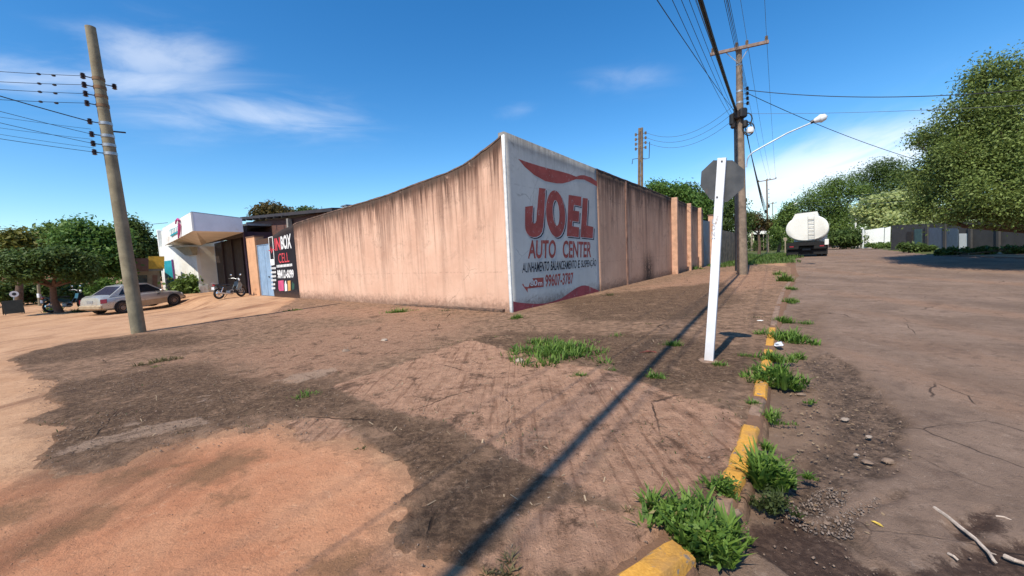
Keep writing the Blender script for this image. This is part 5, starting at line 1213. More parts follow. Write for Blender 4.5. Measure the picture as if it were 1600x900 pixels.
for s_ in (-1, 1):
    MB().prism([(.05, s_ * .25, .12), (.05, s_ * 1.24, .12), (.05, s_ * 1.24, 1.02), (.05, s_ * .25, 1.02)], (.02, 0, 0)).build('mud_flap', M_BLK, tk)
    for x_ in (.95, 2.2):
        for yy in (.72, 1.06):
            w = MB().lathe([(.24, -.14), (.46, -.15), (.50, -.10), (.505, 0), (.50, .10), (.46, .15), (.24, .14)], (x_, s_ * yy, .505), 'y', 26).build('wheel', M_TYRE, tk, smooth=True)
            MB().lathe([(.05, -.1), (.25, -.12), (.25, .12), (.05, .1)], (x_, s_ * yy, .505), 'y', 16).build('rim', M_RIM, w)
    w = MB().lathe([(.24, -.14), (.46, -.15), (.505, 0), (.46, .15), (.24, .14)], (7.0, s_ * 1.0, .505), 'y', 26).build('wheel', M_TYRE, tk, smooth=True)
    MB().box((-.16, s_ * .9, .74), (.06, .26, .09), bev=.01).build('tail_light', M_TAIL, tk)
MB().box((-.05, -1.17, 1.0), (.3, .24, .42), bev=.03).build('side_locker', M_TANK, tk)
MB().box((-.19, -.0, .52), (.02, .5, .14)).build('number_plate', M_DKSTEEL, tk)
V = [(6.5, y_, z_) for y_, z_ in ((-1.15, .9), (1.15, .9), (1.15, 2.35), (1.0, 2.6), (-1.0, 2.6), (-1.15, 2.35))]
MB().prism(V, (1.7, 0, 0)).build('cab', simple('white_cab_paint', (.7, .7, .68), .35), tk)
ms = gp(1227, 397); mk = thing('marker_post', 'small pale round topped post at the lawn edge beside the tanker', 'post', ms, world=True)
t_ = facing(ms, 1227, 374); MB().tube([ms - up_ * .1, t_], .05, 8).build('stem', M_OLDW, mk); MB().lathe([(.02, -.03), (.17, -.02), (.17, .02), (.02, .03)], t_, 'y', 16).build('disc', M_OLDW, mk)
# ------------------------------------------------------------------ trees
def leaf_mat(name, dark, lite, trans=.38, rough=.55):
    m, t, b = new_mat(name); tone = attr(t, 'tone')
    c = mixc(t, mr(t, tone, 0, 1, smooth=False), dark, lite)
    setp(t, b, c, rough, spec=.3)
    tb = nd(t, 'ShaderNodeBsdfTranslucent', {'Color': c}); mx = nd(t, 'ShaderNodeMixShader', {0: trans, 1: b.outputs[0], 2: tb.outputs[0]})
    t.links.new(mx.outputs[0], t.nodes['Material Output'].inputs[0]); return m
F_MID = leaf_mat('mid_green_leaves', (.065, .115, .022), (.21, .30, .07)); F_DARK = leaf_mat('dark_green_leaves', (.042, .075, .018), (.13, .19, .045)); F_BRT = leaf_mat('bright_green_leaves', (.06, .13, .025), (.17, .28, .06))
F_YEL = leaf_mat('yellow_green_leaves', (.10, .12, .02), (.22, .20, .04)); F_PALE = leaf_mat('pale_lime_leaves', (.30, .36, .11), (.56, .60, .28), .45); F_OLIVE = leaf_mat('olive_leaves', (.08, .12, .028), (.27, .34, .09)); F_RUST = leaf_mat('reddish_green_leaves', (.05, .06, .018), (.16, .10, .03))
M_BARK = simple('brown_bark', (.12, .075, .05), .95, var=.45, scale=8, bump=.6); M_BARKR = simple('reddish_bark', (.13, .07, .045), .95, var=.4, scale=8, bump=.6)
def leaves(lobes, n, L, rs, clump=7, spread=.3, asp=.5, droop=.25, shell=.42, subs=9):
    """leaf quads through ellipsoid lobes: (centre, radii)"""
    sub_ = []
    for c, r in lobes:
        r = np.asarray(r, float); c = np.asarray(c, float); sub_.append((c, r * .62))
        for _ in range(subs):
            d = rs.normal(size=3); d /= np.linalg.norm(d); d[2] = d[2] * .9 + .12; k_ = rs.uniform(.26, .5); sub_.append((c + d * r * (1.02 - k_ * rs.uniform(.7, 1.0)), r * k_ * rs.uniform(.8, 1.2, 3)))
    lobes = sub_
    vol = np.array([l[1][0] * l[1][2] for l in lobes]); vol = vol / vol.sum(); V = []; T = []
    for (c, r), w in zip(lobes, vol):
        k = max(4, int(n * w / clump)); d = rs.normal(size=(k, 3)); d /= np.linalg.norm(d, axis=1)[:, None]
        # bumpy outline: a few bulges per lobe
        bd = rs.normal(size=(14, 3)); bd /= np.linalg.norm(bd, axis=1)[:, None]
        bul = np.exp((np.max(d @ bd.T, 1) - 1) * 9)
        rad = (1 - shell * rs.rand(k) ** 1.6) * (.80 + .28 * bul); inner = rs.rand(k) < .16; rad = np.where(inner, rs.rand(k) * .6, rad)
        tc = np.asarray(c) + d * rad[:, None] * np.asarray(r)
        tone = .25 + .55 * bul * rs.rand(k) + .25 * rs.rand(k)
        P = np.repeat(tc, clump, 0) + rs.normal(size=(k * clump, 3)) * spread * np.array([1, 1, .7])
        dd = np.repeat(d, clump, 0); nrm = dd * .6 + rs.normal(size=dd.shape) * .6 + np.array([0, 0, .55]); nrm /= np.linalg.norm(nrm, axis=1)[:, None]
        ax = rs.normal(size=dd.shape) + dd * .5 - np.array([0, 0, droop]); ax -= nrm * (ax * nrm).sum(1)[:, None]; ax /= np.linalg.norm(ax, axis=1)[:, None] + 1e-9
        bx_ = np.cross(nrm, ax); Ls = L * (.6 + .8 * rs.rand(len(P)))[:, None]
        V.append(np.stack([P - ax * Ls * .5, P + bx_ * Ls * asp * .5 - nrm * Ls * .06, P + ax * Ls * .5, P - bx_ * Ls * asp * .5 - nrm * Ls * .06], 1).reshape(-1, 3)); T.append(np.repeat(np.clip(np.repeat(tone, clump) + rs.normal(size=len(P)) * .12, 0, 1), 4))
    V = np.vstack(V); return V, np.arange(len(V)).reshape(-1, 4), np.concatenate(T)
def px_lobe(px, py, rx, ry, D, deep=1.0):
    P = at(px, py, D); a = pxm(P, rx); return (P, (a, a * deep, pym(P, ry)))
def tree(name, label, base, lobes, n, L, mat, bark, tr=.2, seed=1, group=None, cat='tree', fork=.45, clump=7, spread=.3, asp=.5, lean=None, droop=.25, extra=None, shell=.42):
    rs = np.random.RandomState(seed); base = np.array(base, float)
    o = thing(name, label, cat, base, group=group, world=True)
    mD = float(np.median([l[4] for l in lobes])); lobes = [px_lobe(*l) for l in lobes]
    if abs(np.hypot(base[0], base[1]) - mD) > 3 and cat == 'tree':
        base[:2] *= mD / np.hypot(base[0], base[1]); base[2] = gz(base[0], base[1])
    o.location = base; OFF[o.name] = base.copy()
    cen = np.mean([l[0] for l in lobes], 0); fk = base + (cen - base) * fork; fk[2] = base[2] + (min(l[0][2] - l[1][2] * .3 for l in lobes) - base[2]) * .8
    mb = MB(); mid_ = (base + fk) / 2 + np.array([rs.uniform(-.1, .1), rs.uniform(-.1, .1), 0])
    mb.tube([base - up_ * .2, base + up_ * .05, mid_, fk], [tr * 1.35, tr * 1.15, tr * .9, tr * .75], 10)
    for c, r in lobes:
        m1_ = fk + (c - fk) * .5 + rs.normal(size=3) * .15 * np.linalg.norm(c - fk) * .4
        mb.tube([fk, m1_, c, c + (c - fk) * .06], [tr * .55, tr * .36, tr * .2, tr * .07], 7)
        for _ in range(3):
            e = c + np.clip(rs.normal(size=3), -1.1, 1.1) * np.array(r) * .5; mb.tube([m1_, (m1_ + e) / 2 + rs.normal(size=3) * .1, e], [tr * .22, tr * .14, tr * .05], 5)
    mb.build('trunk', bark, o, smooth=True, fix=False)
    v, q, tn_ = leaves(lobes, n, L, rs, clump, spread, asp, droop, shell)
    c_ = fast_mesh('crown', v - base, q, mat, {'tone': tn_}); c_.parent = o
    if extra:
        for nm, mt, n2, L2, sub in extra:
            v, q, tn_ = leaves([px_lobe(*l) for l in sub], n2, L2, rs, clump, spread, asp, droop); c2 = fast_mesh(nm, v - base, q, mt, {'tone': tn_}); c2.parent = o
    return o
def gbase(px, py): return gp(px, py)
def DG(px, py): return float(np.hypot(*gp(px, py)[:2]))
BT_ = gp(1690, 398); KB = (float(np.hypot(BT_[0], BT_[1])) - 5) / 25.; KW = (DG(1350, 387.5) + 5) / 33.; print('KB', KB, 'KW', KW)
# right hand side
tree('shade_tree', 'very large spreading green tree overhanging the street at the right edge', BT_,
     [(1562, 150, 62, 60, 25 * KB), (1508, 190, 62, 55, 25 * KB), (1462, 240, 40, 42, 25.5 * KB), (1590, 215, 75, 90, 24 * KB), (1490, 290, 62, 48, 24.5 * KB), (1555, 300, 80, 55, 23.5 * KB), (1660, 170, 90, 100, 25 * KB), (1444, 212, 22, 26, 26 * KB), (1640, 310, 90, 55, 23 * KB), (1450, 300, 34, 34, 26 * KB), (1536, 115, 30, 26, 25 * KB), (1590, 110, 40, 36, 25 * KB), (1700, 260, 90, 110, 25 * KB), (1434, 268, 18, 22, 26 * KB), (1520, 240, 60, 50, 24 * KB), (1440, 326, 36, 24, 25 * KB), (1495, 334, 44, 20, 24 * KB), (1560, 336, 50, 20, 23.5 * KB), (1625, 338, 50, 20, 23 * KB), (1560, 200, 90, 70, 28 * KB), (1500, 270, 70, 50, 28.5 * KB), (1600, 280, 90, 50, 29 * KB), (1660, 230, 90, 90, 29 * KB)],
     130000, .105 * KB, F_OLIVE, M_BARK, .25, 3, clump=8, spread=.24 * KB, droop=.5, fork=.5)
tree('flowering_tree', 'low pale lime green domed tree above the white wall', gbase(1398, 389), [(1390, 335, 40, 30, 33 * KW), (1358, 332, 24, 22, 33 * KW), (1420, 335, 34, 34, 33 * KW), (1405, 352, 38, 20, 32 * KW), (1372, 318, 26, 16, 33 * KW), (1410, 314, 30, 14, 33 * KW)], 16000, .17 * KW, F_PALE, M_BARK, .16, 5, clump=6, spread=.2 * KW, asp=.75)
tree('feathery_tree', 'tall dark feathery tree rising highest behind the pale domed tree', gbase(1372, 387), [(1385, 262, 34, 11, 52 * 1.5), (1372, 274, 52, 10, 52 * 1.5), (1410, 278, 40, 11, 52 * 1.5), (1395, 292, 56, 12, 52 * 1.5), (1352, 290, 34, 10, 52 * 1.5), (1432, 296, 26, 13, 51 * 1.5), (1372, 310, 54, 13, 52 * 1.5), (1420, 318, 40, 14, 52 * 1.5), (1380, 338, 60, 18, 52 * 1.5)], 26000, .3, F_DARK, M_BARK, .3, 6, clump=12, spread=.6, asp=.32, droop=0, shell=.7)
tree('feathery_tree', 'broad layered green tree directly behind the white tanker', gbase(1300, 388), [(1310, 288, 36, 10, 50 * 1.5), (1290, 300, 46, 11, 50 * 1.5), (1330, 302, 36, 11, 50 * 1.5), (1262, 315, 34, 11, 50 * 1.5), (1305, 318, 50, 12, 50 * 1.5), (1245, 332, 26, 12, 50 * 1.5), (1282, 336, 50, 13, 50 * 1.5), (1330, 334, 40, 14, 50 * 1.5), (1255, 352, 34, 15, 50 * 1.5), (1308, 355, 50, 16, 49 * 1.5), (1236, 366, 18, 14, 50 * 1.5)], 30000, .3, F_MID, M_BARK, .28, 7, clump=12, spread=.6, asp=.32, droop=0, shell=.7)
tree('bush', 'dark green bush at the foot of the trees right of the tanker', gbase(1312, 389), [(1312, 375, 26, 14, DG(1312, 389)), (1335, 372, 16, 14, DG(1312, 389))], 4500, .3, F_DARK, M_BARK, .06, 8, cat='bush')
tree('roadside_tree', 'dark tree between the lamp pole and the white roofed shelter', gbase(1146, 396), [(1146, 330, 26, 26, 46), (1130, 345, 20, 28, 45), (1162, 352, 18, 22, 46), (1140, 365, 24, 16, 46)], 11000, .2, F_DARK, M_BARK, .2, 9)
tree('roadside_tree', 'reddish green rounded tree behind the white roofed shelter', gbase(1186, 390), [(1182, 345, 18, 14, 60), (1200, 352, 16, 16, 60), (1170, 352, 12, 14, 60)], 6000, .26, F_RUST, M_BARK, .18, 10)
tree('roadside_tree', 'slim green tree in the gap left of the tanker behind the distant pole', gbase(1216, 388), [(1222, 345, 14, 20, 56), (1214, 368, 12, 14, 55), (1232, 330, 10, 14, 56)], 5000, .24, F_MID, M_BARK, .16, 11)
def behind_wall(px, D):
    P = at(px, 380, D); return (P[0], P[1], float(gz(P[0], P[1])))
tree('garden_tree', 'bright green leafy tree peeping over the orange wall beside the twin slotted pole', behind_wall(1045, 36), [(1030, 296, 18, 14, 36), (1050, 300, 24, 20, 36), (1072, 312, 22, 18, 36), (1060, 325, 40, 20, 36), (1026, 310, 14, 16, 36), (1090, 330, 20, 18, 36)], 11000, .24, F_BRT, M_BARK, .18, 12)
tree('garden_tree', 'small dark tree over the orange wall next to the stop sign post', behind_wall(1092, 40), [(1078, 296, 12, 12, 40), (1094, 312, 18, 18, 40), (1108, 325, 18, 26, 40), (1100, 350, 22, 24, 40)], 8000, .22, F_DARK, M_BARK, .18, 13)
tree('garden_tree', 'rounded tree with reddish tips showing above the dark sheet roof', behind_wall(430, 40), [(425, 333, 28, 12, 40), (445, 336, 24, 12, 40), (408, 338, 14, 10, 40)], 7000, .26, F_RUST, M_BARK, .2, 14)
tree('garden_tree', 'dark rounded tree top just right of the reddish one over the roof', behind_wall(480, 44), [(478, 334, 16, 8, 44), (495, 337, 14, 8, 44)], 3500, .26, F_DARK, M_BARK, .2, 15)
# left hand side
TB = gp(93, 489); TD = float(np.hypot(TB[0], TB[1])) - .9
tree('umbrella_tree', 'low flat topped shade tree with a reddish trunk left of the silver car', TB, [(92, 415, 48, 18, TD), (55, 412, 44, 17, TD), (125, 418, 30, 18, TD), (15, 415, 34, 18, TD + .5), (80, 400, 48, 10, TD), (35, 428, 38, 11, TD), (130, 432, 20, 9, TD), (-25, 418, 28, 20, TD + 1)], 24000, .17, F_DARK, M_BARKR, .16, 21, fork=.25, spread=.22)
tree('street_tree', 'bright green round crowned tree directly behind the concrete pole', gp(150, 478), [(140, 372, 42, 28, 36), (170, 385, 32, 30, 36), (115, 385, 28, 22, 36), (150, 410, 44, 26, 36), (178, 420, 22, 24, 36)], 17000, .22, F_BRT, M_BARK, .22, 22)
tree('street_tree', 'dark layered tree right of the concrete pole above the yellow store', gp(226, 470), [(215, 362, 16, 16, 50), (232, 385, 14, 18, 50), (212, 395, 20, 22, 50), (236, 405, 10, 10, 50), (205, 350, 10, 10, 50)], 9000, .24, F_DARK, M_BARK, .2, 23)
tree('street_tree', 'yellow green tree above the flat topped shade tree', gp(28, 474), [(28, 382, 28, 18, 44), (8, 392, 22, 18, 44), (55, 388, 18, 16, 44)], 8000, .26, F_YEL, M_BARK, .2, 24)
tree('street_tree', 'mid green tree between the yellow green tree and the bright round tree', gp(84, 472), [(84, 375, 26, 20, 50), (100, 362, 18, 14, 50), (66, 372, 18, 14, 50), (80, 398, 30, 20, 50)], 9000, .26, F_MID, M_BARK, .2, 25)
# woods in the distance
def woods(label, spec, seed, mat, n):
    rs = np.random.RandomState(seed); lob = []
    for x0, x1, yt, D, k in spec:
        for i in range(k):
            px_ = x0 + (x1 - x0) * (i + rs.rand()) / k; h = 397 - .048 * (px_ - 800); top_ = yt + rs.uniform(-5, 9); lob.append(px_lobe(px_, (top_ + h + 14) / 2, (x1 - x0) / k * 1.1, (h + 26 - top_) / 2, D + rs.uniform(-4, 4)))
    v, q, tn_ = leaves(lob, n, .42, rs, 7, .6); o = fast_mesh('distant_woods', v, q, mat, {'tone': tn_}); tag(o, label, 'woods', kind='stuff')
woods('dark mass of distant trees closing the left street', [(-240, 130, 368, 62, 9), (60, 262, 398, 66, 8), (-500, -200, 370, 60, 6)], 31, F_DARK, 26000)
woods('dark mass of distant trees closing the right street', [(1100, 1260, 362, 90, 8), (1240, 1460, 350, 105, 9), (1440, 1800, 330, 90, 9)], 32, F_DARK, 30000)

# ------------------------------------------------------------------ right side walls, fence, shelter
wl = lambda px0, px1, pyt, pyb, D0, D1_: (at(px0, pyb, D0), at(px1, pyb, D1_), pyt)
def plain_wall(name, label, cat, px0, px1, yt0, yt1, D0, D1_, mat, th=.2, cap=None, npan=0, capm=None, perp=False):
    a, b_ = at(px0, 390, D0), at(px1, 390, D1_)
    if perp: b_ = vp(a, a + O1 + D1 * .12, px1, 390)
    D1_ = float(np.hypot(b_[0], b_[1]))
    za, zb2 = float(at(px0, yt0, D0)[2]), float(at(px1, yt1, D1_)[2])
    d = (b_ - a) * [1, 1, 0]; L_ = np.linalg.norm(d); d /= L_; n_ = np.array([-d[1], d[0], 0]); n_ = n_ if n_ @ a > 0 else -n_
    o = thing(name, label, cat, (a + b_) / 2 * [1, 1, 0] + up_ * float(gz(*((a + b_) / 2)[:2])), world=True)
    ga, gb_ = float(gz(a[0], a[1])) - .2, float(gz(b_[0], b_[1])) - .2
    P = lambda u, z: a * [1, 1, 0] + d * u * L_ + up_ * z
    N_ = max(1, npan)
    for i in range(N_):
        u0, u1 = i / N_ + (.004 if npan else 0), (i + 1) / N_ - (.004 if npan else 0)
        zl = lambda u: za + (zb2 - za) * u; gl = lambda u: ga + (gb_ - ga) * u
        MB().prism([P(u0, gl(u0)), P(u1, gl(u1)), P(u1, zl(u1)), P(u0, zl(u0))], n_ * (th - .01 * (i % 2))).build('panel' if npan else 'wall_face', mat, o)
    if cap: MB().prism([P(0, za + .003) - n_ * .03, P(1, zb2 + .003) - n_ * .03, P(1, zb2 + .003 + cap) - n_ * .03, P(0, za + .003 + cap) - n_ * .03], n_ * (th + .06)).build('coping', capm or mat, o)
    return o, (a, b_, n_, P)
# gate and pillar past the last pilaster
uG0, uG1 = uE + .05, uE + .05 + 2.2
M_BGRID = simple('weathered_blue_grey_sheet', (.15, .20, .25), .6, .1, var=.3, scale=3, dirt=(.2, .14, .1))
sg = thing('gate', 'weathered blue grey sheet gate after the last orange pilaster', 'gate', A0 + D1 * (uG0 + 1.1), world=True)
zgt = float(RW(1102, 346)[2]); gq = lambda u: A0 + D1 * u
for i in range(5):
    u0 = uG0 + .44 * i; Q = [gq(u0 + .01) + up_ * (float(gz(*gq(u0)[:2])) + .03), gq(u0 + .43) + up_ * (float(gz(*gq(u0)[:2])) + .03), gq(u0 + .43) + up_ * zgt, gq(u0 + .01) + up_ * zgt]
    MB().prism(Q, -O1 * (.04 + .012 * (i % 2))).build('panel', M_BGRID, sg)
Q = [gq(uG0) + up_ * (zgt + .004), gq(uG1) + up_ * (zgt + .004), gq(uG1) + up_ * (zgt + .06), gq(uG0) + up_ * (zgt + .06)]; MB().prism(Q, -O1 * .07).build('top_rail', M_BGRID, sg)
gpz = float(gz(*gq(uG1)[:2]))
gp2 = thing('pillar', 'weathered orange gate pillar seen behind the white sign post', 'pillar', gq(uG1 + .2), world=True)
MB().box(gq(uG1 + .2) + up_ * ((zgt + .3 + gpz) / 2) + O1 * .05, (.36, .36, zgt + .3 - gpz + .4), rz=heading(D1), bev=.02).build('shaft', M_PIL, gp2); MB().box(gq(uG1 + .2) + up_ * (zgt + .53) + O1 * .05, (.44, .44, .07), rz=heading(D1), bev=.01).build('cap', M_CAP, gp2)
plain_wall('fence', 'old grey concrete slab fence beyond the lawn behind the lamp pole', 'fence', 1121, 1160, 358, 366, np.hypot(*gq(uG1 + .4)[:2]), 43, simple('old_grey_fence_slab', (.20, .155, .12), .95, var=.4, scale=3, dirt=(.07, .06, .05)), .12, npan=9)
# shelter with a white roof
shp = gp(1186, 392); D_ = np.hypot(shp[0], shp[1]); sh = thing('shelter', 'small open shelter with a white roof edge beyond the lawn', 'shelter', shp, world=True)
sa, sb_ = facing(shp, 1178, 366), facing(shp, 1199, 365); n_ = np.array([shp[0], shp[1], 0]) / D_
MB().prism([facing(shp, 1178, 361), facing(shp, 1199, 360.5), facing(shp, 1199, 365.5), facing(shp, 1178, 366)], n_ * .12).build('fascia', M_WHITE, sh)
MB().prism([facing(shp, 1177, 356), facing(shp, 1200, 355.5), facing(shp, 1200, 361), facing(shp, 1177, 361.5)], n_ * 2.5).build('roof', simple('dark_tile_roof', (.08, .05, .045), .9, var=.3), sh)
for px_ in (1176, 1193, 1198): MB().tube([facing(shp, px_, 393) + n_ * .15, facing(shp, px_, 362) + n_ * .15], .10 if px_ < 1180 else .06, 8).build('post', M_OLDW, sh)
MB().prism([facing(shp, 1178, 392) + n_ * 2, facing(shp, 1199, 391) + n_ * 2, facing(shp, 1199, 362) + n_ * 2, facing(shp, 1178, 363) + n_ * 2], n_ * .15).build('rear_wall', M_DARKIN, sh)
rs_ = thing('round_sign', 'white board with a dark round emblem beside the shelter roof', 'sign', shp - n_ * .3, world=True)
f0 = shp - n_ * .3; MB().prism([facing(f0, 1166, 357), facing(f0, 1169, 354.5), facing(f0, 1175, 355), facing(f0, 1175, 364), facing(f0, 1168, 365), facing(f0, 1165.5, 362)], n_ * .05).build('board', M_WHITE, rs_)
c = facing(f0, 1169.5, 359.5); g_ = heading(n_); MB().tube([c - n_ * .02, c - n_ * .006], .16, 14).build('emblem', M_DKSTEEL, rs_)
MB().tube([facing(f0, 1174, 393), facing(f0, 1174, 360)], .07, 8).build('post', M_OLDW, rs_)
tree('bush', 'dark shrub at the foot of the shelter post', gp(1181, 393), [(1182, 384, 8, 8, D_ - .5)], 1500, .16, F_DARK, M_BARK, .03, 41, cat='bush')
# white wall, its post, hedge, small grey wall
_a = at(1350, 390, DG(1350, 387.5)); WD2 = float(np.hypot(*vp(_a, _a + O1 + D1 * .12, 1381.5, 390)[:2]))
plain_wall('garden_wall', 'bright white low garden wall under the pale domed tree', 'wall', 1350, 1380.5, 360, 355.5, DG(1350, 387.5), DG(1381, 388), M_WHITE, .25, perp=True); plain_wall('garden_wall', 'short white wall piece right of the joint in the bright garden wall', 'wall', 1381.5, 1390.5, 356.5, 354, WD2, 0, M_WHITE, .25, perp=True)
plain_wall('garden_wall', 'short dull grey wall piece left of the white post', 'wall', 1333, 1346, 364, 361, DG(1350, 387.5) + 1.5, 0, simple('pale_grey_wall', (.5, .48, .46), .9, var=.15, scale=1.5), .2, perp=True)
wp = gp(1348.5, 388); o = thing('gate_post', 'thin white post at the left end of the bright garden wall', 'post', wp, world=True); MB().box((wp + facing(wp, 1348.5, 358)) / 2, (.13, .13, float(facing(wp, 1348.5, 358)[2] - wp[2])), bev=.01).build('shaft', M_WHITE, o); MB().ellipsoid(facing(wp, 1347, 357), (.13, .13, .1), 10, 6).build('knob', M_WHITE, o)
wp = at(1337.5, 385, DG(1337, 386) + 1); wp[2] = gz(wp[0], wp[1]); o = thing('gate_post', 'tall thin pale post standing behind the short grey wall', 'post', wp, world=True); MB().tube([wp, facing(wp, 1337, 334)], .09, 8).build('shaft', M_WHITE, o)
tree('hedge', 'low clipped green hedge in front of the bright white garden wall', gp(1372, 387), [(1360, 384, 10, 4, DG(1372, 388.5)), (1374, 384, 12, 4.5, DG(1372, 388.5)), (1390, 384.5, 10, 5, DG(1372, 388.5))], 2600, .18, F_MID, M_BARK, .03, 42, cat='hedge', spread=.1)
hw, (a, b_, n_, P) = plain_wall('garden_wall', 'long shaded grey wall with metal doors under the big right tree', 'wall', 1392, 1660, 352, 340, DG(1392, 390.5), DG(1600, 392), simple('shade_darkened_wall', (.055, .053, .053), .9, var=.25, scale=1.5, dirt=(.06, .05, .05)), .25)  # grey lowered to near black: the canopy's shade is put into the colour
for px0, px1, yt, mt, nm in ((1430, 1441, 358, simple('faded_teal_door', (.05, .10, .10), .6, var=.3), 'door'), (1452, 1474, 356, simple('grey_blue_door', (.08, .10, .14), .6, var=.2), 'door'), (1480, 1498, 357, simple('shade_darkened_blue_door', (.07, .10, .14), .6, var=.2), 'door'), (1500, 1512, 365, M_WHITE, 'white_panel'), (1418, 1426, 362, M_DARKIN, 'doorway')):  # door colours darkened too, standing in for the same tree shade
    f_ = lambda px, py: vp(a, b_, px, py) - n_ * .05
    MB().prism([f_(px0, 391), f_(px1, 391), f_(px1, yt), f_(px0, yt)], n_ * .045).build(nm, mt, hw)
for px0 in (1448, 1476, 1516, 1560): Q = [vp(a, b_, px0, 392) - n_ * .12, vp(a, b_, px0 + 4, 392) - n_ * .12, vp(a, b_, px0 + 4, 350) - n_ * .12, vp(a, b_, px0, 350) - n_ * .12]; MB().prism(Q, n_ * .115).build('pier', simple('shade_darkened_wall', (.09, .088, .09)), hw)
tree('shrub', 'dark leafy shrub left of the metal doors in deep shade', gp(1420, 394), [(1416, 386, 14, 6, DG(1430, 394)), (1436, 387, 12, 6, DG(1430, 394)), (1452, 389, 10, 4, DG(1430, 394))], 2200, .2, F_DARK, M_BARK, .04, 43, spread=.10, cat='bush')
tree('shrub', 'low sunlit scrubby plants along the verge below the big tree', gp(1500, 400), [(1472, 395, 8, 3, DG(1500, 398)), (1490, 394, 10, 3.4, DG(1500, 398)), (1514, 394, 10, 3, DG(1500, 398)), (1542, 392, 14, 4, DG(1500, 398)), (1578, 391, 12, 4, DG(1500, 398)), (1605, 391, 12, 3, DG(1500, 398))], 6000, .2, F_DARK, M_BARK, .03, 44, spread=.10, cat='plants')
SHD = float(np.hypot(*fpw(300, 450)[:2])) - 1.2
tree('shrub', 'green shrub with stray leaves in front of the white shop wall', np.array([*at(296, 460, SHD)[:2], float(gz(*at(296, 460, SHD)[:2]))]), [(294, 449, 11, 9, SHD), (285, 443, 5, 5, SHD), (302, 451, 7, 8, SHD), (293, 457, 9, 5, SHD), (304, 438, 3, 4, SHD)], 2000, .24, F_MID, M_BARK, .04, 45, cat='bush', asp=.6)
tree('shrub', 'round green bush between the umbrella tree and the silver car', gp(163, 472), [(163, 452, 12, 10, 34), (176, 458, 10, 9, 34)], 2600, .2, F_BRT, M_BARK, .04, 46, cat='bush')
# street furniture on the far left
wp = gp(22, 491); o = thing('pavement_sign', 'small dark folding pavement sign standing on the dirt at far left', 'sign', wp, -.5)
for s_ in (-1, 1):
    MB().prism([(s_ * .22, -.36, .06), (s_ * .22, .36, .06), (s_ * .03, .36, .78), (s_ * .03, -.36, .78)], (s_ * .025, 0, 0)).build('board', simple('dark_board', (.035, .035, .03), .6), o)
    for y_ in (-.33, .33): MB().tube([(s_ * .24, y_, 0), (s_ * .20, y_, .12)], .018, 6).build('foot', M_DKSTEEL, o)
wp = gp(22, 481); o = thing('round_sign', 'small white round traffic sign on a thin post at far left', 'sign', wp, world=True); t_ = facing(wp, 22, 459.5); n_ = np.array([wp[0], wp[1], 0]) / np.hypot(wp[0], wp[1])
MB().tube([wp - up_ * .1, t_], .035, 8).build('post', M_STEEL, o); MB().tube([t_ - n_ * .05, t_ - n_ * .03], .21, 18).build('disc', M_LAMPW, o); MB().tube([t_ - n_ * .06, t_ - n_ * .052], .1, 14).build('emblem', M_DKSTEEL, o)
wp = gp(62, 478); o = thing('thin_pole', 'slim pale pole standing between the round sign and the umbrella tree', 'pole', wp, world=True); MB().tube([wp - up_ * .2, facing(wp, 59, 431)], [.09, .075], 10).build('shaft', M_CONC, o); MB().box(facing(wp, 61, 462), (.16, .16, .3), bev=.02).build('meter_box', M_LAMPW, o)

tree('hedge', 'added mass of dark shrubs standing in for shade under the umbrella tree', gp(60, 474), [(10, 455, 20, 18, 46), (45, 458, 20, 16, 47), (85, 452, 18, 20, 46), (118, 456, 18, 16, 45), (-20, 455, 24, 20, 46), (140, 462, 14, 12, 44)], 12000, .26, F_DARK, M_BARK, .05, 61, cat='hedge')  # shrubs added to darken the bright gap under the umbrella tree
# ------------------------------------------------------------------ grass, weeds, stones, sticks
G_W = leaf_mat('weed_blades', (.055, .12, .02), (.22, .34, .06), .42, .5); G_DRY = leaf_mat('dry_weed_blades', (.10, .085, .035), (.24, .19, .09), .3, .7); G_LAWN = leaf_mat('lawn_blades', (.06, .12, .02), (.14, .21, .045), .35, .5); G_DK = leaf_mat('dark_low_weed', (.03, .05, .014), (.085, .105, .03), .3, .6)
for m_ in (G_W, G_LAWN):                       # a few dry stems among the green
    t = m_.node_tree; b = t.nodes['Principled BSDF']; l_ = b.inputs['Base Color'].links[0].from_socket
    c = mixc(t, mr(t, attr(t, 'tone'), .93, .97), l_, (.42, .33, .15)); t.links.new(c, b.inputs['Base Color'])
def blades(P, H, rs, w=.010, bend=.7, out=None):
    n = len(P); az = rs.rand(n) * 2 * math.pi; d = np.stack([np.cos(az), np.sin(az), np.zeros(n)], 1)
    if out is not None: d = d * .6 + out * .7; d /= np.linalg.norm(d, axis=1)[:, None] + 1e-9
    s = np.stack([-d[:, 1], d[:, 0], np.zeros(n)], 1); b_ = bend * (.3 + rs.rand(n)); H = H * (.3 + .9 * rs.rand(n)); W_ = w * (.6 + .8 * rs.rand(n))
    V = np.zeros((n, 6, 3))
    for k, (f_, ww) in enumerate(((0, .7), (.55, 1.), (1., .12))):
        c = P + d * (H * b_ * f_ ** 1.7)[:, None] + np.array([0, 0, 1.]) * (H * (f_ - .28 * b_ * f_ ** 2))[:, None]
        V[:, 2 * k] = c - s * (W_ * ww)[:, None]; V[:, 2 * k + 1] = c + s * (W_ * ww)[:, None]
    i = np.arange(n)[:, None] * 6; q = np.concatenate([i + np.array([[0, 1, 3, 2]]), i + np.array([[2, 3, 5, 4]])], 1).reshape(-1, 4)
    t_ = np.repeat(np.clip(rs.rand(n) * .8 + .1, 0, 1), 6) * np.tile([.7, .7, .9, .9, 1.15, 1.15], n); return V.reshape(-1, 3), q, np.clip(t_, 0, 1)
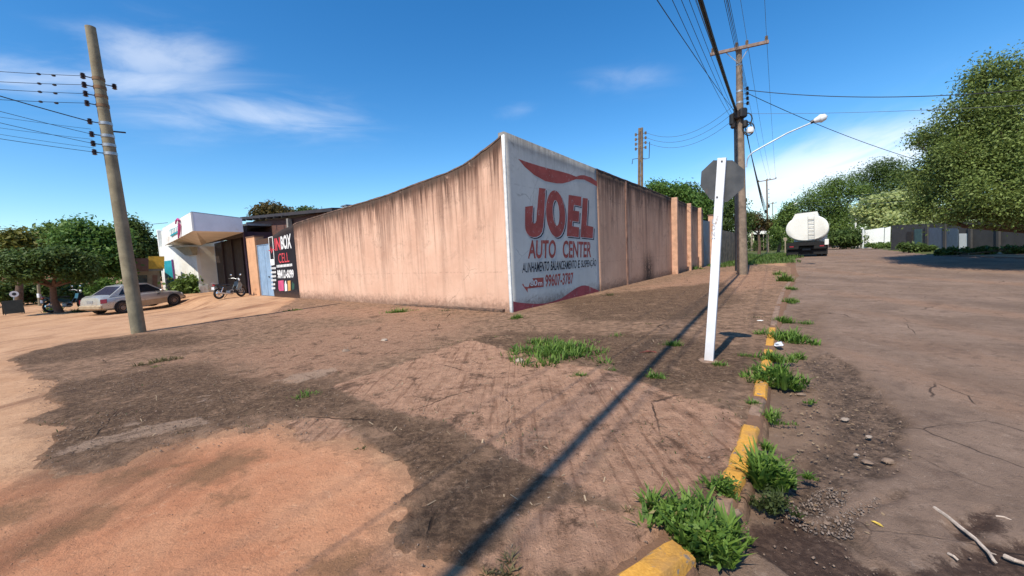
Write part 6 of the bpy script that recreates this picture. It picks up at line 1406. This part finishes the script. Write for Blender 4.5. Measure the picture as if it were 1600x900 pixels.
def weed(px, py, wpx, hpx, label, n=None, mat=G_W, group='weed clumps growing along the kerb and through the pavement', dz=0., bend=.7, w=None, dep=.6, name='weed_clump', broad=.0):
    rs = np.random.RandomState(int(px * 7 + py)); c = gp(px, py, dz); a = float(pxm(c, wpx)) / 2; h = float(pym(c, hpx)) * .85
    D = math.hypot(c[0], c[1]); n = n or int(min(700, max(40, 300 * a / .3)))
    r = np.hypot(c[0], c[1]); ex = np.array([c[1], -c[0], 0]) / r; ey = np.array([c[0], c[1], 0]) / r
    nt = max(3, int(n / 22)); tc = np.clip(rs.standard_t(3, size=(nt, 2)) * (.42 if wpx > 64 else .22), -.95, .95); k = rs.randint(0, nt, n)
    uv = tc[k] + rs.normal(size=(n, 2)) * (.10 if wpx > 64 else .16)
    P = c + ex * (uv[:, :1] * a) + ey * (uv[:, 1:] * a * dep); P[:, 2] = gz(P[:, 0], P[:, 1]) + dz - .015
    out = (ex * rs.normal(size=(n, 1)) + ey * rs.normal(size=(n, 1))) * .5 + (P - (c + ex * (tc[k][:, :1] * a) + ey * (tc[k][:, 1:] * a * dep))) / .05
    out[:, 2] = 0; out /= np.linalg.norm(out, axis=1)[:, None] + 1e-9
    hh = np.maximum(h * (1 - .35 * np.minimum(1.3, np.abs(uv[:, 0]))) * rs.uniform(.45, 1.25, nt)[k], .03)
    v, q, t_ = blades(P, hh, rs, w or max(.0045, min(.011, h * .05)), bend, out)
    if broad > 0:
        m_ = int(n * broad); kk = rs.randint(0, n, m_); cc_ = P[kk] + np.stack([rs.normal(size=m_) * .03, rs.normal(size=m_) * .03, hh[kk] * rs.rand(m_) * .9], 1)
        v2, q2, t2 = leaves([((c[0], c[1], c[2] + h * .4), (a * .75, a * .6 * dep + .02, h * .5))], m_, min(.055, h * .22), rs, 5, .03, .5, .1, .6)
        q = np.vstack([q, q2 + len(v)]); v = np.vstack([v, v2]); t_ = np.concatenate([t_, t2])
    o = fast_mesh(name, v - c, q, mat, {'tone': t_}); o.location = c; tag(o, label, 'weeds', group); return o
RD = -.06
weed(1074, 826, 150, 62, 'largest clump of tall grassy weeds beside the broken corner kerb', 620, broad=.5, dep=.8)
weed(1112, 868, 90, 70, 'broad leaved weeds spilling onto the road from the corner kerb', 420, dz=RD, broad=1.2)
weed(1030, 812, 70, 40, 'thin wispy weeds inland of the corner kerb', 170, bend=.9)
weed(1128, 770, 60, 40, 'weeds leaning over the broken yellow kerb stone stub', 260, broad=.3)
weed(1194, 752, 84, 62, 'tall bright weeds on the road side of the long yellow kerb stone', 620, dz=RD, broad=.6)
weed(1208, 795, 80, 34, 'low dark weeds in the gutter below the tall bright weeds', 300, dz=RD, mat=G_DK, broad=.8)
weed(1206, 655, 72, 22, 'short spreading weeds in the gutter between two yellow kerb stones', 330, dz=RD)
weed(1212, 600, 104, 40, 'dense clump of weeds hiding the kerb right of the sign post', 780, dz=RD * .6, broad=.3)
weed(1180, 580, 40, 18, 'small tuft on the pavement edge left of the dense kerb clump', 150)
weed(1226, 530, 88, 26, 'broad grassy clump over the kerb beside the litter', 560, dz=RD * .6)
weed(1224, 503, 64, 14, 'flat grassy clump over the kerb behind the litter', 420, dz=RD * .5)
weed(1185, 497, 44, 6, 'thin line of low weeds crossing the pavement before the kerb', 200, mat=G_DK)
weed(1228, 440, 36, 18, 'tall weeds over the kerb near the lamp pole', 420)
weed(1215, 430, 26, 10, 'low tuft on the kerb nearest to the lamp pole', 160)
weed(868, 552, 140, 22, 'widest green grass patch in the middle of the pavement', 2000, bend=.8, dep=1.0)
weed(830, 575, 45, 8, 'sparse weeds on stones at the front edge of the wide grass patch', 120, mat=G_DK)
weed(479, 622, 54, 16, 'single green tuft on the brown pavement below the left part of the wall', 260, bend=.9, dep=.8)
weed(620, 489, 58, 11, 'green tuft at the foot of the sunlit wall', 300, dep=.5)
weed(806, 498, 34, 10, 'green tuft at the foot of the wall corner', 280)
weed(457, 486, 40, 7, 'green tuft near the foot of the black painted panel', 200)
weed(905, 588, 38, 11, 'small green tuft in front of the wide grass patch', 200)
weed(1021, 591, 38, 18, 'small upright tuft beside the cable shadow', 200)
weed(958, 579, 46, 9, 'thin low tuft left of the cable shadow', 150)
weed(1053, 541, 50, 14, 'green tuft touching the cable shadow left of the sign post', 260)
weed(966, 526, 56, 8, 'low spreading weeds behind the wide grass patch', 160)
weed(1016, 508, 36, 6, 'little dark weed cluster on the pale pavement beside the cable shadow', 90, mat=G_DK)
weed(1122, 572, 36, 14, 'tuft at the foot of the white sign post', 170)
weed(1162, 558, 46, 10, 'loose tuft between the sign post and the kerb', 170)
weed(1065, 628, 64, 8, 'flat dark mat of dead weeds on the pavement below the sign post', 330, mat=G_DK, bend=1.2)
weed(765, 562, 36, 6, 'tiny tuft left of the wide grass patch', 100); weed(776, 527, 30, 5, 'tiny tuft on the pavement in front of the wall corner', 90)
weed(243, 568, 80, 14, 'dry straw coloured tuft on the left pavement', 260, mat=G_DRY); weed(240, 575, 36, 10, 'green shoots in the dry straw coloured tuft', 90)
weed(286, 677, 46, 8, 'faint dry tuft at the edge of the orange dirt', 110, mat=G_DRY); weed(655, 692, 26, 8, 'tiny dull tuft on the dark pavement strip', 60, mat=G_DK); weed(570, 700, 26, 7, 'tiny dull tuft at the rim of the orange dirt', 60, mat=G_DK)
weed(790, 888, 70, 24, 'dry dark weed cluster at the bottom edge of the pavement', 330, mat=G_DRY, bend=.9); weed(390, 655, 30, 7, 'sparse dry tuft beside the pale streak on the pavement', 80, mat=G_DRY)
weed(1266, 628, 26, 10, 'small lone tuft on the road dirt right of the kerb', 110, dz=RD); weed(1150, 520, 40, 6, 'thin flat weeds behind the sign shadow', 90, mat=G_DK); weed(1262, 745, 26, 14, 'small tuft between gutter gravel and the tall bright weeds', 90, dz=RD)
weed(1262, 505, 40, 8, 'thin weeds on the road edge right of the litter', 130, dz=RD * .5)
weed(84, 487, 34, 14, 'tall grass around the umbrella tree trunk', 500, name='grass_clump', group='left verge grass', dep=.8); weed(140, 486, 70, 10, 'shaded grass strip between the motorcycle and the silver car', 700, mat=G_DK, name='grass_clump', group='left verge grass', dep=.5); weed(145, 474, 60, 8, 'pale sunlit grass strip behind the silver car', 500, mat=G_DRY, name='grass_clump', group='left verge grass', dep=.5)

weed(1176, 632, 40, 16, 'low tuft on the pavement side of the bare kerb stone', 170); weed(1204, 562, 70, 22, 'ragged strip of weeds along the kerb between the two widest kerb clumps', 420); weed(1196, 700, 36, 20, 'thin sprays of grass in the gutter beside the long yellow kerb stone', 150, dz=RD)
weed(1234, 472, 46, 10, 'narrow green strip on the bare kerb halfway to the lamp pole', 220); weed(1248, 560, 46, 14, 'loose grass on the road side of the ragged kerb strip', 170, dz=RD); weed(1245, 608, 44, 16, 'sparse grass on the road dirt right of the dense kerb clump', 150, dz=RD); weed(1236, 452, 40, 8, 'last low weeds on the kerb before the tall ones near the lamp pole', 180); weed(1140, 840, 70, 40, 'grass sprays between the corner weeds and the broken road edge', 220, dz=RD, broad=.4)
weed(985, 800, 46, 16, 'few dry stems at the inland tip of the corner weeds', 70, mat=G_DRY); weed(700, 486, 46, 5, 'thin dark weeds along the low footing of the sunlit wall', 140, mat=G_DK); weed(950, 462, 40, 6, 'dark weeds at the foot of the road side wall after the advert', 140, mat=G_DK); weed(1090, 421, 40, 8, 'green weeds at the foot of the last pilasters', 200)
# lawn past the lamp pole
rs = np.random.RandomState(77); LP_ = gpoly(LAWN); n = 26000
lo, hi = LP_.min(0), LP_.max(0); P = lo + rs.rand(n * 3, 2) * (hi - lo); s_ = poly_sd(P, LP_); P = P[(s_ + fbm(P[:, 0], P[:, 1], 1.1, 3) * 1.4) > -.1][:n]
P3_ = np.concatenate([P, gz(P[:, 0], P[:, 1])[:, None] - .01], 1); v, q, t_ = blades(P3_, np.full(len(P), .20) * (.5 + vnoise(P[:, 0] * .9, P[:, 1] * .9)), rs, .014, .6)
o = fast_mesh('lawn', v, q, G_LAWN, {'tone': t_}); tag(o, 'patch of rough green grass past the lamp pole', 'grass', kind='stuff')
# tiny sprouts sprinkled over the pavement cracks
P = rs.rand(9000, 2) * np.array([12, 12]) + np.array([-6, 1.5]); k_ = (poly_sd(P, pave_poly) > .05) & (fbm(P[:, 0], P[:, 1], .8, 4) > .16); P = P[k_][:1500]
P3_ = np.concatenate([P, gz(P[:, 0], P[:, 1])[:, None] + .008], 1); v, q, t_ = blades(P3_, np.full(len(P), .035), rs, .004, .9)
o = fast_mesh('pavement_sprouts', v, q, G_DK, {'tone': t_}); tag(o, 'tiny dull sprouts scattered over the cracked pavement', 'sprouts', kind='stuff')

# stones
M_STONE = simple('dusty_stone', (.24, .165, .12), .95, var=.35, scale=14, bump=.5, dirt=(.16, .1, .07)); M_STONEP = simple('pale_concrete_lump', (.36, .28, .22), .95, var=.3, scale=14, bump=.5)
def stone(px, py, wpx, label, mat=M_STONE, dz=RD, flat=.5, group='loose stones on the road dirt'):
    c = gr(px, py, -.004) if dz < 0 else gp(px, py, .004); r = float(pxm(c, wpx)) / 2; g = random.Random(int(px + py)); mb = MB(); mb.ellipsoid((0, 0, r * flat * .5), (r, r * .7, r * flat), 9, 6, .22, g)
    o = mb.build('stone', mat, None, smooth=True); o.location = c; o.rotation_euler = (0, 0, g.uniform(0, 6)); tag(o, label, 'stone', group)
stone(1388, 722, 24, 'largest angular stone on the road beside the gravel', flat=.55); stone(1320, 655, 18, 'pale flat concrete chip on the dark road dirt', M_STONEP, flat=.3); stone(1358, 683, 16, 'pale flat chip right of the other concrete chip', M_STONEP, flat=.35); stone(1354, 722, 22, 'flat brown stone left of the largest stone', flat=.3)
stone(1252, 617, 16, 'flat stone beside the kerb clump on the road dirt', flat=.4); stone(1292, 818, 14, 'reddish stone below the gravel', flat=.5); stone(1307, 813, 12, 'smaller stone right of the reddish stone', flat=.5); stone(1236, 808, 20, 'flat brown stone under the gutter weeds', flat=.35); stone(1338, 711, 12, 'small pale pebble left of the flat brown stone', M_STONEP)
stone(1150, 805, 22, 'brown lump at the broken end of the kerb', dz=0, flat=.7); stone(1104, 800, 18, 'red brown brick lump among the corner weeds', dz=0, flat=.8); stone(812, 566, 18, 'small pale stone at the front of the wide grass patch', M_STONEP, 0, .5, 'loose stones on the pavement'); stone(540, 550, 14, 'small brown stone on the pale pavement left of the wall corner', M_STONE, 0, .5, 'loose stones on the pavement'); stone(601, 163 + 450 - 80, 14, 'pale stone at the end of the old pavement joint', M_STONEP, 0, .4, 'loose stones on the pavement')
stone(858, 780, 10, 'white chip on the dark pavement beside the cable shadow', M_STONEP, 0, .5, 'loose stones on the pavement'); stone(1108, 716, 8, 'white chip near the inner side of the yellow kerb', M_STONEP, 0, .5, 'loose stones on the pavement')
# gravel and crumbs: one mass each
def grit(name, label, pts, n, r0, r1, dz, mat, seed, cover=None):
    rs = np.random.RandomState(seed); pl_ = gpoly(pts); lo, hi = pl_.min(0), pl_.max(0); P = lo + rs.rand(n * 4, 2) * (hi - lo); s_ = poly_sd(P, pl_); P = P[(s_ + fbm(P[:, 0], P[:, 1], .5, 4) * .5) > 0][:n]; n = len(P)
    r = r0 + (r1 - r0) * rs.rand(n) ** 3; oc = np.array([(1, 0, 0), (0, 1, 0), (-1, 0, 0), (0, -1, 0), (0, 0, .7), (0, 0, -.5)]); a = rs.rand(n) * 6.3; ca_, sa_ = np.cos(a), np.sin(a)
    V = oc[None] * r[:, None, None] * (1 + rs.uniform(-.35, .35, (n, 6, 3))); V = np.stack([V[..., 0] * ca_[:, None] - V[..., 1] * sa_[:, None], V[..., 0] * sa_[:, None] + V[..., 1] * ca_[:, None], V[..., 2]], -1)
    z = (gz(P[:, 0], P[:, 1]) if dz is not None else road_z(P[:, 0], P[:, 1]) - .012) + (dz or 0); V += np.concatenate([P, (z + r * .2)[:, None]], 1)[:, None]
    tri = np.array([(0, 1, 4), (1, 2, 4), (2, 3, 4), (3, 0, 4), (1, 0, 5), (2, 1, 5), (3, 2, 5), (0, 3, 5)]); q = (np.arange(n)[:, None, None] * 6 + tri[None]).reshape(-1, 3)
    o = fast_mesh(name, V.reshape(-1, 3), q, mat); tag(o, label, 'gravel', kind='stuff')
grit('gravel', 'grey gravel spilled in the road gutter', GRAV, 1000, .003, .012, None, simple('grey_gravel', (.20, .15, .12), .95, var=.5, scale=30), 51)
grit('gravel', 'loose crumbs over the road near the kerb', [(1150, 800), (1200, 620), (1230, 500), (1300, 520), (1430, 650), (1500, 780), (1400, 900), (1200, 900)], 1300, .003, .013, None, M_STONE, 52)
grit('gravel', 'crumbs of broken pavement across the corner', [(560, 640), (900, 500), (1180, 520), (1150, 700), (960, 900), (700, 900), (610, 850), (640, 760)], 5500, .0025, .010, .012, M_STONE, 53)
grit('gravel', 'crumbs on the dark broken pavement at left', [(60, 600), (300, 540), (560, 600), (540, 680), (240, 705), (60, 740)], 3500, .004, .013, .012, M_STONE, 54)
grit('gravel', 'chips along the foot of the road side wall', [(830, 488), (930, 458), (1090, 420), (1100, 424), (940, 472), (850, 496)], 700, .006, .024, .012, M_STONE, 55)
grit('gravel', 'scattered grains over the orange dirt', [(-100, 780), (240, 715), (430, 675), (600, 720), (640, 760), (600, 870), (700, 910), (-100, 1000)], 700, .0015, .006, .004, simple('red_grains', (.36, .19, .11), .95, var=.5, scale=30), 56)
grit('gravel', 'fine grains strewn over the road', [(1300, 480), (1600, 480), (1700, 900), (1250, 900), (1420, 720)], 3000, .0025, .008, None, M_STONE, 57)
# dry straw and leaf bits on the pavement
rs = np.random.RandomState(91); pl2 = gpoly([(100, 560), (600, 490), (800, 500), (1100, 430), (1220, 430), (1190, 600), (1130, 790), (1000, 880), (700, 890), (620, 840), (640, 750), (430, 665), (60, 735)]); lo, hi = pl2.min(0), pl2.max(0); P = lo + rs.rand(14000, 2) * (hi - lo); P = P[poly_sd(P, pl2) + fbm(P[:, 0], P[:, 1], .7, 4) * .8 > .12][:3600]; n = len(P)
a_ = rs.rand(n) * 6.3; d = np.stack([np.cos(a_), np.sin(a_), rs.normal(size=n) * .25], 1); s2 = np.stack([-np.sin(a_), np.cos(a_), 0 * a_], 1); Ls = (.012 + .035 * rs.rand(n) ** 2)[:, None]; Ws = (.0018 + .004 * rs.rand(n) ** 2)[:, None]; c0 = np.concatenate([P, (gz(P[:, 0], P[:, 1]) + fbm(P[:, 0], P[:, 1], .5, 5) * .026 + .020)[:, None]], 1)
v = np.stack([c0 - d * Ls - s2 * Ws, c0 - d * Ls + s2 * Ws, c0 + d * Ls + s2 * Ws, c0 + d * Ls - s2 * Ws], 1).reshape(-1, 3)
o = fast_mesh('dry_straw', v, np.arange(n * 4).reshape(-1, 4), leaf_mat('straw', (.16, .10, .06), (.46, .34, .22), .1, .9), {'tone': np.repeat(rs.rand(n), 4)}); tag(o, 'dry straw and bark bits strewn over the pavement', 'straw', kind='stuff')
# leaf litter in the gutter and by the kerb
rs = np.random.RandomState(5); pl2 = gpoly([(1150, 800), (1190, 640), (1215, 520), (1330, 560), (1420, 680), (1300, 820)]); lo, hi = pl2.min(0), pl2.max(0); P = lo + rs.rand(2500, 2) * (hi - lo); P = P[poly_sd(P, pl2) + fbm(P[:, 0], P[:, 1], .5, 3) > .05][:420]
v, q, t_ = leaves([((0, 0, 0), (1, 1, 1))], len(P), .035, rs, 1, 0, .5); nq = min(len(q), len(P)); v = v[:nq * 4].reshape(nq, 4, 3); v = v - v.mean(1, keepdims=True); v[..., 2] *= .25; v += np.concatenate([P[:nq], (road_z(P[:nq, 0], P[:nq, 1]) + .006)[:, None]], 1)[:, None]
o = fast_mesh('leaf_litter', v.reshape(-1, 3), np.arange(nq * 4).reshape(-1, 4), leaf_mat('dead_leaves', (.12, .07, .04), (.36, .26, .16), .1, .8), {'tone': t_[:nq * 4]}); tag(o, 'dead leaves scattered along the gutter', 'leaves', kind='stuff')
# sticks
M_STICK = simple('bleached_wood', (.52, .42, .34), .9, var=.35, scale=20, bump=.4, dirt=(.2, .13, .1))
def stick(pts, r, label, twigs=()):
    P = [gr(a, b_) + up_ * (.010 + .008 * (k % 2)) for k, (a, b_) in enumerate(pts)]; c = P[0].copy(); o = thing('stick', label, 'branch', c, group='dead sticks lying on the road', world=True)
    MB().tube(P, [r * (1 - .55 * i / len(P)) for i in range(len(P))], 7).build('stem', M_STICK, o, smooth=True)
    for i, tgt in twigs: MB().tube([P[i], gr(*tgt, .02)], [r * .5, r * .2], 5).build('twig', M_STICK, o)
stick([(1460, 796), (1478, 810), (1500, 826), (1522, 845), (1545, 866), (1552, 880), (1557, 883)], .012, 'long bleached dead branch lying on the road at lower right', [(3, (1528, 853)), (4, (1556, 872))])
stick([(1556, 809), (1568, 812), (1582, 816)], .006, 'short pale stick beside the long bleached branch'); stick([(1570, 872), (1584, 880), (1604, 884)], .013, 'thick broken stick at the right edge below the long branch'); stick([(1482, 868), (1490, 874), (1497, 878)], .008, 'curled bit of bark left of the long branch')
# yellow leaf and white litter
c = gr(1371, 823, .012); v, q, _t = leaves([((0, 0, 0), (.01, .01, .01))], 1, .06, np.random.RandomState(3), 1, 0, .6); o = MB().add([(-.03, 0, .004), (-.01, .012, .01), (.02, .01, .012), (.034, 0, .004), (.02, -.010, .010), (-.01, -.012, .009)], [(0, 1, 2, 3, 4, 5)]).build('fallen_leaf', simple('yellow_leaf', (.62, .42, .06), .6), None, fix=False); o.location = c; o.rotation_euler = (0, 0, 2.0); tag(o, 'single yellow fallen leaf on the road', 'leaf')
c = gp(1217, 541, -.0); g = random.Random(4); mb = MB(); mb.ellipsoid((0, 0, .03), (.09, .06, .035), 9, 6, .35, g); o = mb.build('plastic_bag', simple('white_plastic', (.75, .77, .8), .4), None); o.location = c; o.rotation_euler = (0, 0, .8); tag(o, 'crumpled white plastic litter among the kerb weeds', 'litter')
c = gp(1188, 502); mb = MB(); mb.ellipsoid((0, 0, .012), (.06, .04, .014), 8, 5, .3, g); o = mb.build('paper_scrap', M_WHITE, None); o.location = c; tag(o, 'tiny white paper scrap on the pavement left of the litter', 'litter')
c = gp(1012, 552); mb = MB()
for k in range(3): mb.tube([(-.12 + .05 * k, .02 * k, .01), (0, .03 - .03 * k, .035), (.13, -.03 + .04 * k, .012)], .008, 5)
o = mb.build('rubbish_scrap', simple('rusty_red_scrap', (.16, .04, .025), .8), None); o.location = c; tag(o, 'reddish scrap lying in the cable shadow', 'litter')
print('objects', len(bpy.data.objects), 'tris', sum(len(o.data.polygons) for o in bpy.data.objects if o.type == 'MESH'))
